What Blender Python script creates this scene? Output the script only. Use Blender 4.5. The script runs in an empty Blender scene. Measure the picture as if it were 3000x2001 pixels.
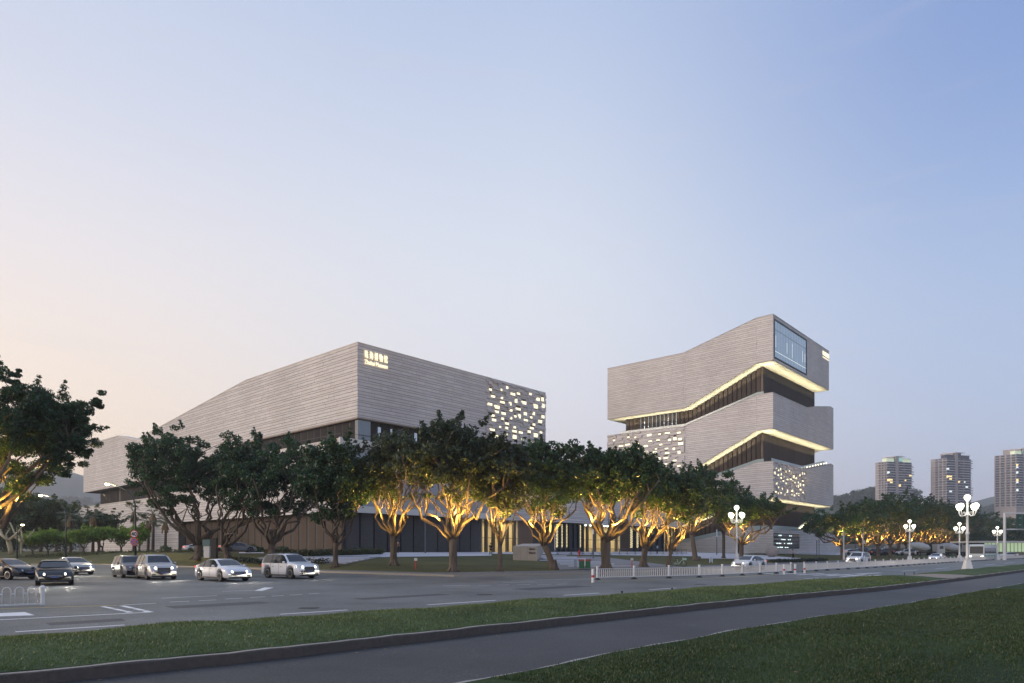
import bpy, bmesh, math, random
import numpy as np
from mathutils import Vector, Matrix

random.seed(7)
rng = np.random.default_rng(7)
scene = bpy.context.scene
COL = scene.collection

def lin(r, g, b):
    out = []
    for c in (r, g, b):
        c /= 255.0
        out.append(c / 12.92 if c <= 0.04045 else ((c + 0.055) / 1.055) ** 2.4)
    return tuple(out)

# ------------------------------------------------------------------ camera
cam_data = bpy.data.cameras.new('camera')
cam = bpy.data.objects.new('camera', cam_data)
COL.objects.link(cam)
cam.location = (0, 0, 2.0)
cam.rotation_euler = (math.radians(90), 0, 0)
cam_data.lens = 24
cam_data.sensor_width = 36
cam_data.shift_y = 0.2038
cam_data.clip_start = 0.1
cam_data.clip_end = 12000
scene.camera = cam

# ------------------------------------------------------------------ sky
SUN_ELEV, SUN_AZ = 14.0, -100.0        # azimuth from +Y towards +X
world = bpy.data.worlds.new('World')
scene.world = world
world.use_nodes = True
wn = world.node_tree
wn.nodes.clear()
def N(t, **k):
    n = wn.nodes.new(t)
    for a, v in k.items():
        setattr(n, a, v)
    return n
def L(a, b):
    wn.links.new(a, b)
tc = N('ShaderNodeTexCoord')
sep = N('ShaderNodeSeparateXYZ')
L(tc.outputs['Generated'], sep.inputs[0])
def M(op, a, b=None, clamp=False):
    n = N('ShaderNodeMath', operation=op, use_clamp=clamp)
    for i, v in enumerate((a, b)):
        if v is None:
            continue
        if isinstance(v, (int, float)):
            n.inputs[i].default_value = v
        else:
            L(v, n.inputs[i])
    return n.outputs[0]
xx = M('MULTIPLY', sep.outputs[0], sep.outputs[0])
yy = M('MULTIPLY', sep.outputs[1], sep.outputs[1])
hyp = M('SQRT', M('ADD', M('ADD', xx, yy), 1e-5))
sx = M('DIVIDE', sep.outputs[0], hyp)              # -1 west .. +1 east
def sky_ramp(stops):
    n = N('ShaderNodeValToRGB')
    cr = n.color_ramp
    cr.interpolation = 'B_SPLINE'
    while len(cr.elements) < len(stops):
        cr.elements.new(0.5)
    for e, (p, c) in zip(cr.elements, stops):
        e.position = p
        e.color = (*lin(*c), 1)
    L(M('MAXIMUM', sep.outputs[2], 0.0), n.inputs[0])
    return n.outputs[0]
r_west = sky_ramp([(0.0, (255, 218, 180)), (0.16, (255, 230, 202)), (0.34, (243, 232, 232)), (0.52, (208, 215, 234)), (0.75, (180, 196, 228)), (1.0, (160, 182, 222))])
r_mid = sky_ramp([(0.0, (206, 192, 205)), (0.14, (216, 212, 224)), (0.32, (226, 229, 238)), (0.48, (212, 220, 237)), (0.66, (172, 190, 226)), (1.0, (160, 182, 222))])
r_east = sky_ramp([(0.0, (152, 164, 204)), (0.14, (163, 177, 214)), (0.30, (163, 182, 219)), (0.42, (140, 166, 215)), (0.58, (106, 137, 200)), (1.0, (150, 172, 215))])
def mixc(f, a, b):
    n = N('ShaderNodeMix', data_type='RGBA')
    L(f, n.inputs[0]); L(a, n.inputs[6]); L(b, n.inputs[7])
    return n.outputs[2]
def smooth(v, lo, hi):
    n = N('ShaderNodeMapRange', interpolation_type='SMOOTHSTEP')
    L(v, n.inputs[0])
    n.inputs[1].default_value = lo
    n.inputs[2].default_value = hi
    return n.outputs[0]
c1 = mixc(smooth(sx, -0.72, 0.05), r_west, r_mid)
sy = M('DIVIDE', sep.outputs[1], hyp)
c2 = mixc(M('MULTIPLY', smooth(sx, 0.0, 0.68), M('ADD', M('MULTIPLY', smooth(sy, -0.45, 0.5), 0.4), 0.6)), c1, r_east)
# faint thin cloud streaks low over the sunset side
mp = N('ShaderNodeMapping'); mp.inputs['Scale'].default_value = (2.0, 2.0, 22.0)
L(tc.outputs['Generated'], mp.inputs[0])
cn = N('ShaderNodeTexNoise'); cn.inputs['Scale'].default_value = 2.2; cn.inputs['Detail'].default_value = 4
L(mp.outputs[0], cn.inputs['Vector'])
cf = smooth(cn.outputs[0], 0.55, 0.8)
cl = N('ShaderNodeRGB'); cl.outputs[0].default_value = (*lin(214, 206, 212), 1)
c3 = mixc(M('MULTIPLY', cf, 0.14), c2, cl.outputs[0])
# brighter towards the horizon
ex = M('POWER', 2.718, M('MULTIPLY', M('MAXIMUM', sep.outputs[2], 0.0), -8.0))
gl = N('ShaderNodeVectorMath', operation='SCALE'); gl.inputs[0].default_value = (0.50, 0.42, 0.33); L(ex, gl.inputs['Scale'])
ga = N('ShaderNodeVectorMath', operation='ADD'); L(gl.outputs[0], ga.inputs[0]); ga.inputs[1].default_value = (1, 1, 1)
gm_ = N('ShaderNodeVectorMath', operation='MULTIPLY'); L(ga.outputs[0], gm_.inputs[0]); L(c3, gm_.inputs[1])
bg1 = N('ShaderNodeBackground'); bg1.inputs[1].default_value = 0.775
L(gm_.outputs[0], bg1.inputs[0])
sky = N('ShaderNodeTexSky', sky_type='NISHITA')
sky.sun_disc = False
sky.sun_elevation = math.radians(4)
sky.sun_rotation = math.radians(SUN_AZ)
bg2 = N('ShaderNodeBackground'); bg2.inputs[1].default_value = 0.05
L(sky.outputs[0], bg2.inputs[0])
add = N('ShaderNodeAddShader')
L(bg1.outputs[0], add.inputs[0]); L(bg2.outputs[0], add.inputs[1])
wo = N('ShaderNodeOutputWorld')
L(add.outputs[0], wo.inputs[0])

# ------------------------------------------------------------------ soft glow of the set sun
sd = bpy.data.lights.new('sun', 'SUN')
sd.energy = 1.75
sd.angle = math.radians(28)
sd.color = (1.0, 0.83, 0.70)
sun = bpy.data.objects.new('sun', sd)
COL.objects.link(sun)
az, el = math.radians(SUN_AZ), math.radians(SUN_ELEV)
sdir = Vector((math.sin(az) * math.cos(el), math.cos(az) * math.cos(el), math.sin(el)))
sun.rotation_euler = sdir.to_track_quat('Z', 'Y').to_euler()

vs = scene.view_settings
vs.view_transform = 'Standard'
vs.look = 'None'
vs.exposure = 0.35
vs.gamma = 1.0
scene.render.engine = 'CYCLES'
cy = scene.cycles
cy.use_denoising = True
cy.max_bounces = 6
cy.diffuse_bounces = 3
cy.glossy_bounces = 3
cy.transmission_bounces = 4
cy.transparent_max_bounces = 8
cy.volume_bounces = 0
cy.sample_clamp_indirect = 4.0
cy.caustics_reflective = False
cy.caustics_refractive = False

# ------------------------------------------------------------------ materials
MATS = {}
def mat(name, col=(0.5, 0.5, 0.5), rough=0.7, metal=0.0, var=0.0, scale=3.0, bump=0.0, bscale=20.0,
        emit=None, estr=0.0, spec=0.5, island=0.0, trans=0.0, coat=0.0, detail=4.0, alpha=None, obj_rand=0.0, stretch=None):
    if name in MATS:
        return MATS[name]
    m = bpy.data.materials.new(name)
    m.use_nodes = True
    nt = m.node_tree
    b = nt.nodes['Principled BSDF']
    b.inputs['Base Color'].default_value = (*col, 1)
    b.inputs['Roughness'].default_value = rough
    b.inputs['Metallic'].default_value = metal
    b.inputs['Specular IOR Level'].default_value = spec
    if coat:
        b.inputs['Coat Weight'].default_value = coat
        b.inputs['Coat Roughness'].default_value = 0.06
    t = nt.nodes.new('ShaderNodeTexCoord')
    src = t.outputs['Object']
    if stretch:
        mpn = nt.nodes.new('ShaderNodeMapping')
        mpn.inputs['Scale'].default_value = stretch
        nt.links.new(src, mpn.inputs[0])
        src = mpn.outputs[0]
    fac = None
    def addf(sock, amt):
        nonlocal fac
        mm = nt.nodes.new('ShaderNodeMath'); mm.operation = 'MULTIPLY_ADD'
        nt.links.new(sock, mm.inputs[0])
        mm.inputs[1].default_value = 2 * amt
        mm.inputs[2].default_value = -amt
        if fac is None:
            fac = mm.outputs[0]
        else:
            a = nt.nodes.new('ShaderNodeMath'); a.operation = 'ADD'
            nt.links.new(fac, a.inputs[0]); nt.links.new(mm.outputs[0], a.inputs[1])
            fac = a.outputs[0]
    if var:
        n1 = nt.nodes.new('ShaderNodeTexNoise')
        n1.inputs['Scale'].default_value = scale
        n1.inputs['Detail'].default_value = detail
        nt.links.new(src, n1.inputs['Vector'])
        addf(n1.outputs[0], var)
    if island:
        g = nt.nodes.new('ShaderNodeNewGeometry')
        addf(g.outputs['Random Per Island'], island)
    if obj_rand:
        o = nt.nodes.new('ShaderNodeObjectInfo')
        addf(o.outputs['Random'], obj_rand)
    if fac is not None:
        one = nt.nodes.new('ShaderNodeMath'); one.operation = 'ADD'
        nt.links.new(fac, one.inputs[0]); one.inputs[1].default_value = 1.0
        vm = nt.nodes.new('ShaderNodeVectorMath'); vm.operation = 'SCALE'
        vm.inputs[0].default_value = col
        nt.links.new(one.outputs[0], vm.inputs['Scale'])
        nt.links.new(vm.outputs[0], b.inputs['Base Color'])
    if bump:
        n2 = nt.nodes.new('ShaderNodeTexNoise')
        n2.inputs['Scale'].default_value = bscale
        n2.inputs['Detail'].default_value = 5
        nt.links.new(src, n2.inputs['Vector'])
        bp = nt.nodes.new('ShaderNodeBump')
        bp.inputs['Strength'].default_value = bump
        bp.inputs['Distance'].default_value = 0.05
        nt.links.new(n2.outputs[0], bp.inputs['Height'])
        nt.links.new(bp.outputs[0], b.inputs['Normal'])
    if emit is not None:
        b.inputs['Emission Color'].default_value = (*emit, 1)
        b.inputs['Emission Strength'].default_value = estr
    if trans:
        b.inputs['Transmission Weight'].default_value = trans
    if alpha is not None:
        b.inputs['Alpha'].default_value = alpha
    MATS[name] = m
    return m

def leaf_mat(name, col, var=0.35, trans=0.25, nv=0.0, ns=0.5):
    m = mat(name, col, rough=0.42, island=var, obj_rand=0.12, spec=0.45, var=nv, scale=ns)
    nt = m.node_tree
    b = nt.nodes['Principled BSDF']
    tr = nt.nodes.new('ShaderNodeBsdfTranslucent')
    tr.inputs[0].default_value = (col[0] * 1.9, col[1] * 1.7, col[2] * 0.6, 1)
    mx = nt.nodes.new('ShaderNodeMixShader')
    mx.inputs[0].default_value = trans
    out = nt.nodes['Material Output']
    nt.links.new(b.outputs[0], mx.inputs[1]); nt.links.new(tr.outputs[0], mx.inputs[2])
    nt.links.new(mx.outputs[0], out.inputs[0])
    return m

def asphalt_mat(name, base, patch):
    m = mat(name, base, rough=0.62, spec=0.4)
    nt = m.node_tree
    b = nt.nodes['Principled BSDF']
    t = nt.nodes.new('ShaderNodeTexCoord')
    def noise(s, d, rough=0.6):
        n = nt.nodes.new('ShaderNodeTexNoise')
        n.inputs['Scale'].default_value = s; n.inputs['Detail'].default_value = d
        n.inputs['Roughness'].default_value = rough
        nt.links.new(t.outputs['Object'], n.inputs['Vector'])
        return n.outputs[0]
    def rng_(v, lo, hi, a, bb):
        n = nt.nodes.new('ShaderNodeMapRange')
        nt.links.new(v, n.inputs[0])
        for i, x in enumerate((lo, hi, a, bb)):
            n.inputs[i + 1].default_value = x
        return n.outputs[0]
    big = rng_(noise(0.18, 4), 0.3, 0.7, 1 - patch, 1 + patch)
    mid = rng_(noise(2.5, 5), 0.3, 0.7, 0.9, 1.1)
    grit = rng_(noise(19, 4, 0.85), 0.34, 0.70, 0.35, 2.0)
    mu = nt.nodes.new('ShaderNodeMath'); mu.operation = 'MULTIPLY'
    nt.links.new(big, mu.inputs[0]); nt.links.new(mid, mu.inputs[1])
    mu2 = nt.nodes.new('ShaderNodeMath'); mu2.operation = 'MULTIPLY'
    nt.links.new(mu.outputs[0], mu2.inputs[0]); nt.links.new(grit, mu2.inputs[1])
    # a few fine cracks
    vor = nt.nodes.new('ShaderNodeTexVoronoi'); vor.feature = 'DISTANCE_TO_EDGE'; vor.inputs['Scale'].default_value = 0.16
    dn = nt.nodes.new('ShaderNodeTexNoise'); dn.inputs['Scale'].default_value = 0.9; dn.inputs['Detail'].default_value = 6
    nt.links.new(t.outputs['Object'], dn.inputs['Vector'])
    va = nt.nodes.new('ShaderNodeVectorMath'); va.operation = 'MULTIPLY_ADD'
    va.inputs[1].default_value = (2.2, 2.2, 2.2)
    nt.links.new(dn.outputs['Color'], va.inputs[0]); nt.links.new(t.outputs['Object'], va.inputs[2])
    nt.links.new(va.outputs[0], vor.inputs['Vector'])
    crack = rng_(vor.outputs['Distance'], 0.0, 0.0035, 1.5, 1.0)
    mu3 = nt.nodes.new('ShaderNodeMath'); mu3.operation = 'MULTIPLY'
    nt.links.new(mu2.outputs[0], mu3.inputs[0]); nt.links.new(crack, mu3.inputs[1])
    vm = nt.nodes.new('ShaderNodeVectorMath'); vm.operation = 'SCALE'
    vm.inputs[0].default_value = base
    nt.links.new(mu3.outputs[0], vm.inputs['Scale'])
    nt.links.new(vm.outputs[0], b.inputs['Base Color'])
    bp = nt.nodes.new('ShaderNodeBump'); bp.inputs['Strength'].default_value = 0.6; bp.inputs['Distance'].default_value = 0.012
    nt.links.new(noise(45, 3, 0.75), bp.inputs['Height'])
    nt.links.new(bp.outputs[0], b.inputs['Normal'])
    return m

def grass_mat(name, a, bcol, s1=0.35, s2=9.0):
    m = mat(name, a, rough=0.85, spec=0.15)
    nt = m.node_tree
    b = nt.nodes['Principled BSDF']
    t = nt.nodes.new('ShaderNodeTexCoord')
    n1 = nt.nodes.new('ShaderNodeTexNoise'); n1.inputs['Scale'].default_value = s1; n1.inputs['Detail'].default_value = 5
    n2 = nt.nodes.new('ShaderNodeTexNoise'); n2.inputs['Scale'].default_value = s2; n2.inputs['Detail'].default_value = 4
    for n in (n1, n2):
        nt.links.new(t.outputs['Object'], n.inputs['Vector'])
    av = nt.nodes.new('ShaderNodeMath'); av.operation = 'MULTIPLY_ADD'
    nt.links.new(n1.outputs[0], av.inputs[0]); av.inputs[1].default_value = 0.9
    s = nt.nodes.new('ShaderNodeMath'); s.operation = 'MULTIPLY'; s.inputs[1].default_value = 0.5
    nt.links.new(n2.outputs[0], s.inputs[0]); nt.links.new(s.outputs[0], av.inputs[2])
    r = nt.nodes.new('ShaderNodeValToRGB')
    r.color_ramp.elements[0].position = 0.45; r.color_ramp.elements[0].color = (*a, 1)
    r.color_ramp.elements[1].position = 0.92; r.color_ramp.elements[1].color = (*bcol, 1)
    nt.links.new(av.outputs[0], r.inputs[0])
    nt.links.new(r.outputs[0], b.inputs['Base Color'])
    bp = nt.nodes.new('ShaderNodeBump'); bp.inputs['Strength'].default_value = 0.9; bp.inputs['Distance'].default_value = 0.06
    n3 = nt.nodes.new('ShaderNodeTexNoise'); n3.inputs['Scale'].default_value = 26; n3.inputs['Detail'].default_value = 4
    nt.links.new(t.outputs['Object'], n3.inputs['Vector'])
    nt.links.new(n3.outputs[0], bp.inputs['Height'])
    nt.links.new(bp.outputs[0], b.inputs['Normal'])
    return m

# ------------------------------------------------------------------ mesh helpers
class MB:
    """collects faces, builds one mesh object"""
    def __init__(s):
        s.v = []; s.f = []
    def add(s, vs_, fs_):
        k = len(s.v)
        s.v.extend([tuple(p) for p in vs_])
        s.f.extend([tuple(i + k for i in f) for f in fs_])
        return s
    def box(s, x0, y0, z0, x1, y1, z1):
        return s.add([(x0, y0, z0), (x1, y0, z0), (x1, y1, z0), (x0, y1, z0), (x0, y0, z1), (x1, y0, z1), (x1, y1, z1), (x0, y1, z1)],
                     [(0, 3, 2, 1), (4, 5, 6, 7), (0, 1, 5, 4), (1, 2, 6, 5), (2, 3, 7, 6), (3, 0, 4, 7)])
    def hexa(s, p):
        return s.add(p, [(0, 3, 2, 1), (4, 5, 6, 7), (0, 1, 5, 4), (1, 2, 6, 5), (2, 3, 7, 6), (3, 0, 4, 7)])
    def obox(s, o, a, b, c):
        o, a, b, c = map(Vector, (o, a, b, c))
        return s.hexa([o, o + a, o + a + b, o + b, o + c, o + a + c, o + a + b + c, o + b + c])
    def prism(s, pts, vec):
        n = len(pts); vec = Vector(vec)
        p = [Vector(q) for q in pts]
        return s.add(p + [q + vec for q in p], [tuple(range(n))[::-1], tuple(range(n, 2 * n))] + [(i, (i + 1) % n, n + (i + 1) % n, n + i) for i in range(n)])
    def tube(s, pts, rad, n=6, caps=True):
        pts = [Vector(p) for p in pts]
        if isinstance(rad, (int, float)):
            rad = [rad] * len(pts)
        k = len(s.v); up = Vector((0.03, 0.02, 1))
        last = None
        for i, p in enumerate(pts):
            d = (pts[min(i + 1, len(pts) - 1)] - pts[max(i - 1, 0)])
            if d.length < 1e-7: d = Vector((0, 0, 1))
            d.normalize()
            a = d.cross(up if abs(d.dot(up.normalized())) < 0.98 else Vector((1, 0, 0)))
            if last is not None:
                a = last - d * last.dot(d)
            if a.length < 1e-6: a = d.orthogonal()
            a.normalize(); b = d.cross(a); last = a
            for j in range(n):
                t = 2 * math.pi * j / n
                s.v.append(tuple(p + (a * math.cos(t) + b * math.sin(t)) * rad[i]))
        for i in range(len(pts) - 1):
            for j in range(n):
                q = k + i * n
                s.f.append((q + j, q + (j + 1) % n, q + n + (j + 1) % n, q + n + j))
        if caps:
            s.f.append(tuple(k + j for j in range(n))[::-1])
            s.f.append(tuple(k + (len(pts) - 1) * n + j for j in range(n)))
        return s
    def lathe(s, prof, n=16, o=(0, 0, 0), ax=None, caps=True):
        o = Vector(o); Q = Vector((0, 0, 1)).rotation_difference(Vector(ax)) if ax else None
        k = len(s.v)
        for r, z in prof:
            for j in range(n):
                t = 2 * math.pi * j / n
                p = Vector((r * math.cos(t), r * math.sin(t), z))
                if Q: p = Q @ p
                s.v.append(tuple(p + o))
        for i in range(len(prof) - 1):
            for j in range(n):
                q = k + i * n
                s.f.append((q + j, q + (j + 1) % n, q + n + (j + 1) % n, q + n + j))
        if caps:
            s.f.append(tuple(k + j for j in range(n))[::-1])
            s.f.append(tuple(k + (len(prof) - 1) * n + j for j in range(n)))
        return s
    def ball(s, o, r, n=12, sz=1.0):
        m = n // 2
        return s.lathe([(max(r * math.sin(math.pi * i / m), 1e-4), -r * sz * math.cos(math.pi * i / m)) for i in range(m + 1)], n, o, caps=False)
    def mesh(s, name, m=None, smooth=False):
        me = bpy.data.meshes.new(name)
        me.from_pydata(s.v, [], s.f)
        if m: me.materials.append(m)
        if smooth: me.shade_smooth()
        me.update()
        return me
    def build(s, name, m, parent=None, smooth=False, label=None, kind=None):
        return link(name, s.mesh(name, m, smooth), parent, label, kind)

def link(name, me, parent=None, label=None, kind=None):
    o = bpy.data.objects.new(name, me)
    COL.objects.link(o)
    if parent:
        o.parent = parent
        o.matrix_parent_inverse = PINV.get(parent.name, Matrix())
    if label: o['label'] = label
    if kind: o['kind'] = kind
    return o

PINV = {}
def thing(name, label, cat, loc=(0, 0, 0), group=None, local=False):
    """an Empty at the base of a thing; local=False: its parts are written in world coordinates"""
    o = bpy.data.objects.new(name, None)
    COL.objects.link(o)
    o.empty_display_size = 0.5
    o.location = loc
    if not local:
        PINV[o.name] = Matrix.Translation(loc).inverted()
    tag(o, label, cat, group)
    return o
def tag(o, label=None, cat=None, group=None):
    if label: o['label'] = label
    if cat: o['category'] = cat
    if group: o['group'] = group
    return o
def structure(o):
    o['kind'] = 'structure'
    return o
def copy_tree(o, parent=None):
    c = o.copy(); COL.objects.link(c)
    if parent: c.parent = parent
    for ch in list(o.children):
        copy_tree(ch, c)
    return c
def place(o, x, y, z, rz=0.0, s=1.0):
    o.location = (x, y, z); o.rotation_euler = (0, 0, rz); o.scale = (s, s, s)
    return o

def fast_mesh(name, verts, quads, m, tint=None):
    """numpy verts (n,3), faces (k,3|4)"""
    me = bpy.data.meshes.new(name)
    nv, (nf, k) = len(verts), quads.shape
    me.vertices.add(nv)
    me.vertices.foreach_set('co', verts.astype(np.float32).ravel())
    me.loops.add(nf * k)
    me.loops.foreach_set('vertex_index', quads.astype(np.int32).ravel())
    me.polygons.add(nf)
    me.polygons.foreach_set('loop_start', np.arange(0, nf * k, k, dtype=np.int32))
    me.materials.append(m)
    me.update(calc_edges=True)
    return me

def text_mesh(s, size, extrude, m, name='lettering', bold=0.0):
    cu = bpy.data.curves.new('t', 'FONT')
    cu.body = s; cu.size = size; cu.extrude = extrude; cu.offset = bold
    cu.resolution_u = 3
    o = bpy.data.objects.new('t', cu)
    COL.objects.link(o)
    dg = bpy.context.evaluated_depsgraph_get()
    me = bpy.data.meshes.new_from_object(o.evaluated_get(dg))
    me.name = name
    bpy.data.objects.remove(o)
    me.materials.clear(); me.materials.append(m)
    return me

# ------------------------------------------------------------------ where things stand
F = 2000.0
def at(px, py, Y):
    """point at distance Y seen at photo position (px, py)"""
    return Vector(((px - 1500) / F * Y, Y, 2 - (py - 1612) / F * Y))
def flat(px, py, z=0.0):
    Y = F * (2 - z) / (py - 1612)
    return Vector(((px - 1500) / F * Y, Y, z))
# road coordinates: a along the road, b across it (away from the camera)
RA = math.radians(44)
RD = Vector((math.cos(RA), math.sin(RA), 0)); RN = Vector((-math.sin(RA), math.cos(RA), 0))
def ab(p):
    return p.x * RD.x + p.y * RD.y, p.x * RN.x + p.y * RN.y
def xy(a, b, z=0.0):
    return Vector((a * RD.x + b * RN.x, a * RD.y + b * RN.y, z))
def line_fn(pts, z=0.0, ls=None, rs=None):
    q = sorted(ab(flat(*p, z)) for p in pts)
    A = np.array([p[0] for p in q]); B = np.array([p[1] for p in q])
    if ls is None: ls = (B[1] - B[0]) / (A[1] - A[0])
    if rs is None: rs = (B[-1] - B[-2]) / (A[-1] - A[-2])
    def f(a):
        r = np.interp(a, A, B)
        r = np.where(a < A[0], B[0] + (a - A[0]) * ls, r)
        return np.where(a > A[-1], B[-1] + (a - A[-1]) * rs, r)
    f.A = A
    return f
K1 = line_fn([(0, 1976), (350, 1944), (700, 1911), (1100, 1868.5), (1500, 1826), (1900, 1784.5), (2300, 1743.5), (2583, 1719), (2821, 1692), (3000, 1669)], 0.2, ls=0.0, rs=0.05)
E1 = line_fn([(0, 1881), (350, 1857), (700, 1831), (1195, 1796), (1500, 1776), (1900, 1744), (2300, 1711), (2650, 1688), (2840, 1672), (3000, 1657)], 0.02, ls=0.0, rs=0.05)
K0 = line_fn([(1410, 2001), (1786, 1922), (2144, 1854), (2386, 1813), (2463, 1803), (2616, 1778), (3000, 1711)], 0.0, rs=0.0)
FE = line_fn([(-400, 1793), (125, 1772), (1750, 1699), (2025, 1692.6), (2167, 1685.7), (2384, 1673.5), (2604, 1660.7), (2797, 1647), (2989, 1636.7)], 0.0, rs=0.0)
E3 = line_fn([(-600, 1650), (300, 1652), (700, 1662), (951, 1673), (1326, 1684), (1750, 1676), (2038, 1664), (2300, 1653), (2600, 1641), (2850, 1633)], 0.15, ls=-1.2, rs=0.0)
def fz(t):
    t = np.maximum(t, 0)
    return 0.15 + 1.5 * np.clip(t / 44.0, 0, 1) + 0.0 * t
def gz(x, y):
    a, b = x * RD.x + y * RD.y, x * RN.x + y * RN.y
    t = b - float(E3(a))
    return float(fz(t)) if t > 0 else 0.0
def ground(px, py):
    """where the line of sight through (px, py) meets the terrain"""
    y = 20.0
    while y < 400:
        p = at(px, py, y)
        if p.z <= gz(p.x, p.y):
            return Vector((p.x, p.y, gz(p.x, p.y)))
        y += 0.1
    return at(px, py, 400)

# ================================================================== GROUND
G_DARK = (0.030, 0.052, 0.018)
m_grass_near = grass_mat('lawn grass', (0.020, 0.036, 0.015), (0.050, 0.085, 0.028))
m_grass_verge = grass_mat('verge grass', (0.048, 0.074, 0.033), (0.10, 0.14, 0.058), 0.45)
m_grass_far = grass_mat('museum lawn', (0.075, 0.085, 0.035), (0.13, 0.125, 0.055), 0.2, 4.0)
m_road = asphalt_mat('road asphalt', (0.138, 0.141, 0.133), 0.34)  # base colour raised to stand in for traffic light trails
m_path = asphalt_mat('path asphalt', (0.044, 0.044, 0.045), 0.36)
m_kerb_face = mat('shaded dirty kerb granite', (0.10, 0.088, 0.08), 0.85, var=0.35, scale=9, bump=0.6, bscale=60)  # front face: shade and dirt darkened into the kerb colour
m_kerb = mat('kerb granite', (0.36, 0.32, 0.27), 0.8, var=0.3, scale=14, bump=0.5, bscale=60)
m_conc = mat('pale concrete', (0.42, 0.42, 0.43), 0.8, var=0.14, scale=5, bump=0.2)
m_pave = mat('pale plaza stone', (0.56, 0.56, 0.60), 0.65, var=0.12, scale=1.2)
m_paint = mat('white road paint', (0.80, 0.80, 0.80), 0.55, var=0.12, scale=7)
m_yellow = mat('yellow road paint', (0.62, 0.44, 0.10), 0.55, var=0.2, scale=7)

def a_samples(a0, a1, step, extra=()):
    s = list(np.arange(a0, a1 + step * 0.5, step)) + [x for x in extra if a0 < x < a1]
    return np.unique(np.round(s, 3))
def strip(name, lo, hi, aa, zf, m, fr=(0, 1), parent=None, smooth=False):
    """surface between two lines b=lo(a) and b=hi(a); zf(a, t) gives height, t in 0..1"""
    B0 = np.array([float(lo(a)) for a in aa]); B1 = np.array([float(hi(a)) for a in aa])
    V = []; n = len(fr)
    for i, a in enumerate(aa):
        for t in fr:
            V.append(xy(a, B0[i] + (B1[i] - B0[i]) * t, zf(a, t)))
    Fc = [(i * n + j, (i + 1) * n + j, (i + 1) * n + j + 1, i * n + j + 1) for i in range(len(aa) - 1) for j in range(n - 1)]
    mb = MB(); mb.add(V, Fc)
    return mb.build(name, m, parent, smooth)

AA = a_samples(-200, 800, 6, list(E3.A) + list(K1.A) + list(np.arange(-20, 160, 1.0)))
# one sheet reaching the horizon, lying just under every paved surface
gm = MB()
gm.add([(-2400, -750, -0.3), (2900, -750, -0.3), (2900, 2900, -0.3), (-2400, 2900, -0.3)], [(0, 1, 2, 3)])
structure(gm.build('ground', m_grass_far))
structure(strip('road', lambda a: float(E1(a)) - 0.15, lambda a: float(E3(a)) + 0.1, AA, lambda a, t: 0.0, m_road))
structure(strip('foreground_path', lambda a: float(K0(a)) - 0.1, lambda a: float(K1(a)) + 0.02, AA, lambda a, t: 0.0, m_path))
# far side: lawn rising to the museum, then flat land to the hills
offs = [0, 0.4, 1, 2, 4, 7, 11, 16, 22, 30, 38, 44, 60, 90, 150, 300, 700, 1300]
V = []; aaf = a_samples(-200, 800, 12, list(E3.A) + list(np.arange(10, 130, 1.5)))
for a in aaf:
    e = float(E3(a))
    for t in offs:
        V.append(xy(a, e + t, float(fz(t))))
n_ = len(offs)
mb = MB(); mb.add(V, [(i * n_ + j, (i + 1) * n_ + j, (i + 1) * n_ + j + 1, i * n_ + j + 1) for i in range(len(aaf) - 1) for j in range(n_ - 1)])
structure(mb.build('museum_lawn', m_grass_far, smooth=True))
mb = MB()
V = []
for a in aaf:
    e = float(E3(a)); V += [xy(a, e - 0.15, 0.0), xy(a, e - 0.15, 0.16), xy(a, e + 0.02, 0.16)]
mb.add(V, [f for i in range(len(aaf) - 1) for f in ((i * 3, i * 3 + 3, i * 3 + 4, i * 3 + 1), (i * 3 + 1, i * 3 + 4, i * 3 + 5, i * 3 + 2))])
structure(mb.build('far_kerb', m_kerb))
# footpath behind the far kerb
structure(strip('far_footpath', lambda a: float(E3(a)) + 0.02, lambda a: float(E3(a)) + 2.6, a_samples(29, 130, 1.0, E3.A), lambda a, t: float(fz(2.6 * t)) + 0.012,
                mat('grey footpath', (0.17, 0.17, 0.175), 0.8, var=0.2, scale=4), fr=(0, 0.5, 1)))

# near kerb, grass verge
def wob(a, s=1.0):
    return 0.018 * math.sin(a * 1.9 * s) + 0.012 * math.sin(a * 4.7 * s + 1) + 0.008 * math.sin(a * 11.3 + 2)
ka = a_samples(-60, 260, 0.35)
mb = MB(); V = []
for a in ka:
    b = float(K1(a)) + wob(a)
    V += [xy(a, b + 0.0, -0.02), xy(a, b + 0.0, 0.18), xy(a, b + 0.02, 0.2 + 0.3 * wob(a * 1.3)), xy(a, b + 0.16, 0.2 + 0.3 * wob(a * 1.3)), xy(a, b + 0.17, 0.1)]
mb.add(V, [(i * 5 + j, i * 5 + 5 + j, i * 5 + 6 + j, i * 5 + 1 + j) for i in range(len(ka) - 1) for j in range(4)])
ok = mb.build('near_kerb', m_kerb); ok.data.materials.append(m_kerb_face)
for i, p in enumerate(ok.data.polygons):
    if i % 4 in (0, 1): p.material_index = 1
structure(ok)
def gap(a):                                    # bare strip crossing the verge
    g0, g1 = GAPA
    return max(0.0, 1 - abs(a - (g0 + g1) / 2) / ((g1 - g0) / 2 + 1.2)) 
GAPA = (ab(flat(2625, 1700))[0], ab(flat(2725, 1692))[0])
def verge_z(a, t):
    w = 4 * t * (1 - t)
    lump = 0.05 * math.sin(a * 0.9) * math.sin(t * 5 + a * 0.3) + 0.03 * math.sin(a * 2.3 + t * 4)
    g = min(1, gap(a) * 2.5)
    return (0.205 * (1 - t) + 0.015 * t) + (0.26 * w ** 0.8 + lump * w) * (1 - g)
fr_v = list(np.linspace(0, 1, 13))
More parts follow.
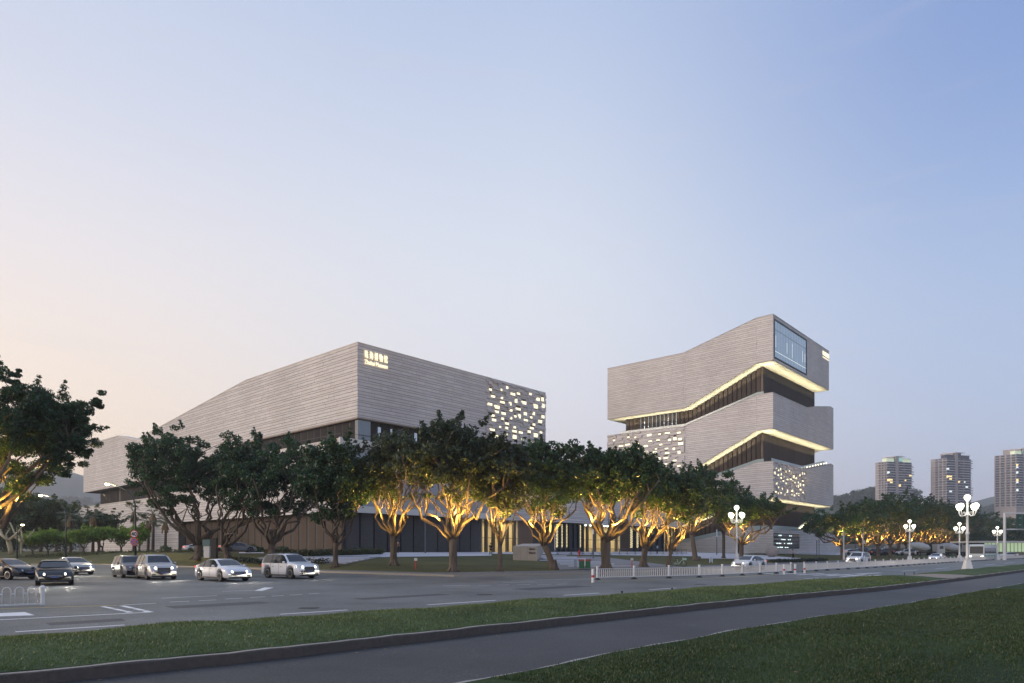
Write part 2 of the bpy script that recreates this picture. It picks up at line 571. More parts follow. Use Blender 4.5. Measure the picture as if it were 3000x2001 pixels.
structure(strip('grass_verge', lambda a: float(K1(a)) + 0.165 + wob(a), lambda a: float(E1(a)) + 0.08 * math.sin(a * 2.1) + 0.05 * math.sin(a * 5.3), a_samples(-60, 260, 0.5), verge_z, m_grass_verge, fr_v, smooth=True))
structure(strip('gravel_crossing', lambda a: float(K1(a)) + 0.17, lambda a: float(E1(a)) + 0.2, a_samples(GAPA[0], GAPA[1], 0.5), lambda a, t: verge_z(a, t) + 0.012,
                mat('gravel', (0.30, 0.26, 0.22), 0.9, var=0.5, scale=30, bump=0.8, bscale=40), fr_v, smooth=True))
# foreground lawn and its thin pale edging
def lawn_z(a, d):
    return 0.05 + 0.10 * min(1, d / 1.5) + 0.05 * math.sin(a * 0.7 + d) * math.sin(d * 0.8) * min(1, d)
ds = [0, 0.3, 0.7, 1.2, 2, 3, 4, 5, 6.5, 8, 10, 13, 18, 30, 80, 300]
aal = a_samples(-200, 420, 6, list(K0.A) + list(np.arange(0, 70, 0.5)))
V = [xy(a, float(K0(a)) + 0.04 * math.sin(a * 1.3) - d, lawn_z(a, d)) for a in aal for d in ds]
n_ = len(ds)
mb = MB(); mb.add(V, [(i * n_ + j + 1, (i + 1) * n_ + j + 1, (i + 1) * n_ + j, i * n_ + j) for i in range(len(aal) - 1) for j in range(n_ - 1)])
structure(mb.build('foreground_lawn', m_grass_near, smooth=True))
mb = MB(); V = []
aae = a_samples(0, 80, 0.3)
for a in aae:
    b = float(K0(a)) + 0.04 * math.sin(a * 1.3); w = max(0.012, 0.05 + 0.035 * math.sin(a * 2.2) + 0.02 * math.sin(a * 7))
    V += [xy(a, b - 0.02, 0.055), xy(a, b + w, 0.05), xy(a, b + w, -0.01)]
mb.add(V, [(i * 3 + j, i * 3 + 3 + j, i * 3 + 4 + j, i * 3 + 1 + j) for i in range(len(aae) - 1) for j in range(2)])
structure(mb.build('lawn_edging', mat('weathered edging', (0.33, 0.32, 0.30), 0.85, var=0.3, scale=9)))

# grass blades where the photo shows single blades
def blades(name, n, fa, m, hgt):
    P = np.zeros((n, 3))
    k = 0
    while k < n:
        p = fa()
        if p is not None:
            P[k] = p; k += 1
    th = rng.uniform(0, 2 * np.pi, n); h = hgt * rng.uniform(0.5, 1.3, n); w = 0.006 + 0.00045 * np.hypot(P[:, 0], P[:, 1])
    lean = rng.normal(0, 0.35, (n, 2)) * h[:, None]
    d = np.stack([np.cos(th) * w, np.sin(th) * w, np.zeros(n)], 1)
    V = np.stack([P - d, P + d, P + np.stack([lean[:, 0], lean[:, 1], h], 1)], 1).reshape(-1, 3)
    o = link(name, fast_mesh(name, V, np.arange(3 * n).reshape(-1, 3), m))
    o['kind'] = 'stuff'
    return o
m_blade = leaf_mat('grass blades', (0.043, 0.068, 0.026), 0.5, 0.2, 0.75, 0.55)
m_blade2 = leaf_mat('verge blades', (0.094, 0.132, 0.053), 0.5, 0.2, 0.7, 0.45)
a_lo, a_hi = -3.0, 46.0
def f_verge():
    a = a_lo + (a_hi - a_lo) * random.random() ** 1.5; t = random.random()
    if abs(a - sum(GAPA) / 2) < (GAPA[1] - GAPA[0]) / 2 + 0.2: return None
    b0, b1 = float(K1(a)) + 0.17, float(E1(a)) + 0.02
    return xy(a, b0 + (b1 - b0) * t, verge_z(a, t) - 0.01)
def f_lawn():
    a = 7 + 34 * random.random() ** 1.4; d = random.random() ** 0.8 * 14
    p = xy(a, float(K0(a)) + 0.04 * math.sin(a * 1.3) - d, lawn_z(a, d) - 0.01)
    if p.y < 9 or abs(p.x) > p.y * 0.8 + 1: return None
    return p
b_ = blades('verge_grass', 90000, f_verge, m_blade2, 0.055)
b_ = blades('lawn_grass', 110000, f_lawn, m_blade, 0.045)

# ------------------------------------------------------------------ road markings
def mark(pts, z=0.006, m=None, name='road_marking'):
    p = [flat(x, y, z) for x, y in pts]
    nrm = (p[1] - p[0]).cross(p[2] - p[0])
    if nrm.z < 0: p = p[::-1]
    mb = MB(); mb.add(p, [tuple(range(len(p)))])
    return structure(mb.build(name, m or m_paint))
def dash(x0, y0, x1, y1, w=0.16, m=None, z=0.006):
    p, q = flat(x0, y0, z), flat(x1, y1, z)
    n = Vector((-(q - p).y, (q - p).x, 0)).normalized() * w / 2
    mb = MB(); mb.add([p - n, q - n, q + n, p + n], [(0, 1, 2, 3)])
    return structure(mb.build('road_marking', m or m_paint))
for d in [(45, 1851, 365, 1831), (821, 1799.5, 1018, 1787), (1252, 1772, 1452, 1758.5), (1651, 1744, 1755, 1737.5), (1902, 1727.5, 1980, 1722.5),
          (2356, 1695.5, 2398, 1693), (2642, 1673.6, 2689, 1670), (2740, 1666.6, 2779, 1663.5), (2823, 1660, 2855, 1657.5), (2887, 1655.4, 2916, 1653), (2943, 1650.5, 2970, 1648)]:
    dash(*d)
dash(-200, 1826, 440, 1793.5)
for d in [(330, 1774, 456, 1767.5), (497, 1764, 555, 1761), (582, 1760, 633, 1757.5), (660, 1755, 709, 1752.5), (732, 1750.5, 777, 1748), (796, 1746.5, 832, 1744.8),
          (850, 1743.5, 885, 1741.8), (905, 1740, 935, 1738.5), (473, 1752.5, 636, 1745), (652, 1732.5, 745, 1729)]:
    dash(*d, w=0.12)
for d in [(1298, 1716, 1378, 1715.2), (1400, 1715, 1436, 1714.3), (1458, 1714, 1493, 1713.4), (1517, 1713, 1553, 1712.5), (1575, 1712.3, 1616, 1711.7), (1630, 1711.4, 1662, 1710.8), (1472, 1706.5, 1567, 1704.8), (1500, 1700.5, 1740, 1696)]:
    dash(*d, w=0.12)
for q in [((293, 1777), (308, 1776.3), (340, 1782.5), (324, 1783.3)), ((327, 1784.5), (344, 1783.6), (372, 1789), (356, 1790)), ((359, 1791.2), (376, 1790.2), (392, 1793.6), (372, 1794.8)),
          ((349, 1775), (366, 1774.2), (398, 1781), (380, 1782)), ((384, 1783), (401, 1782), (428, 1787.3), (410, 1788.4)), ((414, 1789.4), (431, 1788.4), (452, 1793), (426, 1794)),
          ((-60, 1799), (72, 1793), (102, 1802.5), (-60, 1808)), ((745, 1730.5), (775, 1721), (802, 1721.5), (768, 1731))]:
    mark(q)
for x0, y0, x1, y1 in [(2240, 1681, 2300, 1678), (2283, 1682, 2352, 1678.6), (2339, 1683.8, 2412, 1680.2), (2381, 1685.6, 2456, 1681.8), (2421, 1687, 2495, 1682.8), (2465, 1688.8, 2535, 1683.6), (2507, 1690.3, 2577, 1684.9), (2552, 1692.2, 2615, 1687.8), (2505, 1682, 2580, 1678.4)]:
    dash(x0, y0, x1, y1, w=0.42)
# yellow centre line under the railing
for x0, x1 in ((-300, 125), (125, 380)):
    pa, pb = flat(x0, 1793 + (x0 + 300) * -0.03), flat(x1, 1793 + (x1 + 300) * -0.03)
    n = Vector((-(pb - pa).y, (pb - pa).x, 0)).normalized() * 0.07
    mb = MB(); mb.add([v + Vector((0, 0, 0.006)) for v in (pa - n, pb - n, pb + n, pa + n)], [(0, 1, 2, 3)])
    structure(mb.build('road_marking', m_yellow))
yl = [flat(x, y) for x, y in [(1750, 1704), (2025, 1697), (2167, 1689.6), (2384, 1677), (2604, 1663.8), (2797, 1649.5), (2989, 1638.6)]]
mb = MB()
for p, q in zip(yl, yl[1:]):
    n = Vector((-(q - p).y, (q - p).x, 0)).normalized() * 0.08
    mb.add([v + Vector((0, 0, 0.005)) for v in (p - n, q - n, q + n, p + n)], [(0, 1, 2, 3)])
structure(mb.build('road_marking', m_yellow))

# ================================================================== PLAZA
def on_ground(name, pts, m, dz=0.02, sub=10, parent=None):
    """a paved patch draped on the terrain; pts: 4 photo corners of a quad"""
    c = [ground(*p) for p in pts]
    V = []; 
    for i in range(sub + 1):
        for j in range(sub + 1):
            s, t = i / sub, j / sub
            p = (c[0] * (1 - s) + c[1] * s) * (1 - t) + (c[3] * (1 - s) + c[2] * s) * t
            V.append((p.x, p.y, gz(p.x, p.y) + dz))
    k = sub + 1
    fs = [(i * k + j, (i + 1) * k + j, (i + 1) * k + j + 1, i * k + j + 1) for i in range(sub) for j in range(sub)]
    a, b, d = Vector(V[0]), Vector(V[k]), Vector(V[1])
    if (b - a).cross(d - a).z < 0: fs = [f[::-1] for f in fs]
    mb = MB(); mb.add(V, fs)
    return structure(mb.build(name, m, parent))

# fallen leaves, patches and covers
def lie(name, fn_, n, size, m, seed):
    r = random.Random(seed); mb = MB()
    for _ in range(n):
        p = fn_(r); a = r.uniform(0, 6.28); l = size * r.uniform(.6, 1.4)
        d = Vector((math.cos(a), math.sin(a), r.uniform(-.2, .3))) * l; e = Vector((-math.sin(a), math.cos(a), r.uniform(-.2, .3))) * l * .5
        mb.add([p - d, p - e, p + d, p + e], [(0, 1, 2, 3)])
    o = mb.build(name, m); o['kind'] = 'stuff'
m_dry = mat('dry leaf', (0.20, 0.135, 0.065), 0.8, island=0.6)
def f1(r):
    a = r.uniform(8, 45); d = r.uniform(0, 12); return xy(a, float(K0(a)) - d, lawn_z(a, d) + 0.04)
def f2(r):
    a = r.uniform(0, 45); t = r.random(); b0, b1 = float(K1(a)) + .2, float(E1(a)); return xy(a, b0 + (b1 - b0) * t, verge_z(a, t) + .045)
def f3(r):
    a = r.uniform(0, 45); return xy(a, float(K1(a)) - abs(r.gauss(0, .6)) - .04, 0.012)
lie('fallen_leaves', f1, 130, .035, m_dry, 1); lie('fallen_leaves', f2, 120, .032, m_dry, 2); lie('fallen_leaves', f3, 150, .03, m_dry, 3)
m_tar = mat('dark tar patch', (0.065, 0.065, 0.066), 0.7, var=0.3, scale=8)
for x, y, w_, l_ in ((640, 1772, 1.2, 3.4), (1180, 1748, 0.9, 4.5), (250, 1822, 0.8, 1.8), (1620, 1722, 1.4, 5)):
    c = flat(x, y, .003); mb = MB(); mb.add([c + RD * a_ + RN * b_ for a_, b_ in ((-l_ / 2, -w_ / 2), (l_ / 2, -w_ / 2 - .05), (l_ / 2 + .1, w_ / 2), (-l_ / 2 + .05, w_ / 2 + .04))], [(0, 1, 2, 3)]); structure(mb.build('road_patch', m_tar))
for x, y in ((905, 1781), (1420, 1742), (300, 1856), (2050, 1712)):
    c = flat(x, y, .005); mb = MB(); mb.lathe([(.36, 0.0), (.36, .006), (.001, .006)], 20, c); structure(mb.build('manhole_cover', mat('cast iron cover', (0.045, 0.042, 0.04), 0.55, metal=.4, bump=.5)))
m_tyre_mark = mat('worn wheel track', (0.062, 0.062, 0.061), 0.6, var=.3, scale=.6)

# ================================================================== MUSEUM BUILDINGS
BU = Vector((math.cos(math.radians(48)), math.sin(math.radians(48)), 0))     # to the back right
BV = Vector((-math.sin(math.radians(48)), math.cos(math.radians(48)), 0))    # to the back left
Z = Vector((0, 0, 1))

def stone_mat():
    m = mat('travertine', (0.40, 0.345, 0.315), 0.75)
    nt = m.node_tree; b = nt.nodes['Principled BSDF']
    g = nt.nodes.new('ShaderNodeNewGeometry'); o = nt.nodes.new('ShaderNodeObjectInfo'); t = nt.nodes.new('ShaderNodeTexCoord')
    s = nt.nodes.new('ShaderNodeMath'); s.operation = 'ADD'
    nt.links.new(g.outputs['Random Per Island'], s.inputs[0]); nt.links.new(o.outputs['Random'], s.inputs[1])
    fr = nt.nodes.new('ShaderNodeMath'); fr.operation = 'FRACT'; nt.links.new(s.outputs[0], fr.inputs[0])
    r = nt.nodes.new('ShaderNodeValToRGB')
    r.color_ramp.elements[0].color = (0.58, 0.545, 0.535, 1); r.color_ramp.elements[1].color = (0.645, 0.615, 0.60, 1)
    e = r.color_ramp.elements.new(0.5); e.color = (0.61, 0.578, 0.565, 1)
    nt.links.new(fr.outputs[0], r.inputs[0])
    n = nt.nodes.new('ShaderNodeTexNoise'); n.inputs['Scale'].default_value = 0.12; n.inputs['Detail'].default_value = 6
    mpn = nt.nodes.new('ShaderNodeMapping'); mpn.inputs['Scale'].default_value = (1, 1, 0.5)
    nt.links.new(g.outputs['Position'], mpn.inputs[0])
    nt.links.new(mpn.outputs[0], n.inputs['Vector'])
    mr = nt.nodes.new('ShaderNodeMapRange'); mr.inputs[1].default_value = 0.3; mr.inputs[2].default_value = 0.7; mr.inputs[3].default_value = 0.9; mr.inputs[4].default_value = 1.08
    nt.links.new(n.outputs[0], mr.inputs[0])
    vm = nt.nodes.new('ShaderNodeVectorMath'); vm.operation = 'SCALE'
    nt.links.new(r.outputs[0], vm.inputs[0]); nt.links.new(mr.outputs[0], vm.inputs['Scale'])
    nt.links.new(vm.outputs[0], b.inputs['Base Color'])
    return m
m_stone = stone_mat()
m_joint = mat('dark stone joint', (0.15, 0.135, 0.125), 0.9)
m_coping = mat('pale coping', (0.60, 0.58, 0.54), 0.6, var=0.06)
m_soffit = mat('soffit plaster', (0.62, 0.58, 0.47), 0.8, var=0.08, scale=0.5)
m_fin = mat('bronze metal fin', (0.088, 0.064, 0.048), 0.5, metal=0.35, var=0.25, scale=0.8, obj_rand=0.18)
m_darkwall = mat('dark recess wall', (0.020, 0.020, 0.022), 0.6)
m_panel = mat('brown mesh panel', (0.085, 0.062, 0.046), 0.75, metal=0.0, spec=0.25, var=0.3, scale=3, obj_rand=0.15)
m_panel_g = mat('grey mesh panel', (0.070, 0.066, 0.066), 0.75, metal=0.0, spec=0.25, var=0.3, scale=3, obj_rand=0.15)
m_slot = mat('lit slot', (0.9, 0.85, 0.7), 0.6, emit=(1.0, 0.92, 0.72), estr=0.52)
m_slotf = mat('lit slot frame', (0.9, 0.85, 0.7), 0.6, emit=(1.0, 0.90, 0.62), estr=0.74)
m_glass = mat('facade glass', (0.16, 0.19, 0.22), 0.06, spec=0.9, metal=0.45)
m_glass_dk = mat('dark glass', (0.03, 0.04, 0.05), 0.08, spec=0.8)
m_mull = mat('black mullion', (0.012, 0.014, 0.018), 0.45)
m_rail = mat('green balustrade glass', (0.33, 0.40, 0.40), 0.1, spec=0.6)
m_letter = mat('lit letters', (1, 0.9, 0.7), 0.5, emit=(1.0, 0.88, 0.56), estr=0.85)
m_roof = mat('flat roof', (0.25, 0.24, 0.23), 0.9)

class Face:
    def __init__(s, O, d, n):
        s.O = Vector(O); s.d = d; s.n = n
    def p(s, a, z, off=0.0):
        return Vector((s.O.x, s.O.y, 0)) + s.d * a + s.n * off + Z * z

def interp(pts, s):
    return float(np.interp(s, [p[0] for p in pts], [p[1] for p in pts]))

def clip_poly(poly, f):
    out = []
    for i in range(len(poly)):
        p, q = poly[i], poly[(i + 1) % len(poly)]
        a, b = f(p), f(q)
        if a >= 0: out.append(p)
        if (a >= 0) != (b >= 0):
            t = a / (a - b)
            out.append((p[0] + (q[0] - p[0]) * t, p[1] + (q[1] - p[1]) * t))
    return out

def cover(face, top, bot, rows, lens, holes=(), proud=None, gapz=0.058, gaps=0.014, zbase=0.0, smin=None):
    """stone courses between two outlines; returns (polygon in s,z ; proud ; face ; rectangular?)"""
    out = []
    s0, s1 = top[0][0], top[-1][0]
    zmin, zmax = min(p[1] for p in bot), max(p[1] for p in top)
    z = zbase; k = 0
    brk = sorted({p[0] for p in top} | {p[0] for p in bot})
    while z < zmax:
        h = rows[k % len(rows)]; k += 1
        if z + h > zmin:
            s = s0 - (random.random() * lens[-1])
            while s < s1:
                l = random.choice(lens); e = s + l
                cuts = [max(s, s0)] + [b for b in brk if max(s, s0) + 0.05 < b < min(e, s1) - 0.05] + [min(e, s1)]
                for c0, c1 in zip(cuts, cuts[1:]):
                    if c1 - c0 < 0.06: continue
                    full = abs((c1 - c0) - l) < 1e-6
                    xa, xb = c0 + gaps / 2, c1 - gaps / 2
                    if any(xa < hx1 and xb > hx0 and z < hz1 - 0.02 and z + h > hz0 + 0.02 for hx0, hx1, hz0, hz1 in holes):
                        # keep the pieces beside the hole
                        segs = [(xa, xb)]
                        for hx0, hx1, hz0, hz1 in holes:
                            if z < hz1 - 0.02 and z + h > hz0 + 0.02:
                                ns = []
                                for q0, q1 in segs:
                                    if q1 <= hx0 or q0 >= hx1: ns.append((q0, q1)); continue
                                    if hx0 - q0 > 0.08: ns.append((q0, hx0 - 0.01))
                                    if q1 - hx1 > 0.08: ns.append((hx1 + 0.01, q1))
                                segs = ns
                        full = False
                    else:
                        segs = [(xa, xb)]
                    for q0, q1 in segs:
                        poly = [(q0, z + gapz / 2), (q1, z + gapz / 2), (q1, z + h - gapz / 2), (q0, z + h - gapz / 2)]
                        t0, t1, b0, b1 = interp(top, q0), interp(top, q1), interp(bot, q0), interp(bot, q1)
                        w = q1 - q0
                        p2 = clip_poly(poly, lambda p: t0 + (t1 - t0) * (p[0] - q0) / w - p[1])
                        if len(p2) >= 3: p2 = clip_poly(p2, lambda p: p[1] - (b0 + (b1 - b0) * (p[0] - q0) / w))
                        if len(p2) < 3: continue
                        pr = proud() if proud else 0.06 + random.choice((0, 0, 0.012, 0.02))
                        out.append((p2, pr, face, full and len(p2) == 4 and p2 == poly, (round(w, 3), h)))
                s = e
        z += h
    return out

def poly_area(p):
    return 0.5 * abs(sum(p[i][0] * p[(i + 1) % len(p)][1] - p[(i + 1) % len(p)][0] * p[i][1] for i in range(len(p))))

def lay_stones(panels, parent, maxparts=300, name='stone_panel'):
    def seen(e):
        p = e[0]; f = e[2]; c = f.p(p[0][0], p[0][1])
        d = c.length; cosv = abs((c / d).dot(f.n))
        return poly_area(p) * cosv / d ** 2
    panels = sorted(panels, key=seen, reverse=True)
    cache = {}
    rest = MB()
    for i, (poly, pr, face, full, key) in enumerate(panels):
        if i < maxparts:
            o0 = face.p(poly[0][0], poly[0][1])
            kk = (id(face), key, round(pr, 3)) if full else None
            if kk and kk in cache:
                me = cache[kk]
            else:
                mb = MB(); mb.prism([face.p(s, z) - o0 for s, z in poly], face.n * pr)
                me = mb.mesh(name, m_stone)
                if kk: cache[kk] = me
            o = bpy.data.objects.new(name, me); COL.objects.link(o)
            o.parent = parent; o.matrix_parent_inverse = PINV[parent.name]
            o.location = o0
        else:
            n = len(poly); k = len(rest.v)
            A = [face.p(s, z) for s, z in poly]; B = [q + face.n * pr for q in A]
            rest.v += [tuple(q) for q in A + B]
            rest.f.append(tuple(k + n + j for j in range(n)))
            rest.f += [(k + j, k + (j + 1) % n, k + n + (j + 1) % n, k + n + j) for j in range(n)]
    if rest.v:
        rest.build('stone_courses', m_stone, parent, kind='stuff')

def side_prism(mb, C, poly, o0, o1):
    """poly in (s along BV, z) pushed from o0 to o1 along BU"""
    base = [Vector((C.x, C.y, 0)) + BV * s + Z * z + BU * o0 for s, z in poly]
    mb.prism(base, BU * (o1 - o0))
def plan_box(mb, C, s0, s1, o0, o1, z0, z1):
    side_prism(mb, C, [(s0, z0), (s1, z0), (s1, z1), (s0, z1)], o0, o1)

def slot(face, s, z, w, h, parent, depth=0.16):
    """a lit opening with its glowing reveal"""
    mb = MB(); mb.prism([face.p(s, z, 0.03), face.p(s + w, z, 0.03), face.p(s + w, z + h, 0.03), face.p(s, z + h, 0.03)], face.n * 0.03)
    o = mb.build('lit_window', m_slot, parent)
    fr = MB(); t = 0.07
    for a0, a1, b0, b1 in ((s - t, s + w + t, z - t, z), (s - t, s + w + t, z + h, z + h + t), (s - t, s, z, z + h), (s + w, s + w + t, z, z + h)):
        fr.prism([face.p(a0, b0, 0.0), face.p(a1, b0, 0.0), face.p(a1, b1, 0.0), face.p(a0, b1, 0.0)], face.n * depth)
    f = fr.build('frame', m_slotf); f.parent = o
def scatter_slots(face, s0, s1, zlo, zhi, n, parent, seed, wide=1.0):
    r = random.Random(seed); got = []
    tries = 0
    while len(got) < n and tries < 6000:
        tries += 1
        w = r.choice((0.8, 1.1, 1.4, 1.7, 2.0)) * wide; h = r.choice((0.26, 0.3, 0.34, 0.5, 0.68)) * wide ** 0.3
        s = r.uniform(s0 + 0.4, s1 - 0.4 - w); lo, hi = zlo(s + w / 2), zhi(s + w / 2)
        z = r.uniform(lo + 0.4, hi - 0.4 - h)
        if all(s > g[1] + 0.7 or s + w < g[0] - 0.7 or z > g[3] + 0.45 or z + h < g[2] - 0.45 for g in got):
            got.append((s, s + w, z, z + h))
    for g in got: slot(face, g[0], g[2], g[1] - g[0], g[3] - g[2], parent)
    return [(g[0] - 0.09, g[1] + 0.09, g[2] - 0.09, g[3] + 0.09) for g in got]
def carved():
    return random.choice((0.05, 0.05, 0.16, 0.26, 0.34))

def fin_row(face, s0, s1, zlo, zhi, pitch, parent, m, name='wall_panel', depth=0.5, wf=0.62, off=0.0):
    """angled metal panels standing side by side with dark slots between"""
    n = max(1, int(round((s1 - s0) / pitch)))
    for i in range(n):
        a = s0 + (s1 - s0) * i / n; w = (s1 - s0) / n
        b = a + w * wf
        z0a, z1a, z0b, z1b = zlo(a), zhi(a), zlo(b), zhi(b)
        if min(z1a - z0a, z1b - z0b) < 0.15: continue
        mb = MB()
        mb.hexa([face.p(a, z0a, off), face.p(b, z0b, off), face.p(b, z0b, off + depth), face.p(a, z0a, off + depth * 0.35),
                 face.p(a, z1a, off), face.p(b, z1b, off), face.p(b, z1b, off + depth), face.p(a, z1a, off + depth * 0.35)])
        mb.build(name, m, parent)

def area_light(name, p, u, v, su, sv, energy, col, parent=None):
    """rectangular lamp centred at p spanned by u, v; shines along u x v"""
    ld = bpy.data.lights.new(name, 'AREA'); ld.shape = 'RECTANGLE'; ld.size = su; ld.size_y = sv
    ld.energy = energy; ld.color = col
    o = bpy.data.objects.new(name, ld); COL.objects.link(o)
    u = Vector(u).normalized(); w = u.cross(Vector(v)).normalized(); v2 = w.cross(u)
    # a lamp shines along its local -Z
    o.matrix_world = Matrix((( -u.x, v2.x, -w.x, p.x), (-u.y, v2.y, -w.y, p.y), (-u.z, v2.z, -w.z, p.z), (0, 0, 0, 1)))
    return o

# ------------------------------------------------------------------ A: long museum on the left
CA = Vector((-22.1, 97.75, 0))
mus = thing('museum_building', 'long low museum clad in warm stone, its sharp corner carrying lit golden lettering', 'museum', (CA.x, CA.y, 1.6))
LA_ = Face(CA, BV, -BU); RA_ = Face(CA, BU, -BV)
LEN_A = 42.5
topA = [(0, 31.7), (33, 31.8), (88, 26.6), (96, 25.6)]; botA = [(0, 21.0), (33, 21.0), (60, 18.6), (96, 16.9)]
topA2 = [(56, 21.6), (62, 22.7), (92, 28.4), (116.7, 28.6)]; botA2 = [(56, 18.9), (62, 18.5), (82, 16.8), (116.7, 16.7)]
shell = MB()
side_prism(shell, CA, topA + botA[::-1], 0.0, LEN_A)
side_prism(shell, CA, topA2 + botA2[::-1], -1.3, 20.0)
# podium: proud to the left, flush plane on the right
QL, QR = -3.2, 0.35      # offsets of podium planes from the corner (along BU / along BV)
CP = CA + BU * QL - BV * QR
LP_ = Face(CP, BV, -BU); RP_ = Face(CP, BU, -BV)
LEN_P = 97.0
topP = [(0, 17.5), (30, 17.5), (62, 12.7), (114, 12.6)]; botP = [(0, 7.4), (54, 7.4), (54.01, 1.3), (114, 1.3)]
side_prism(shell, CP, [(0, 17.5), (30, 17.5), (62, 12.7), (114, 12.6), (114, 1.2), (54, 1.2), (54, 7.4), (0, 7.4)], 0.0, 30.0)
side_prism(shell, CP, [(0, 7.4), (12, 7.4), (12, 17.5), (0, 17.5)], 30.0, LEN_P)
core = MB()
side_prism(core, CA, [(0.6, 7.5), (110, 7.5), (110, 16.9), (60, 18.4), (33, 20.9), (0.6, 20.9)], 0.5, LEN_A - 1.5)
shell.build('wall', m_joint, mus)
core.build('core_wall', m_darkwall, mus)
st = []
perfA = (26.2, 42.4)
slA = scatter_slots(RA_, perfA[0], perfA[1], lambda s: 21.0, lambda s: 31.4, 54, mus, 11, 0.55)
rowsA = [0.50, 0.34, 0.50, 0.50, 0.30]
st += cover(LA_, [(-0.06, 31.7)] + topA[1:], [(-0.06, 21.0)] + botA[1:], rowsA, (1.2, 1.6, 2.0))
st += cover(Face(CA - BU * 1.3, BV, -BU), topA2, botA2, rowsA, (1.2, 1.6, 2.0))
st += cover(RA_, [(-0.06, 31.7), (perfA[0], 31.7)], [(-0.06, 21.0), (perfA[0], 21.0)], rowsA, (1.2, 1.6, 2.0))
st += cover(RA_, [(perfA[0], 31.7), (perfA[1], 31.7)], [(perfA[0], 21.0), (perfA[1], 21.0)], [0.28, 0.42, 0.28, 0.5], (0.7, 1.0, 1.5, 2.0), slA, carved)
st += cover(LP_, [(-0.06, 17.5)] + topP[1:], [(-0.06, 7.4), (54, 7.4)] + [(54.02, 1.3), (114, 1.3)], rowsA, (1.2, 1.6, 2.0))
st += cover(RP_, [(36, 17.5), (LEN_P, 17.5)], [(36, 7.4), (LEN_P, 7.4)], rowsA, (1.2, 1.6, 2.0))
lay_stones(st, mus)
# smooth grey wall and thick white ledges on the podium's right face
mb = MB(); mb.prism([RP_.p(0, 8.35, 0), RP_.p(36, 8.35, 0), RP_.p(36, 16.5, 0), RP_.p(0, 16.5, 0)], -BV * 0.05)
mb.build('wall_panel', mat('smooth grey render', (0.30, 0.32, 0.35), 0.6, var=0.06), mus)
for z0, z1, e in ((7.35, 8.3, 0.5), (16.6, 17.75, 0.35)):
    mb = MB(); mb.prism([RP_.p(-0.2, z0, 0), RP_.p(36, z0, 0), RP_.p(36, z1, 0), RP_.p(-0.2, z1, 0)], -BV * e)
    mb.build('ledge', m_coping, mus)
# copings along the sloping tops
def coping(face, pts, parent, w=0.6, h=0.12, m=None, over=0.12):
    mb = MB()
    for (a, za), (b, zb) in zip(pts, pts[1:]):
        p = [face.p(a, za + 0.003, over), face.p(b, zb + 0.003, over), face.p(b, zb + 0.003, -w), face.p(a, za + 0.003, -w)]
        mb.hexa(p + [q + Z * h for q in p])
    return mb.build('coping', m or m_coping, parent)
coping(LA_, topA, mus); coping(Face(CA - BU * 1.3, BV, -BU), topA2, mus, w=2.5, h=0.25)
coping(RA_, [(0, 31.7), (LEN_A, 31.7)], mus); coping(LP_, topP, mus, w=3.0)
coping(RP_, [(36, 17.5), (LEN_P, 17.5)], mus)
# brown soffit trim under the long volume
coping(LA_, [(s, z - 0.16) for s, z in botA], mus, w=0.4, h=0.13, m=mat('bronze trim', (0.20, 0.15, 0.10), 0.6), over=0.05)
coping(RA_, [(0, 20.84), (LEN_A, 20.84)], mus, w=0.4, h=0.13, m=MATS['bronze trim'], over=0.05)
# recess between volumes
fc = Face(CA + BU * 0.5, BV, -BU)
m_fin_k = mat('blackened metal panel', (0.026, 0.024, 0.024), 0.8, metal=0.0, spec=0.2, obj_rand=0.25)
fin_row(fc, 0.9, 96, lambda s: 12.0, lambda s: interp(botA, s) - 0.06, 1.9, mus, m_fin_k, depth=0.10, wf=0.82)
fin_row(fc, 97, 110, lambda s: 12.4, lambda s: 16.65, 1.0, mus, m_fin_k, depth=0.10, wf=0.7)
fr_ = Face(CA + BV * 0.6, BU, -BV)
fin_row(fr_, 2.2, 30, lambda s: 13.5, lambda s: 20.8, 2.3, mus, m_fin_k, depth=0.28, wf=0.66)
mb = MB(); mb.prism([fc.p(0.3, 13.5, 0.24), fc.p(1.0, 13.5, 0.24), fc.p(1.0, 20.8, 0.24), fc.p(0.3, 20.8, 0.24)], BU * 2.2); mb.build('corner_glass', m_glass, mus)
for i in range(14):
    s = 2.2 + 2.3 * i * 27.8 / 27.6 + 2.3 * 0.70
    mb = MB(); mb.prism([fr_.p(s, 15, 0.04), fr_.p(s + 0.55, 15, 0.04), fr_.p(s + 0.55, 20.2, 0.04), fr_.p(s, 20.2, 0.04)], -BV * 0.2)
    mb.build('window', mat('sky lit glass slot', (0.50, 0.56, 0.62), 0.05, metal=0.8), mus)
# handrail on the podium edge
mb = MB(); pts = [LP_.p(s, interp(topP, s) + 0.95, -0.5) for s in (0.5, 15, 30)]
mb.tube(pts, 0.03, 5); mb.tube([RP_.p(0.5, 18.6, -0.5), RP_.p(14, 18.6, -0.5)], 0.03, 5)
for s in np.arange(0.5, 30, 1.5): mb.tube([LP_.p(s, 17.5, -0.5), LP_.p(s, 18.45, -0.5)], 0.02, 4)
mb.build('handrail', m_mull, mus)

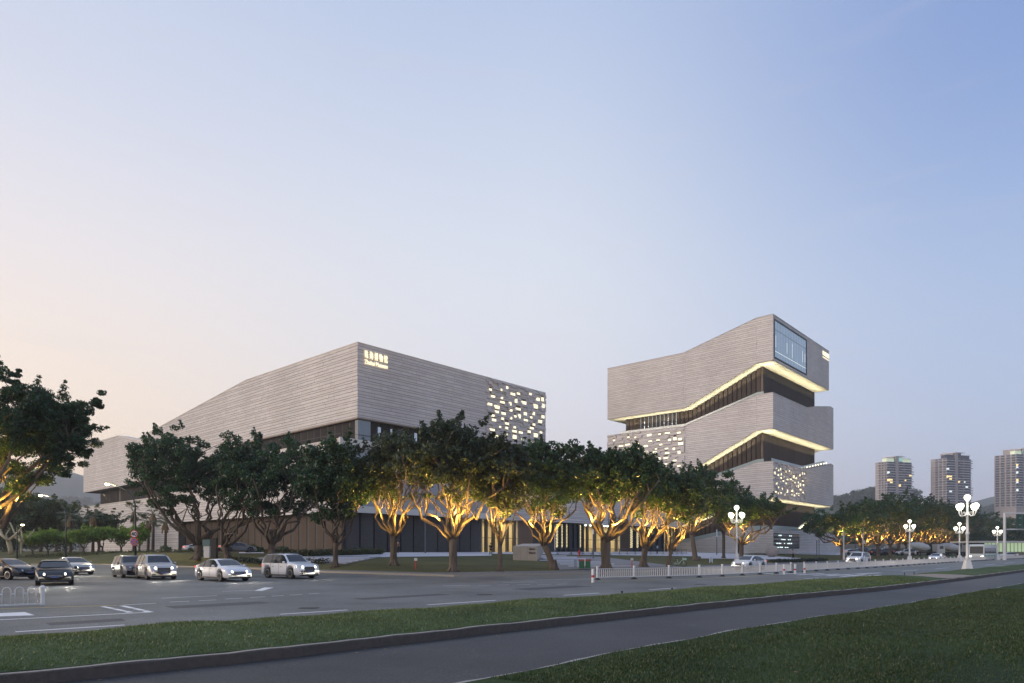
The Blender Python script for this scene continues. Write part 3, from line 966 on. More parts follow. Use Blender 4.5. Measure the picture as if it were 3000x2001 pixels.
# ground floor, left side: brown panels; right side: grey panels, lit halls, glass
GF = 7.33
gl = Face(CP + BU * 1.2, BV, -BU)
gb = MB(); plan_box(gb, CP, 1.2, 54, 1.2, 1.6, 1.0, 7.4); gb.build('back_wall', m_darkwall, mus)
fin_row(gl, 1.3, 53.8, lambda s: 1.35, lambda s: GF, 2.25, mus, m_panel, depth=0.16, wf=0.66, off=0.0)
grf = Face(CP + BV * 1.2, BU, -BV)
def s_at(face, px):
    """distance along a face whose trace is seen at photo column px"""
    k = (px - 1500) / F
    return (k * face.O.y - face.O.x) / (face.d.x - k * face.d.y)
hall1 = (s_at(grf, 1410), s_at(grf, 1512)); hall2 = (s_at(grf, 1706), s_at(grf, 1812)); hall3 = (s_at(grf, 1943), s_at(grf, 1990))
gb = MB()
for a, b in ((1.6, hall1[0]), (hall1[1], s_at(grf, 1625)), (hall2[1], s_at(grf, 1842)), (hall3[1], LEN_P - 0.5)):
    gb.prism([grf.p(a, 1.0, 0), grf.p(b, 1.0, 0), grf.p(b, 7.38, 0), grf.p(a, 7.38, 0)], BV * 0.4)
gb.build('back_wall', m_darkwall, mus)
fin_row(grf, 1.7, hall1[0] - 0.2, lambda s: 1.6, lambda s: GF, 2.45, mus, m_panel_g, depth=0.5, wf=0.80)
fin_row(grf, hall1[1] + 0.1, s_at(grf, 1556), lambda s: 1.6, lambda s: GF, 2.2, mus, mat('timber slat wall', (0.16, 0.10, 0.06), 0.6, var=0.3, scale=2, stretch=(8, 8, 0.4)), depth=0.5, wf=0.99)
fin_row(grf, s_at(grf, 1558), s_at(grf, 1622), lambda s: 1.6, lambda s: GF, 2.0, mus, m_panel_g, depth=0.5, wf=0.72)
fin_row(grf, hall2[1] + 0.2, s_at(grf, 1841), lambda s: 1.6, lambda s: GF, 2.6, mus, m_panel, depth=0.5, wf=0.96)
fin_row(grf, hall3[1] + 0.3, LEN_P - 0.6, lambda s: 1.6, lambda s: GF, 1.3, mus, m_panel, depth=0.5, wf=0.7)
# glazed stretches
m_glow = mat('lit lattice screen', (0.9, 0.8, 0.5), 0.6, emit=(1.0, 0.80, 0.38), estr=0.75)
def glazed(a, b, kinds, name='window'):
    n = len(kinds); w = (b - a) / n
    for i, k in enumerate(kinds):
        s0 = a + w * i; s1 = s0 + w
        mb = MB(); mb.prism([grf.p(s0, 1.6, 0.1), grf.p(s1 - 0.5, 1.6, 0.1), grf.p(s1 - 0.5, GF, 0.1), grf.p(s0, GF, 0.1)], -BV * 0.06)
        o = mb.build(name, m_glass_dk if k != 'g' else mat('reflecting glass', (0.10, 0.13, 0.16), 0.05, metal=0.5), mus)
        mb = MB(); mb.prism([grf.p(s1 - 0.5, 1.6, 0.0), grf.p(s1, 1.6, 0.0), grf.p(s1, GF, 0.0), grf.p(s1 - 0.5, GF, 0.0)], -BV * 0.5)
        f = mb.build('mullion', m_mull); f.parent = o
        if k == 'l':
            mb = MB(); c = s0 + w * 0.12; ww = w * 0.42
            for r in range(17):
                z = GF - 0.25 - r * 0.27
                if z < 2.4: break
                for q in range(3):
                    x = c + (q + 0.5 * (r % 2)) * ww / 3.2
                    mb.prism([grf.p(x, z - 0.17, 0.17), grf.p(x + ww / 4.6, z - 0.17, 0.17), grf.p(x + ww / 4.6, z, 0.17), grf.p(x, z, 0.17)], -BV * 0.03)
            f = mb.build('lattice_screen', m_glow); f.parent = o
glazed(s_at(grf, 1625), s_at(grf, 1706), ['l', 'l', 'l', 'g', 'g', 'l'])
glazed(s_at(grf, 1842), s_at(grf, 1940), ['l', 'l', 'g', 'l', 'g', 'g'])
m_hall = mat('warm hall wall', (0.62, 0.52, 0.34), 0.7, var=0.1, scale=0.7)
def hall(a, b, seed, cols):
    mb = MB(); D = 6.0
    mb.prism([grf.p(a, 1.55, -D), grf.p(b, 1.55, -D), grf.p(b, 7.38, -D), grf.p(a, 7.38, -D)], BV * 0.2)
    mb.prism([grf.p(a, 1.55, 0.3), grf.p(a, 1.55, -D), grf.p(a, 7.38, -D), grf.p(a, 7.38, 0.3)], -BU * 0.2)
    mb.prism([grf.p(b, 1.55, 0.3), grf.p(b, 1.55, -D), grf.p(b, 7.38, -D), grf.p(b, 7.38, 0.3)], BU * 0.2)
    mb.build('hall_wall', m_hall, mus)
    mb = MB(); mb.prism([grf.p(a, 1.5, 0.6), grf.p(b, 1.5, 0.6), grf.p(b, 1.5, -D), grf.p(a, 1.5, -D)], Z * 0.08); mb.build('hall_floor', m_pave, mus)
    mb = MB(); mb.prism([grf.p(a, 7.3, 0.6), grf.p(b, 7.3, 0.6), grf.p(b, 7.3, -D), grf.p(a, 7.3, -D)], Z * 0.06); mb.build('hall_ceiling', m_coping, mus)
    n = cols
    for i in range(n):
        s = a + (b - a) * (i + 0.5) / n
        mb = MB(); mb.prism([grf.p(s - 0.22, 1.6, 0.0), grf.p(s + 0.22, 1.6, 0.0), grf.p(s + 0.22, GF, 0.0), grf.p(s - 0.22, GF, 0.0)], -BV * 0.5)
        mb.build('mullion', mat('bronze mullion', (0.10, 0.075, 0.045), 0.5), mus)
    mb = MB(); mb.prism([grf.p(a, 4.1, 0.2), grf.p(b, 4.1, 0.2), grf.p(b, 4.18, 0.2), grf.p(a, 4.18, 0.2)], -BV * 0.12); mb.build('transom', m_mull, mus)
    area_light('hall_lamp', grf.p((a + b) / 2, 7.1, -D * 0.45), BU, -BV if BU.cross(-BV).z < 0 else BV, (b - a) * 0.8, D * 0.6, 260 * (b - a) / 6, (1.0, 0.85, 0.52))
hall(hall1[0], hall1[1], 1, 5); hall(hall2[0], hall2[1], 2, 5); hall(hall3[0], hall3[1], 3, 4)
# downlights under the bridge soffit at the entrance
for px in (1717, 1731, 1772, 1781, 1815):
    s = s_at(RP_, px)
    mb = MB(); mb.lathe([(0.02, 0.0), (0.14, 0.02), (0.16, 0.14), (0.1, 0.2)], 10, RP_.p(s, 6.95, -0.1)); mb.build('downlight', mat('white lamp', (1, 1, 1), emit=(0.9, 1.0, 0.86), estr=9.0), mus)
# lettering on the sharp corner
def letters(face, s, z, size, text, parent, m, off=0.14, name='lettering', tracking=1.0):
    me = text_mesh(text, size, 0.04, m, name)
    o = link(name, me, parent)
    X = face.d; Y_ = Z; N_ = face.n
    # local x along the face, y up, z out of the wall
    o.matrix_local = Matrix()
    R = Matrix(((X.x, Y_.x, N_.x, 0), (X.y, Y_.y, N_.y, 0), (X.z, Y_.z, N_.z, 0), (0, 0, 0, 1)))
    p = face.p(s, z, off)
    o.matrix_basis = Matrix.Translation(p) @ R
    return o
sA = s_at(RA_, 1066); wA = s_at(RA_, 1133) - sA
zs = 2 + (1612 - 1049) / F * (RA_.p(sA, 0).y)
def fit_letters(face, s, z, width, height, text, parent, m, off, name='lettering'):
    o = letters(face, s, z, 1.0, text, parent, m, off, name)
    xs = [v.co.x for v in o.data.vertices]; ys = [v.co.y for v in o.data.vertices]
    x0, x1, y0, y1 = min(xs), max(xs), min(ys), max(ys)
    for v in o.data.vertices:
        v.co.x = (v.co.x - x0) / (x1 - x0) * width
        v.co.y = (v.co.y - y0) / (y1 - y0) * height
    return o
m_halo = mat('halo backing', (1, 0.9, 0.7), 0.5, emit=(1.0, 0.80, 0.42), estr=0.9)
fit_letters(RA_, sA, zs, wA, 1.15, '珠 海 博 物 馆', mus, m_letter, 0.2)
fit_letters(RA_, sA, zs - 0.82, wA, 0.62, 'Zhuhai Museum', mus, m_letter, 0.2)

# ------------------------------------------------------------------ B: stacked tower on the right
CB = Vector((58.1, 152.0, 0))
tow = thing('planning_exhibition_tower', 'tall stacked zigzag stone tower with glowing soffits and a big corner glass window', 'exhibition tower', (CB.x, CB.y, 1.5))
LB = Face(CB, BV, -BU); RB = Face(CB, BU, -BV)
t1 = [(0, 54.5), (3.7, 54.5), (21.8, 50.1), (44, 50.2)]; b1_ = [(0, 44.3), (3.7, 44.3), (21.3, 36.7), (44, 36.8)]
t2 = [(0, 37.1), (3.7, 37.1), (21.6, 32.2), (44, 32.4)]; b2_ = [(0, 29.1), (3.7, 29.1), (21.3, 20.6), (44, 20.6)]
t3 = [(0, 21.8), (3.7, 21.8), (23, 16.8), (44, 16.4)]; b3_ = [(0, 13.7), (3.7, 13.6), (21.3, 8.4), (24, 7.9)]
t3 = [(0, 21.8), (3.7, 21.8), (24, 16.6)]
rowsB = [0.50, 0.50, 0.36, 0.50, 0.36]
LEN1, LEN2 = 38.3, 42.0
sh = MB()
side_prism(sh, CB, t1 + b1_[::-1], 0, LEN1)
side_prism(sh, CB, t2 + b2_[::-1], 0, LEN2)
side_prism(sh, CB, t3 + b3_[::-1], 0, LEN2)
# raised ramped parapets at the right ends of the middle and lower volumes
def right_parapet(mb, pts, zlow):
    P = [RB.p(s, z) for s, z in pts] + [RB.p(pts[-1][0], zlow), RB.p(pts[0][0], zlow)]
    mb.prism(P, BV * 0.6)
r2 = [(21.5, 37.1), (27.7, 38.3), (39.4, 40.1), (42, 39.9)]; r3 = [(20.5, 21.75), (39.4, 24.9), (42, 24.7)]
right_parapet(sh, r2, 36.9); right_parapet(sh, r3, 21.6)
sh.build('wall', m_joint, tow)
co = MB()
AI, BI, EI = 3.3, 3.8, 3.6
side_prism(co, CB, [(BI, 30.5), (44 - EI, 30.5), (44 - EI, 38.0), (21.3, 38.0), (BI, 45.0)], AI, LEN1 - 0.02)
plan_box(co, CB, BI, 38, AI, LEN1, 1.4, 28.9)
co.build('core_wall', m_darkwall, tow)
st = []
pf2 = (21.5, 44.0)
sl2 = scatter_slots(LB, pf2[0], pf2[1], lambda s: 20.8, lambda s: interp(t2, s) - 0.3, 54, tow, 5, 0.58)
sl3 = scatter_slots(RB, 0.2, 21.3, lambda s: 14.2, lambda s: 21.3, 46, tow, 9, 0.42)
gwin = (0.5, 21.3, 45.0, 53.7)
st += cover(LB, [(-0.06, 54.5)] + t1[1:], [(-0.06, 44.3)] + b1_[1:], rowsB, (1.2, 1.6, 2.0), gapz=0.06)
st += cover(RB, [(-0.06, 54.5), (LEN1, 54.5)], [(-0.06, 44.3), (LEN1, 44.3)], rowsB, (1.2, 1.6, 2.0), [gwin], gapz=0.06)
st += cover(LB, [(-0.06, 37.1), (3.7, 37.1), (21.5, 32.23)], [(-0.06, 29.1), (3.7, 29.1), (21.3, 20.6), (21.5, 20.6)], rowsB, (1.2, 1.6, 2.0), gapz=0.06)
st += cover(LB, [(21.5, 32.23), (44, 32.4)], [(21.5, 20.6), (44, 20.6)], [0.30, 0.45, 0.30, 0.55], (0.9, 1.3, 1.8, 2.4), sl2, carved)
st += cover(RB, [(-0.06, 37.1), (21.5, 37.1)] + r2[1:], [(-0.06, 29.1), (LEN2, 29.1)], rowsB, (1.2, 1.6, 2.0), gapz=0.06)
st += cover(LB, [(-0.06, 21.8)] + t3[1:], [(-0.06, 13.7)] + b3_[1:], rowsB, (1.2, 1.6, 2.0), gapz=0.06)
st += cover(RB, [(0, 21.8), (21.5, 21.85)], [(0, 13.7), (21.5, 13.7)], [0.30, 0.45, 0.30, 0.55], (0.6, 0.9, 1.3, 1.7), sl3, carved)
st += cover(RB, [(21.5, 21.9), (39.4, 24.9), (42, 24.7)], [(21.5, 13.7), (42, 13.7)], rowsB, (1.2, 1.6, 2.0), gapz=0.06)
# base
CBB = CB - BU * 0.0
tb = [(0, 6.6), (7.2, 6.6), (19, 4.3), (33, 1.7)]; bb = [(0, 1.3), (33, 1.3)]
rb = [(0, 6.6), (17, 6.6), (25.4, 7.3), (36, 6.7), (50, 5.2)]
bs = MB()
side_prism(bs, CB, tb + bb[::-1], 0, 3.1)
P = [RB.p(s, z) for s, z in rb] + [RB.p(50, 1.2), RB.p(0, 1.2)]
bs.prism(P, BV * 4.0)
bs.build('base_wall', m_joint, tow)
holes_b = [(0.15, 16.5, z, z + 0.5) for z in (2.45, 3.35, 4.25, 5.15)]
st += cover(LB, [(-0.06, 6.6)] + tb[1:], [(-0.06, 1.3), (33, 1.3)], [0.42, 0.42, 0.32], (1.2, 1.6, 2.0), [(6.7, 8.1, 1.2, 4.3)], gapz=0.05)
st += cover(RB, [(-0.06, 6.6)] + rb[1:], [(-0.06, 1.2), (50, 1.2)], [0.42, 0.42, 0.32], (1.2, 1.6, 2.0), holes_b, gapz=0.05)
lay_stones(st, tow)
mb = MB(); mb.prism([LB.p(6.7, 1.4, 0.02), LB.p(8.1, 1.4, 0.02), LB.p(8.1, 4.2, 0.02), LB.p(6.7, 4.2, 0.02)], -BU * 0.04); mb.build('door', m_mull, tow)
# long slots in the base with daylight lamps inside
for i, z in enumerate((2.45, 3.35, 4.25, 5.15)):
    mb = MB(); mb.prism([RB.p(0.2, z + 0.02, 0.01), RB.p(16.4, z + 0.02, 0.01), RB.p(16.4, z + 0.48, 0.01), RB.p(0.2, z + 0.48, 0.01)], -BV * 0.02)
    o = mb.build('window', m_glass_dk, tow)
    r = random.Random(i + 3); mb = MB(); s = 1.9
    while s < 10.8:
        w = r.uniform(0.25, 1.3)
        if r.random() < 0.68:
            mb.prism([RB.p(s, z + 0.08, 0.035), RB.p(s + w, z + 0.08, 0.035), RB.p(s + w, z + r.uniform(0.25, 0.4), 0.035), RB.p(s, z + 0.3, 0.035)], -BV * 0.01)
        s += w + r.uniform(0.05, 0.4)
    f = mb.build('lamp_strip', mat('cool lamp strip', (0.8, 0.9, 0.85), emit=(0.80, 0.97, 0.90), estr=1.0)); f.parent = o
# soffits, copings
def soffit(C, bot, L0, parent, inset=0.02):
    mb = MB()
    for (a, za), (b, zb) in zip(bot, bot[1:]):
        p = [C + BV * a + Z * (za - 0.02) + BU * 0.0, C + BV * b + Z * (zb - 0.02), C + BV * b + Z * (zb - 0.02) + BU * L0, C + BV * a + Z * (za - 0.02) + BU * L0]
        mb.hexa([q - Z * 0.08 for q in p] + p)
    return mb.build('soffit', m_soffit, parent)
for bt, Lx in ((b1_, LEN1), (b2_, LEN2), (b3_, LEN2)):
    soffit(CB, bt, Lx, tow)
m_edge = mat('grey coping', (0.36, 0.35, 0.35), 0.6)
coping(LB, t1, tow, h=0.1, m=m_edge); coping(RB, [(0, 54.5), (LEN1, 54.5)], tow, h=0.1, m=m_edge)
coping(LB, t2, tow, h=0.1, m=m_edge); coping(LB, t3, tow, h=0.1, m=m_edge); coping(LB, tb, tow, h=0.08, m=m_edge, w=0.5)
coping(RB, [(0, 37.1), (21.5, 37.1)] + r2[1:], tow, h=0.08, m=m_edge); coping(RB, [(0, 21.8), (20.5, 21.8)] + r3[1:], tow, h=0.08, m=m_edge); coping(RB, rb, tow, h=0.08, m=m_edge)
# bronze fins in the recesses
fl = Face(CB + BU * AI, BV, -BU); frb = Face(CB + BV * BI, BU, -BV)
fin_row(fl, BI + 0.25, 44 - EI, lambda s: interp(t2, s) - 0.5, lambda s: interp(b1_, s) - 0.11, 1.15, tow, m_fin, depth=0.55, wf=0.66)
fin_row(fl, BI + 0.25, 38, lambda s: interp(t3, s) - 0.5 if s < 24 else 8, lambda s: interp(b2_, s) - 0.11, 1.15, tow, m_fin, depth=0.55, wf=0.66)
fin_row(fl, BI + 0.25, 24.5, lambda s: interp(tb, s) - 0.5, lambda s: interp(b3_, s) - 0.11, 1.15, tow, m_fin, depth=0.55, wf=0.66)
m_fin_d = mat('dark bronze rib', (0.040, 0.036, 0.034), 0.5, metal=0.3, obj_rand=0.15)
fin_row(frb, AI + 0.3, LEN1, lambda s: 36.4, lambda s: 44.18, 0.62, tow, m_fin_d, 'wall_rib', depth=0.3, wf=0.5)
m_fin_e = mat('brown rib', (0.072, 0.056, 0.046), 0.5, metal=0.3, obj_rand=0.15)
fin_row(frb, AI + 0.3, LEN1, lambda s: 21.2, lambda s: 28.98, 0.62, tow, m_fin_e, 'wall_rib', depth=0.3, wf=0.5)
fin_row(frb, AI + 0.3, LEN1, lambda s: 6.0, lambda s: 13.58, 0.62, tow, m_fin_e, 'wall_rib', depth=0.3, wf=0.5)
for z0, z1 in ((36.6, 44.2), (21.3, 29.0), (6.4, 13.6)):
    mb = MB(); mb.prism([fl.p(BI - 0.35, z0, 0.35), fl.p(BI + 0.1, z0, 0.35), fl.p(BI + 0.1, z1, 0.35), fl.p(BI - 0.35, z1, 0.35)], BU * 0.5); mb.build('corner_post', m_fin, tow)
# lit glazed stretch at the left of the upper recess
mb = MB(); s0, s1 = 24.8, 36.2
mb.prism([fl.p(s0, 32.4, 0.03), fl.p(s1, 32.4, 0.03), fl.p(s1, 36.6, 0.03), fl.p(s0, 36.6, 0.03)], -BU * 0.02)
gl_ = mb.build('window', mat('lit gallery glass', (0.2, 0.3, 0.35), 0.1, emit=(0.55, 0.75, 0.86), estr=0.55), tow)
mb = MB(); r = random.Random(4)
for k in range(60):
    s = r.uniform(s0 + 0.3, s1 - 0.6); z = 32.6 + (r.random() ** 1.6) * 2.7; w = r.uniform(0.1, 0.5); h = r.uniform(0.06, 0.3)
    mb.prism([fl.p(s, z, 0.08), fl.p(s + w, z, 0.08), fl.p(s + w, z + h, 0.08), fl.p(s, z + h, 0.08)], -BU * 0.02)
f = mb.build('gallery_light', mat('gallery lamps', (1, 1, 1), emit=(0.92, 0.96, 1.0), estr=1.8)); f.parent = gl_
# corner window of the top volume
gx0, gx1, gz0, gz1 = gwin
n = 12; w = (gx1 - gx0 - 0.5) / n
for i in range(n):
    for z0, z1 in ((gz0 + 0.25, gz1 - 2.35), (gz1 - 2.25, gz1 - 0.3)):
        a = gx0 + 0.25 + w * i
        mb = MB(); mb.prism([RB.p(a + 0.03, z0, 0.02), RB.p(a + w - 0.05, z0, 0.02), RB.p(a + w - 0.05, z1, 0.02), RB.p(a + 0.03, z1, 0.02)], -BV * 0.03)
        mb.build('glass_pane', mat('corner window glass', (0.33, 0.40, 0.46), 0.12, spec=0.9, metal=0.35, obj_rand=0.06, emit=(0.5, 0.65, 0.75), estr=0.10), tow)
mb = MB()
for a0, a1, z0, z1 in ((gx0, gx1, gz1 - 0.3, gz1), (gx0, gx1, gz0, gz0 + 0.25), (gx0, gx0 + 0.25, gz0, gz1), (gx1 - 0.28, gx1, gz0, gz1)):
    mb.prism([RB.p(a0, z0, 0.0), RB.p(a1, z0, 0.0), RB.p(a1, z1, 0.0), RB.p(a0, z1, 0.0)], -BV * 0.16)
mb.build('window_frame', m_mull, tow)
mb = MB(); r = random.Random(8)
for i, (z0, z1) in {0: (47.5, 50.2), 4: (47.6, 50.0), 6: (47.2, 50.6), 10: (47.6, 50.4), 11: (47.9, 50.0)}.items():
    a = gx0 + 0.25 + w * (i + 0.45)
    mb.prism([RB.p(a, z0, 0.055), RB.p(a + 0.1, z0, 0.055), RB.p(a + 0.1, z1, 0.055), RB.p(a, z1, 0.055)], -BV * 0.01)
mb.prism([RB.p(gx0 + 0.4, 46.55, 0.055), RB.p(gx1 - 0.5, 46.55, 0.055), RB.p(gx1 - 0.5, 46.62, 0.055), RB.p(gx0 + 0.4, 46.62, 0.055)], -BV * 0.01)
mb.build('interior_light', mat('pale lamp line', (1, 1, 1), emit=(0.95, 1.0, 0.93), estr=0.7), tow)
# glass balustrades along the terraces
def balustrade(face, pts, parent, h=1.0, off=-0.35):
    mb = MB()
    for (a, za), (b, zb) in zip(pts, pts[1:]):
        mb.hexa([face.p(a, za, off), face.p(b, zb, off), face.p(b, zb, off - 0.03), face.p(a, za, off - 0.03), face.p(a, za + h, off), face.p(b, zb + h, off), face.p(b, zb + h, off - 0.03), face.p(a, za + h, off - 0.03)])
    o = mb.build('balustrade', m_rail, parent)
    mb = MB(); mb.tube([face.p(a, z + h + 0.03, off - 0.015) for a, z in pts], 0.03, 5); f = mb.build('handrail', m_mull); f.parent = o
balustrade(LB, [(2.2, 37.1), (3.7, 37.1), (21.6, 32.2), (40, 32.4)], tow, 0.7)
balustrade(LB, [(2.2, 21.8), (3.7, 21.8), (23.5, 16.7)], tow, 0.8)
balustrade(RB, [(1, 21.8), (20.5, 21.8), (37, 24.6)], tow, 0.9, -0.7)
balustrade(LB, [(1, 6.6), (7.2, 6.6), (19, 4.3), (31, 2.1)], tow, 0.95, -0.5)
balustrade(RB, [(1, 6.6), (17, 6.6), (27, 9.6)], tow, 0.95, -0.5)
mb = MB()
for k in range(9):
    s = 18 + k * 1.1; z = 6.9 + (s - 17) * 0.3
    mb.ball(RB.p(s, z + 0.2, -0.3), 0.13, 8)
for k in range(8):
    s = 22 + k * 2.1; mb.ball(RB.p(s, 22.2 + (s - 20.5) * 0.167, -0.1), 0.12, 8)
mb.build('step_lights', mat('small warm lamps', (1, 0.9, 0.6), emit=(1.0, 0.86, 0.55), estr=5.0), tow, kind='stuff')
# lettering beside the top right edge (eight characters over a line of small print)
sB = s_at(RB, 2408.5); wB = s_at(RB, 2427) - sB; zb_ = 2 + (1612 - 1029.5) / F * RB.p(sB, 0).y - 0.55
fit_letters(RB, sB, zb_ - 0.35, wB, 1.15, '珠海市规划展览馆', tow, m_letter, 0.16)
mb = MB(); mb.prism([RB.p(sB, zb_ - 0.95, 0.12), RB.p(sB + wB, zb_ - 0.95, 0.12), RB.p(sB + wB, zb_ - 0.7, 0.12), RB.p(sB, zb_ - 0.7, 0.12)], -BV * 0.04); mb.build('lettering', m_letter, tow)
# LED lines washing the soffits, hung at the recess walls
WARM = (1.0, 0.92, 0.66)
def wash(bot, ov, dz, e):
    for (a, za), (b, zb) in zip(bot, bot[1:]):
        if b > 42: b2, zb2 = b - 1.0, zb
        else: b2, zb2 = b, zb
        d = Vector(BV * (b2 - a) + Z * (zb2 - za)); ln = d.length
        p = CB + BV * (a + b2) / 2 + Z * ((za + zb2) / 2 - dz) + BU * (ov * 0.55)
        u = d.normalized(); v = BU
        if u.cross(v).z < 0: v = -BU
        area_light('soffit_lamp', p, u, v, ln * 0.98, 0.5, e * ln, WARM)
def wash_r(z, L0, dz, e):
    p = CB + BU * (L0 / 2) + BV * (BI * 0.5) + Z * (z - dz)
    v = BV if BU.cross(BV).z > 0 else -BV
    area_light('soffit_lamp', p, BU, v, L0 * 0.98, 0.5, e * L0, WARM)
wash(b1_, AI, 2.0, 19); wash_r(44.2, LEN1, 2.0, 19)
wash(b2_, AI, 2.0, 19); wash_r(29.0, LEN2, 2.0, 19)
wash(b3_, AI, 2.0, 18); wash_r(13.6, LEN2, 2.0, 18)

# ================================================================== PAVING IN FRONT OF THE MUSEUM
on_ground('plaza_paving', [(700, 1622), (2010, 1627), (2010, 1616.5), (700, 1617)], m_pave, 0.03, 14)
on_ground('plaza_paving', [(1100, 1634), (1440, 1629), (1440, 1621), (1040, 1622)], m_pave, 0.04, 8)
on_ground('plaza_paving', [(1585, 1624.5), (2060, 1631), (2200, 1624), (2000, 1617)], m_pave, 0.05, 8)
on_ground('plaza_paving', [(2055, 1637), (2400, 1640.5), (2230, 1627), (2050, 1624.5)], m_pave, 0.045, 8)
on_ground('plaza_paving', [(2210, 1622.5), (2480, 1627), (2480, 1620), (2060, 1619)], m_pave, 0.06, 8)
m_band = mat('dark paving band', (0.20, 0.20, 0.21), 0.7, var=0.2)
on_ground('walkway', [(700, 1662), (1010, 1655), (1120, 1632), (820, 1632)], m_band, 0.045, 8)
for k in range(7):
    y = 1659 - k * 3.9 - 0.02 * k * k; x0 = 720 + 22 * k; x1 = 1015 + 17 * k
    on_ground('paving_band', [(x0, y), (x1, y - 6), (x1, y - 8.4), (x0, y - 2.4)], m_pave, 0.06, 6)
on_ground('walkway', [(1640, 1671), (2020, 1665), (1760, 1632), (1580, 1627)], m_band, 0.05, 8)
for k, (x0, x1, y) in enumerate([(1576, 1660, 1629.5), (1572, 1690, 1634), (1574, 1716, 1638.5), (1580, 1728, 1643), (1605, 1760, 1648), (1640, 1800, 1654), (1665, 1850, 1660)]):
    on_ground('paving_band', [(x0, y + 1.6), (x1, y + 1.6), (x1, y - 0.6), (x0, y - 0.6)], m_pave, 0.075, 6)

# ================================================================== TREES
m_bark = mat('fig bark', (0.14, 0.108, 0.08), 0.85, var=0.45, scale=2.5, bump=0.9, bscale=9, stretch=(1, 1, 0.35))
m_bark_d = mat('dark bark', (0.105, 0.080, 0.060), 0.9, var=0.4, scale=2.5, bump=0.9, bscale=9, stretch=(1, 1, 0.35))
m_leaf = leaf_mat('fig leaves', (0.028, 0.070, 0.031), 0.55, 0.24)
m_leaf2 = leaf_mat('dull fig leaves', (0.034, 0.056, 0.028), 0.5, 0.24)
m_leaf3 = leaf_mat('bright shrub leaves', (0.15, 0.25, 0.05), 0.45, 0.35)
m_leaf4 = leaf_mat('background leaves', (0.042, 0.078, 0.034), 0.45, 0.22)
m_leaf_far = leaf_mat('hill tree leaves', (0.05, 0.075, 0.04), 0.4, 0.1)

def leaves(centres, radii, per, size, r, flat_=0.65):
    """small leaf faces spread through the clumps"""
    C = np.repeat(centres, per, axis=0); Rr = np.repeat(radii, per)
    n = len(C)
    d = r.normal(size=(n, 3)); d /= np.linalg.norm(d, axis=1)[:, None]
    rad = Rr * r.uniform(0.15, 1.0, n) ** 0.5
    P = C + d * rad[:, None] * np.array([1, 1, flat_])
    nr = d * 0.75 + r.normal(size=(n, 3)) * 0.75 + np.array([0, 0, 0.3]); nr /= np.linalg.norm(nr, axis=1)[:, None]
    t = np.cross(nr, r.normal(size=(n, 3))); t /= np.linalg.norm(t, axis=1)[:, None] + 1e-9
    b = np.cross(nr, t)
    L_ = size * r.uniform(0.6, 1.35, n)[:, None]; W = L_ * 0.55
    V = np.stack([P - t * L_, P + b * W, P + t * L_, P - b * W], 1).reshape(-1, 3)
    return V, np.arange(4 * n).reshape(-1, 4)

def curve(p, q, bend, r, k=6):
    p, q = np.array(p), np.array(q)
    m = (p + q) / 2 + bend
    return [tuple((1 - t) ** 2 * p + 2 * t * (1 - t) * m + t * t * q + (r.normal(size=3) * 0.05 * np.linalg.norm(q - p) * math.sin(math.pi * t))) for t in np.linspace(0, 1, k)]

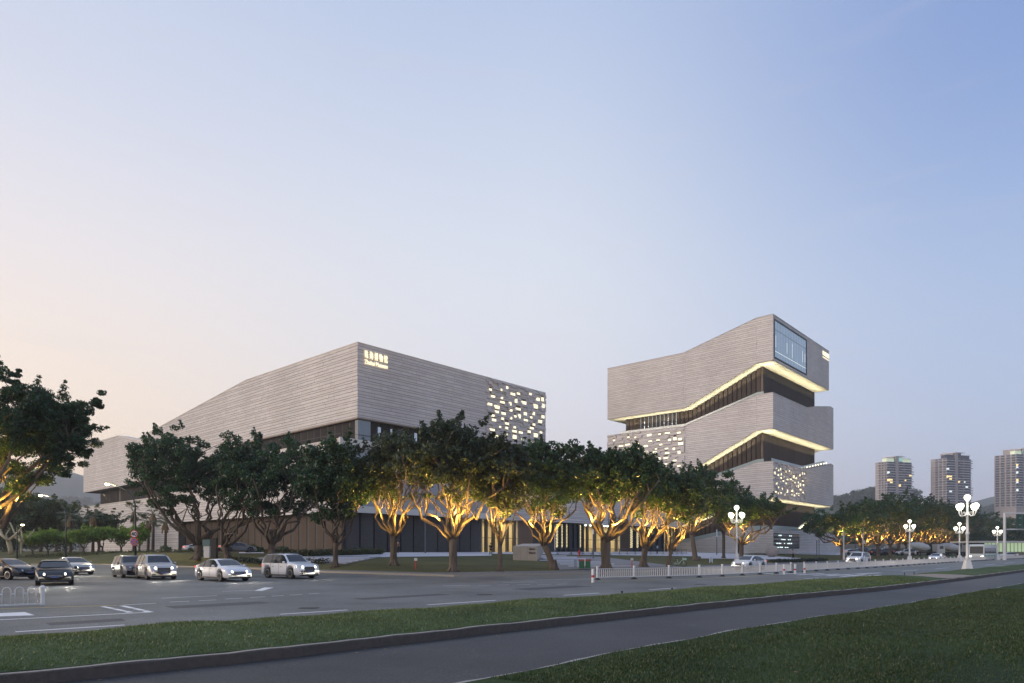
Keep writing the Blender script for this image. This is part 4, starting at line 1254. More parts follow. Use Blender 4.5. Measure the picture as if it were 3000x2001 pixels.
def spread_tree(name, label, base, top, rx, ry, bot, off=(0, 0), fork=2.6, tr=0.36, limbs=6, seed=1, clumps=95, per=120, leaf=0.15, cl=(0.5, 1.0),
                ml=None, mb_=None, group=None, lit=0, lean=(0, 0), cat='tree', tips=26, local=False, hollow=0.35):
    """broad crowned fig: base on the ground, crown between heights bot..top (above base), half widths rx, ry"""
    r = np.random.default_rng(seed)
    t = thing(name, label, cat, base, group, local)
    o = np.array(base) if not local else np.zeros(3)
    ml = ml or m_leaf; mb_ = mb_ or m_bark
    cc = o + np.array([off[0], off[1], (top + bot) / 2]); hz = (top - bot) / 2
    # clump centres: an umbrella, denser to the outside and the top
    C = []
    while len(C) < clumps:
        p = r.uniform(-1, 1, 3)
        q = np.linalg.norm(p)
        if q > 1 or q < hollow: continue
        if p[2] < -0.25 and r.random() < 0.55: continue
        C.append(p)
    C = np.array(C)
    # low frequency swelling gives an uneven outline
    ph = r.uniform(0, 6, 6)
    ang = np.arctan2(C[:, 1], C[:, 0])
    sw = 1 + 0.16 * np.sin(3 * ang + ph[0]) * (C[:, 2] > -0.4) + 0.10 * np.sin(5 * ang + ph[1]) + 0.10 * np.sin(4 * C[:, 2] * 2 + ph[2])
    Cw = cc + C * np.array([rx, ry, hz]) * 0.90 * sw[:, None]
    Rd = r.uniform(cl[0], cl[1], len(Cw))
    # leafy sprays reaching out of the crown: short chains of ever smaller clumps
    nf = max(6, clumps // 3)
    d = r.normal(size=(nf, 3)); d /= np.linalg.norm(d, axis=1)[:, None]; d[:, 2] = np.where(d[:, 2] < -0.3, -0.5 * d[:, 2], d[:, 2])
    d /= np.linalg.norm(d, axis=1)[:, None]
    aa_ = np.arctan2(d[:, 1], d[:, 0]); s2 = 1 + 0.16 * np.sin(3 * aa_ + ph[0]) + 0.10 * np.sin(5 * aa_ + ph[1])
    P0 = cc + d * np.array([rx, ry, hz]) * (s2 * r.uniform(0.82, 0.98, nf))[:, None]
    g = d * np.array([1, 1, 1.0]) + np.array([0, 0, 0.45]) + r.normal(size=(nf, 3)) * 0.3; g /= np.linalg.norm(g, axis=1)[:, None]
    st_ = cl[0] * r.uniform(0.6, 1.25, nf)[:, None]
    F2 = np.vstack([P0, P0 + g * st_ * 0.8, P0 + g * st_ * 1.5])
    fr2 = np.concatenate([np.full(nf, cl[0] * 0.8), np.full(nf, cl[0] * 0.58), np.full(nf, cl[0] * 0.36)])
    allc = np.vstack([Cw, F2]); allr = np.concatenate([Rd, fr2])
    npb = np.maximum(12, (per * (allr / np.mean(Rd)) ** 1.7)).astype(int)
    V, Q = leaves(allc, allr, npb, leaf, r)
    link('crown', fast_mesh('crown', V, Q, ml), t, kind='stuff')
    # trunk with root flare, then limbs
    k = MB(); fk = o + np.array([lean[0], lean[1], fork])
    k.tube([tuple(o + (0, 0, -0.15)), tuple(o + np.array([lean[0] * 0.1, lean[1] * 0.1, 0.25])), tuple(o + np.array([lean[0] * 0.45, lean[1] * 0.45, fork * 0.5])), tuple(fk)], [tr * 1.75, tr * 1.15, tr * 0.92, tr * 1.05], 10)
    for i in range(5):
        a = 2 * math.pi * i / 5 + r.uniform(-0.3, 0.3)
        k.tube([tuple(o + np.array([math.cos(a) * tr * 0.6, math.sin(a) * tr * 0.6, 0.6 + r.uniform(-0.2, 0.3)])), tuple(o + np.array([math.cos(a) * tr * 1.3, math.sin(a) * tr * 1.3, 0.15])), tuple(o + np.array([math.cos(a) * tr * 2.3, math.sin(a) * tr * 2.3, -0.12]))], [tr * 0.35, tr * 0.3, tr * 0.14], 6)
    # twisted strands on the trunk
    for i in range(7):
        a = r.uniform(0, 6.28)
        k.tube([tuple(o + np.array([math.cos(a + 0.25 * j) * tr * 0.93 + lean[0] * (j / 4) ** 1.2, math.sin(a + 0.25 * j) * tr * 0.93 + lean[1] * (j / 4) ** 1.2, fork * j / 4])) for j in range(5)], tr * 0.17, 5)
    k.build('trunk', mb_, t, smooth=True)
    ends = []
    for i in range(limbs):
        a = 2 * math.pi * (i + r.uniform(-0.25, 0.25)) / limbs + ph[3]
        rr_ = r.uniform(0.5, 0.98)
        e = cc + np.array([math.cos(a) * rx * rr_, math.sin(a) * ry * rr_, -hz * r.uniform(-0.1, 0.6)])
        if i == 0: e = cc + np.array([0.1 * rx, 0, hz * 0.3])
        s = fk + np.array([math.cos(a) * tr * 0.5, math.sin(a) * tr * 0.5, -r.uniform(0, fork * 0.15)])
        h = e - s
        pts = curve(s, e, np.array([-h[0] * 0.14, -h[1] * 0.14, 0.0]) + np.array([h[0], h[1], 0]) * r.uniform(-0.1, 0.28) + np.array([0, 0, -h[2] * 0.12]), r, 8)
        lb = MB(); r0 = tr * r.uniform(0.42, 0.62)
        lb.tube(pts, list(np.linspace(r0, r0 * 0.38, len(pts))), 7)
        ends.append(pts)
        for m in range(3):
            q = pts[r.integers(3, 7)]
            c = Cw[np.argsort(np.linalg.norm(Cw - np.array(q), axis=1))[r.integers(1, 9)]]
            p2 = curve(q, c, r.normal(size=3) * 0.25, r, 5)
            lb.tube(p2, list(np.linspace(r0 * 0.34, 0.03, 5)), 5, caps=False)
        lb.build('limb', mb_, t, smooth=True)
    tw = MB()
    for i in range(tips):
        c = allc[r.integers(0, len(allc))]
        pl = ends[r.integers(0, len(ends))]; q = pl[r.integers(4, 8)]
        best = min((np.linalg.norm(np.array(p) - c), j, e) for e, pl_ in enumerate(ends) for j, p in enumerate(pl_) if j >= 3)
        q = ends[best[2]][best[1]]
        tw.tube(curve(q, c, r.normal(size=3) * 0.3, r, 5), list(np.linspace(0.085, 0.022, 5)), 4, caps=False)
    tw.build('branches', mb_, t, kind='stuff', smooth=True)
    if lit:
        for dx, dy, dz, o_, e_, sp_ in ((0.75, -0.75, -0.7, 0.95, 0.26, 118), (-0.85, -0.55, -0.7, 0.95, 0.26, 118), (0.5, -0.9, 0.7, 1.0, 1.0, 150), (-0.9, -0.5, 1.3, 1.1, 0.9, 160), (0.2, 0.6, 1.9, 0.9, 1.0, 160)):
            ld = bpy.data.lights.new('tree_lamp', 'SPOT'); ld.energy = lit_power * e_ * (0.85 if lit == 1 else 1.1); ld.color = (1.0, 0.57, 0.11)
            ld.spot_size = math.radians(sp_); ld.spot_blend = 0.9; ld.shadow_soft_size = 0.15
            lo = bpy.data.objects.new('tree_lamp', ld); COL.objects.link(lo)
            lo.location = tuple(fk + np.array([dx * (tr + o_), dy * (tr + o_), dz]))
            lo.rotation_euler = (math.pi - dy * 0.12, dx * 0.12, 0)
    return t
lit_power = 1500.0

G1 = 'fig trees in the row along the far kerb'
def row_tree(label, bx, by, cx, topy, boty, hw, forky, seed, lit, ml=None, **k):
    b = ground(bx, by); Y = b.y; s = Y / F
    top = (1612 - topy) * s + 2 - b.z; bot = (1612 - boty) * s + 2 - b.z
    fork = (1612 - forky) * s + 2 - b.z
    rx = hw * s * 1.12
    bot -= 36 * s if topy < 1420 else 12 * s
    k['tr'] = k.get('tr', 0.36) * 0.74; k['limbs'] = k.get('limbs', 6) + 3
    k.setdefault('clumps', 95); k['clumps'] = int(k['clumps'] * 1.25)
    ex = (cx - 1500) * s - b.x
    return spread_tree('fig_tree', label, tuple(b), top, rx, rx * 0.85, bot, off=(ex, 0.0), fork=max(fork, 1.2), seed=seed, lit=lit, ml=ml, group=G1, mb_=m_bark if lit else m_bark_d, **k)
row_tree('widest unlit fig tree with dark sprawling limbs, farthest left of the row', 582, 1641, 535, 1252, 1500, 160, 1592, 21, 0, clumps=190, per=130, tr=0.62, limbs=6, hollow=0.1)
row_tree('unlit fig tree with a leaning dark trunk, second of the row beside the ticket kiosk', 668, 1637, 735, 1278, 1480, 118, 1600, 22, 0, clumps=125, per=120, tr=0.42, lean=(-0.5, 0))
row_tree('unlit many-stemmed fig tree above the white off-road car', 795, 1632, 830, 1300, 1490, 130, 1590, 23, 0, clumps=115, per=120, tr=0.45, limbs=9)
row_tree('slim unlit fig tree whose dense crown hangs in front of the brown panelled wall', 983, 1662, 985, 1290, 1500, 112, 1590, 24, 0, clumps=125, per=125, tr=0.30, limbs=6, hollow=0.15)
row_tree('golden lit fig tree with upright limbs beside the end of the clipped hedge', 1153, 1657, 1150, 1262, 1440, 100, 1570, 25, 1, ml=m_leaf2, clumps=90, per=115, tr=0.42, limbs=7)
row_tree('tallest fig tree of the row, brownish crown over golden lit wide spread limbs', 1327, 1675, 1335, 1240, 1450, 145, 1578, 26, 2, ml=m_leaf2, clumps=150, per=120, tr=0.42, limbs=8)
row_tree('thin young fig tree lit at its fork, standing before the stone name block', 1465, 1674, 1465, 1295, 1500, 70, 1590, 27, 1, ml=m_leaf2, clumps=80, per=115, tr=0.24, limbs=5)
row_tree('leaning fig tree with a narrow peaked crown in front of the glazed ground floor', 1622, 1668, 1600, 1293, 1480, 112, 1590, 28, 1, clumps=115, per=120, tr=0.36, lean=(-0.9, 0), limbs=6)
row_tree('brightest golden fig tree with a fan of many limbs under a domed crown', 1775, 1669, 1800, 1308, 1450, 128, 1575, 29, 2, clumps=130, per=125, tr=0.52, limbs=10)
row_tree('fig tree with arching lit limbs and two crossing stems before the crowd barriers', 1885, 1662, 1930, 1360, 1480, 100, 1600, 30, 2, clumps=90, per=115, tr=0.42, limbs=7, lean=(0.2, 0))
row_tree('slender lit fig tree beside the parked bicycle', 1958, 1661, 1990, 1400, 1500, 75, 1610, 31, 1, clumps=60, per=110, tr=0.24, limbs=5, lean=(0.3, 0))
row_tree('gnarled lit fig tree with bent trunk, left of the slanting stone base', 2038, 1642, 2060, 1355, 1490, 90, 1560, 32, 2, clumps=85, per=115, tr=0.44, limbs=6, lean=(-0.6, 0))
row_tree('fig tree with a crown behind the second one, dark top between it and the tower', 2120, 1636, 2130, 1405, 1480, 62, 1560, 45, 0, clumps=45, per=110, tr=0.3, limbs=5)
row_tree('low spreading lit fig tree in front of the tower, behind the left globe lamp', 2172, 1642, 2190, 1452, 1530, 118, 1592, 33, 2, clumps=85, per=110, tr=0.40, limbs=7)
row_tree('lit fig tree right of the tower base, its crown reaching over the wall', 2467, 1638, 2440, 1488, 1570, 88, 1595, 34, 2, clumps=80, per=105, tr=0.36, limbs=6)
# further trees of the row share two of these shapes
far_row = [
    (2526, 1634, 2530, 1470, 1560, 62, 1600, 'lit fig tree with a thin leaning trunk, just right of the camera pole'),
    (2572, 1633, 2575, 1455, 1555, 78, 1594, 'lit fig tree before the dark parked cars, under the first apartment tower'),
    (2608, 1632, 2620, 1448, 1555, 80, 1594, 'lit fig tree with ropy roots on its trunk, left of the third globe lamp'),
    (2634, 1624, 2650, 1458, 1560, 62, 1592, 'small lit fig tree behind the third globe lamp, crown touching its neighbours'),
    (2658, 1624, 2690, 1462, 1555, 64, 1592, 'lit fig tree right beside the pole of the third globe lamp'),
    (2690, 1623, 2720, 1466, 1560, 60, 1590, 'lit fig tree in front of the mixer drum, left of the broad shaggy trunk'),
    (2716, 1627, 2735, 1464, 1560, 70, 1590, 'lit fig tree with a broad shaggy trunk before the white mixer truck'),
    (2748, 1622, 2765, 1470, 1560, 58, 1590, 'lit fig tree in front of the mixer truck cab, two limbs bent like horns'),
    (2775, 1622, 2800, 1478, 1560, 60, 1590, 'lit fig tree left of the fourth globe lamp, low bright fork'),
    (2800, 1621, 2835, 1482, 1562, 62, 1590, 'lit fig tree between the fourth globe lamp and the tall near lamp'),
    (2862, 1621, 2860, 1500, 1566, 56, 1594, 'dim fig tree just right of the tall near lamp'),
    (2912, 1620, 2915, 1510, 1568, 50, 1594, 'lit fig tree behind the fifth globe lamp, left of the sign gantry'),
    (2960, 1619, 2960, 1515, 1570, 52, 1594, 'lit fig tree below the green road sign'),
    (2992, 1619, 3005, 1522, 1572, 50, 1594, 'lit fig tree at the right picture edge under the sign gantry')]
for i, (bx, by, cx, ty, bo, hw, fk, lab) in enumerate(far_row):
    row_tree(lab, bx, by, cx, ty, bo, hw * 1.05, fk, 60 + i, 1, ml=m_leaf if i % 3 else m_leaf4, clumps=44, per=75, leaf=0.26, cl=(0.9, 1.7), tr=0.42, limbs=7, tips=12, hollow=0.2)

# the big tree leaning in from the left edge
lit_power = 4200.0
tb_ = flat(-150, 1694); tb_.z = 0.0
r_ = np.random.default_rng(5)
big = spread_tree('fig_tree', 'huge near fig tree leaning into the left edge, golden light under its crown', (tb_.x, tb_.y, 0), 14.2, 5.0, 4.4, 6.0, off=(4.6, 0.3), fork=2.2, tr=0.6, limbs=9, seed=41,
                  clumps=230, per=260, leaf=0.095, cl=(0.5, 0.95), lit=2, group=G1, tips=40)
# its long outer limbs and sparse outer sprays, as the photo shows them
mb = MB(); Y0 = tb_.y
for pts, r0 in (([(-150, 1600), (-20, 1500), (70, 1440), (130, 1375), (185, 1272)], 0.17), ([(-150, 1560), (0, 1465), (90, 1400), (150, 1340)], 0.12), ([(-150, 1560), (-20, 1420), (60, 1340), (140, 1290)], 0.1)):
    P = [at(x, y, Y0 - 0.8) for x, y in pts]
    mb.tube(P, list(np.linspace(r0, r0 * 0.35, len(P))), 8)
ob = mb.build('limb', m_bark, big, smooth=True)
cs, rs = [], []
for x, y, rr in [(205, 1215, .55), (230, 1195, .5), (250, 1190, .5), (275, 1180, .42), (285, 1172, .3), (215, 1250, .45), (245, 1245, .4), (175, 1200, .6), (160, 1230, .6), (200, 1290, .5), (235, 1320, .5), (262, 1330, .35),
                 (180, 1330, .55), (215, 1355, .45), (160, 1290, .6), (130, 1210, .6), (105, 1180, .6), (60, 1130, .5), (50, 1105, .35), (30, 1130, .5), (90, 1160, .5), (110, 1410, .6), (70, 1430, .6), (40, 1400, .8), (170, 1385, .4)]:
    
    c_ = at(x, y, Y0 + r_.uniform(-1.2, 1.2))
    for q_ in range(4):
        cs.append(c_ + Vector(r_.normal(size=3)) * rr * 0.75); rs.append(rr * r_.uniform(0.5, 0.95))
V, Q = leaves(np.array(cs), np.array(rs), 170, 0.085, r_)
link('outer_leaves', fast_mesh('outer_leaves', V, Q, m_leaf), big, kind='stuff')
lit_power = 520.0
for px_, py_, dy_, e_ in ((-40, 1520, -1.2, 2600), (60, 1470, 0.6, 1800), (-20, 1450, 1.0, 2200)):
    ld = bpy.data.lights.new('tree_lamp', 'SPOT'); ld.energy = e_; ld.color = (1.0, 0.57, 0.11); ld.spot_size = math.radians(150); ld.spot_blend = 0.9; ld.shadow_soft_size = 0.2
    lo = bpy.data.objects.new('tree_lamp', ld); COL.objects.link(lo); lo.location = at(px_, py_, Y0 + dy_); lo.rotation_euler = (math.pi, 0, 0)

# ------------------------------------------------------------------ background left: trees, palms, bright shrubs, pruned tree
def gnd(px, Y):
    p = at(px, 1612, Y); p.z = gz(p.x, p.y); return p
GB = 'trees beyond the side street'
for i, (bx, by, cx, ty, bo, hw, lab) in enumerate([
        (60, 1613, 60, 1440, 1560, 95, 'dark leafy tree at the far left beyond the side street, lamp glow above it'),
        (165, 1613, 160, 1462, 1560, 70, 'dark leafy tree behind the curved-arm street lamp post'),
        (-40, 1613, -20, 1430, 1560, 90, 'dark leafy tree cut by the left edge beyond the side street'),
        (290, 1613, 292, 1505, 1570, 62, 'round dark tree in front of the museum podium, left of the forty sign'),
        (120, 1612, 115, 1480, 1575, 60, 'middle green tree between two dark ones over the bright shrubs')]):
    b = gnd(bx, 128 + 3 * i); s = b.y / F
    spread_tree('leafy_tree', lab, tuple(b), (1612 - ty) * s + 2 - b.z, hw * s, hw * s * 0.8, (1612 - bo) * s + 2 - b.z, off=((cx - 1500) * s - b.x, 0), fork=2.4, tr=0.25, limbs=5, seed=80 + i,
                clumps=80, per=85, leaf=0.22, cl=(0.8, 1.4), ml=m_leaf4, mb_=m_bark_d, group=GB, tips=8, hollow=0.1)
GS = 'bright clipped shrubs beyond the side street'
for i, (bx, by, ty, hw, lab) in enumerate([
        (95, 1612, 1570, 34, 'small bright green shrub at the left end of the shrub row'), (140, 1613, 1556, 46, 'bright yellow-green shrub left of the dark lamp post'), (190, 1613, 1560, 40, 'bright green shrub touching the dark lamp post'),
        (245, 1613, 1545, 44, 'olive shrub with a thick trunk right of the lamp post'), (300, 1613, 1545, 42, 'olive shrub in the middle of the row before the stone wall'),
        (355, 1613, 1543, 46, 'wide green shrub immediately left of the forty sign'), (408, 1610, 1540, 24, 'pale yellow lit shrub immediately right of the forty sign')]):
    b = gnd(bx, 112 + 1.5 * (i % 3)); s = b.y / F
    spread_tree('shrub', lab, tuple(b), (1612 - ty) * s + 2 - b.z, hw * s, hw * s * 0.8, (1612 - 1594) * s + 2 - b.z, fork=0.9, tr=0.14, limbs=4, seed=100 + i, clumps=38, per=75, leaf=0.17, cl=(0.5, 0.9),
                ml=m_leaf3, mb_=m_bark_d, group=GS, cat='shrub', tips=4, hollow=0.1)
# bare pruned tree, pale
b = gnd(30, 108)
t = thing('pruned_tree', 'bare heavily pruned pale tree with stubby twisted branches at the far left', 'tree', tuple(b))
s = b.y / F; mb = MB(); r = np.random.default_rng(3)
def pt(x, y, dy=0): 
    v = at(x, y, b.y + dy); return tuple(v)
mb.tube([pt(33, 1623), pt(30, 1605), pt(26, 1590), pt(24, 1580)], [0.42, 0.34, 0.36, 0.3], 8)
mb.build('trunk', mat('pale bark', (0.40, 0.35, 0.24), 0.8, var=0.3, scale=3, bump=0.6), t, smooth=True)
for pts, r0 in (([(24, 1583), (5, 1568), (0, 1550), (6, 1538)], 0.26), ([(26, 1583), (45, 1567), (60, 1552), (62, 1545)], 0.22), ([(40, 1571), (62, 1585), (66, 1575), (60, 1545)], 0.2), ([(62, 1580), (42, 1560), (30, 1532), (10, 1525)], 0.15),
                ([(80, 1575), (95, 1560), (101, 1550)], 0.12), ([(22, 1580), (18, 1565), (28, 1550), (12, 1540)], 0.14), ([(-10, 1560), (5, 1548), (10, 1532)], 0.16), ([(66, 1583), (62, 1600), (61, 1621)], 0.22)):
    mb = MB(); mb.tube([pt(x, y, r.uniform(-1, 1)) for x, y in pts], list(np.linspace(r0, r0 * 0.5, len(pts))), 7); mb.build('limb', MATS['pale bark'], t, smooth=True)
# palms
def palm(label, bx, by, topy, seed, droop=1.0, fr=22, L_=2.6):
    b = gnd(bx, 116 + 2 * (seed % 4)); r = random.Random(seed); s = b.y / F
    t = thing('fan_palm', label, 'palm tree', tuple(b), 'fan palms beside the museum wall')
    H = (1612 - topy) * s + 2 - b.z
    mb = MB(); mb.tube([(b.x, b.y, b.z - 0.1), (b.x, b.y, b.z + 0.4), (b.x + 0.1, b.y, b.z + H * 0.6), (b.x, b.y, b.z + H)], [0.34, 0.26, 0.2, 0.2], 9); mb.build('trunk', m_bark_d, t, smooth=True)
    sk = MB()
    top = Vector((b.x, b.y, b.z + H))
    for k in range(26):
        a = r.uniform(0, 6.28); w = r.uniform(0.1, 0.2); d = Vector((math.cos(a), math.sin(a), 0)); l = r.uniform(1.0, 2.0)
        side = Vector((-d.y, d.x, 0)) * w
        p = top + d * 0.2; q = top + d * 0.62 - Z * l
        sk.add([p - side, p + side, q + side * 0.8, q - side * 0.8], [(0, 1, 2, 3)])
    sk.build('dead_frond_skirt', mat('dry fronds', (0.22, 0.15, 0.08), 0.9, var=0.3), t, kind='stuff')
    for k in range(fr):
        a = 2 * math.pi * k / fr * 2.4 + r.uniform(-.2, .2); el = r.uniform(-0.5, 1.2)
        d = Vector((math.cos(a) * math.cos(el), math.sin(a) * math.cos(el), math.sin(el)))
        l = L_ * r.uniform(0.5, 0.75); c = top + d * l
        mb = MB(); mb.tube([top, top + d * l * 0.6 + Z * 0.06, c], 0.025, 4, caps=False)
        side = d.cross(Z).normalized(); up = side.cross(d).normalized()
        for j in range(15):
            th = (j - 7) / 7 * 1.5
            dd = d * math.cos(th) + side * math.sin(th)
            ll = L_ * 0.42 * (1 - 0.25 * abs(th))
            e = c + dd * ll - Z * 0.28 * ll * droop; ww = up.cross(dd).normalized() * 0.045
            m_ = c + dd * ll * 0.5 + Z * 0.03
            mb.add([c, m_ - ww, e, m_ + ww], [(0, 1, 2, 3)])
        mb.build('frond', leaf_mat('palm leaf', (0.06, 0.085, 0.04), 0.2, 0.15), t)
palm('fan palm whose top shows over the round dark tree left of the museum wall', 272, 1613, 1512, 1, 0.6)
palm('small fan palm half hidden behind the dark trees, left of the museum wall', 206, 1613, 1514, 6, 0.8)
palm('tall fan palm with brown skirt immediately right of the forty sign pole', 392, 1612, 1500, 2)
palm('fan palm with green drooping fronds right of the pale yellow shrub', 434, 1612, 1528, 3)
palm('fan palm with a big dry skirt close before the stone museum wall', 484, 1610, 1530, 4)
palm('fan palm partly covered by the widest fig tree', 448, 1611, 1506, 5)
# clipped hedge, low hedge, round bushes
def bushy(name, label, cat, path, w, h, seed, ml, per=70, group=None, cl=0.4, leaf=0.1):
    r = np.random.default_rng(seed)
    cs = []
    for p, q in zip(path, path[1:]):
        L_ = (q - p).length; n = max(2, int(L_ / 0.3))
        for i in range(n):
            m = p + (q - p) * (i / n)
            for j in range(max(1, int(w / 0.4))):
                for kz in range(max(1, int(h / 0.35))):
                    cs.append((m.x + r.uniform(-1, 1) * w * 0.5, m.y + r.uniform(-1, 1) * w * 0.5, m.z + 0.2 + kz * 0.35 * (h / max(h, .35)) + r.uniform(-0.06, 0.06)))
    V, Q = leaves(np.array(cs), np.full(len(cs), cl), per, leaf, r, 0.8)
    o = link(name, fast_mesh(name, V, Q, ml))
    tag(o, label, cat, group)
    return o
m_hedge = leaf_mat('hedge leaves', (0.055, 0.070, 0.028), 0.6, 0.2)
bushy('clipped_hedge', 'long clipped hedge with reddish top in front of the brown panelled wall', 'hedge', [ground(790, 1629), ground(900, 1631), ground(1000, 1628), ground(1118, 1624.5)], 1.4, 0.95, 1, m_hedge, 26)
bushy('low_hedge', 'low dark hedge along the kerb in front of the tower and stone ball', 'hedge', [ground(2270, 1648), ground(2330, 1647), ground(2412, 1644)], 1.5, 0.55, 2, leaf_mat('dark hedge leaves', (0.018, 0.030, 0.016), 0.4, 0.1), 24)
bushy('dark_hedge', 'low dark hedge behind the white sedan and off-road car', 'hedge', [ground(690, 1651), ground(790, 1654), ground(960, 1650)], 0.9, 0.5, 3, MATS['dark hedge leaves'], 22)
bushy('edge_hedge', 'thin dark hedge at the foot of the stone museum wall, left', 'hedge', [gnd(60, 108), gnd(300, 107), gnd(480, 104), gnd(570, 100)], 0.9, 0.38, 3, m_hedge, 16)
for i, (x, y, rr, lab) in enumerate([(484, 1612, 0.9, 'round clipped bush at the foot of the palm with the dry skirt'), (735, 1613, 1.0, 'dark round bush left of the many-stemmed fig trunk'), (758, 1613, 0.8, 'small dark bush touching the many-stemmed fig trunk'), (830, 1614, 0.8, 'small dark bush right of the many-stemmed fig trunk')]):
    p = gnd(x, 100 if x > 600 else 110)
    r = np.random.default_rng(i); n = 12
    cs = np.array([(p.x + r.uniform(-1, 1) * rr * .6, p.y + r.uniform(-1, 1) * rr * .6, p.z + rr * r.uniform(0.3, 0.8)) for _ in range(n)])
    V, Q = leaves(cs, np.full(n, rr * 0.6), 120, 0.11, r, 0.8)
    tag(link('round_bush', fast_mesh('round_bush', V, Q, m_leaf4)), lab, 'bush', 'round bushes at the museum wall')

# ================================================================== LAMPS, SIGNS, FENCES
m_white = mat('white enamel', (0.72, 0.72, 0.72), 0.4, var=0.08, scale=4)
m_globe = mat('glowing globe', (1, 1, 0.9), 0.4, emit=(1.0, 0.97, 0.80), estr=3.2)
def globe_lamp(label, bx, topy, zb, Y=None):
    """white five-globe lamp; its height is fixed, so its distance follows from where its top is seen"""
    Hh = 6.55
    Y = F * (Hh + zb - 2) / (1612 - topy)
    x = (bx - 1500) / F * Y
    t = thing('globe_lamp', label, 'street lamp', (x, Y, zb), 'white globe street lamps', local=True)
    mb = MB()
    q = lambda w, z: [(-w, -w, z), (w, -w, z), (w, w, z), (-w, w, z)]
    mb.hexa(q(0.36, -0.2) + q(0.33, 0.05)); mb.hexa(q(0.31, 0.05) + q(0.18, 0.82)); mb.hexa(q(0.20, 0.82) + q(0.19, 0.88))
    mb.build('pedestal', m_white, t)
    mb = MB(); mb.lathe([(0.15, 0.88), (0.14, 1.1), (0.115, 1.2), (0.11, 3.0), (0.15, 3.05), (0.15, 3.2), (0.10, 3.28), (0.095, 4.6), (0.14, 4.65), (0.18, 4.78), (0.12, 4.88), (0.08, 5.0), (0.075, 5.85), (0.14, 5.9), (0.16, 5.98)], 12)
    mb.build('pole', m_white, t, smooth=True)
    for k in range(4):
        a = math.radians(20 + 90 * k); d = Vector((math.cos(a), math.sin(a), 0))
        P = [Z * 4.8 + d * 0.1, Z * 4.62 + d * 0.35, Z * 4.66 + d * 0.62, Z * 4.9 + d * 0.74, Z * 5.16 + d * 0.76]
        mb = MB(); mb.tube(P, [0.05, 0.045, 0.045, 0.04, 0.06], 7)
        mb.tube([Z * 4.75 + d * 0.18, Z * 4.98 + d * 0.3, Z * 4.95 + d * 0.45, Z * 4.8 + d * 0.42], 0.022, 5)
        am = mb.build('arm', m_white, t, smooth=True)
        mb = MB(); mb.lathe([(0.05, 5.1), (0.15, 5.16), (0.15, 5.2)], 10, (d.x * 0.76, d.y * 0.76, 0.05)); mb.ball((d.x * 0.76, d.y * 0.76, 5.48), 0.235, 14)
        mb.build('globe', m_globe, t, smooth=True)
    mb = MB(); mb.ball((0, 0, 6.22), 0.25, 14); mb.build('globe', m_globe, t, smooth=True)
    t.location = (x, Y, zb)
    for dz, e in ((5.6, 90),):
        ld = bpy.data.lights.new('globe_light', 'POINT'); ld.energy = e; ld.color = (1.0, 0.92, 0.72); ld.shadow_soft_size = 0.9
        lo = bpy.data.objects.new('globe_light', ld); COL.objects.link(lo); lo.location = (x, Y - 1.1, zb + dz)
    return t, Vector((x, Y, zb))
_, PL = globe_lamp('nearest white globe lamp on a square pedestal standing in the grass verge', 2834, 1446, 0.3)
_, PL2 = globe_lamp('white globe lamp on the far kerb before the tower, boxed panels on its pole', 2158, 1478, 0.2)
globe_lamp('white globe lamp in front of the lit trees below the first apartment tower', 2665, 1521, 0.25)
globe_lamp('white globe lamp between the second and the nearest lamp, close left of the nearest', 2811, 1529, 0.25)
globe_lamp('farthest white globe lamp, just left of the sign gantry post', 2922, 1541, 0.25)
t = thing('pole_sign', 'brown boxed notice panels fixed to the pole of the far kerb globe lamp', 'sign', tuple(PL2))
for x0, x1 in ((-0.42, -0.10), (0.10, 0.46)):
    mb = MB(); mb.box(PL2.x + x0 * 1.0, PL2.y - 0.05, 3.45, PL2.x + x1, PL2.y + 0.05, 4.35); mb.build('panel', mat('tan panel', (0.36, 0.28, 0.20), 0.7, var=0.15), t)

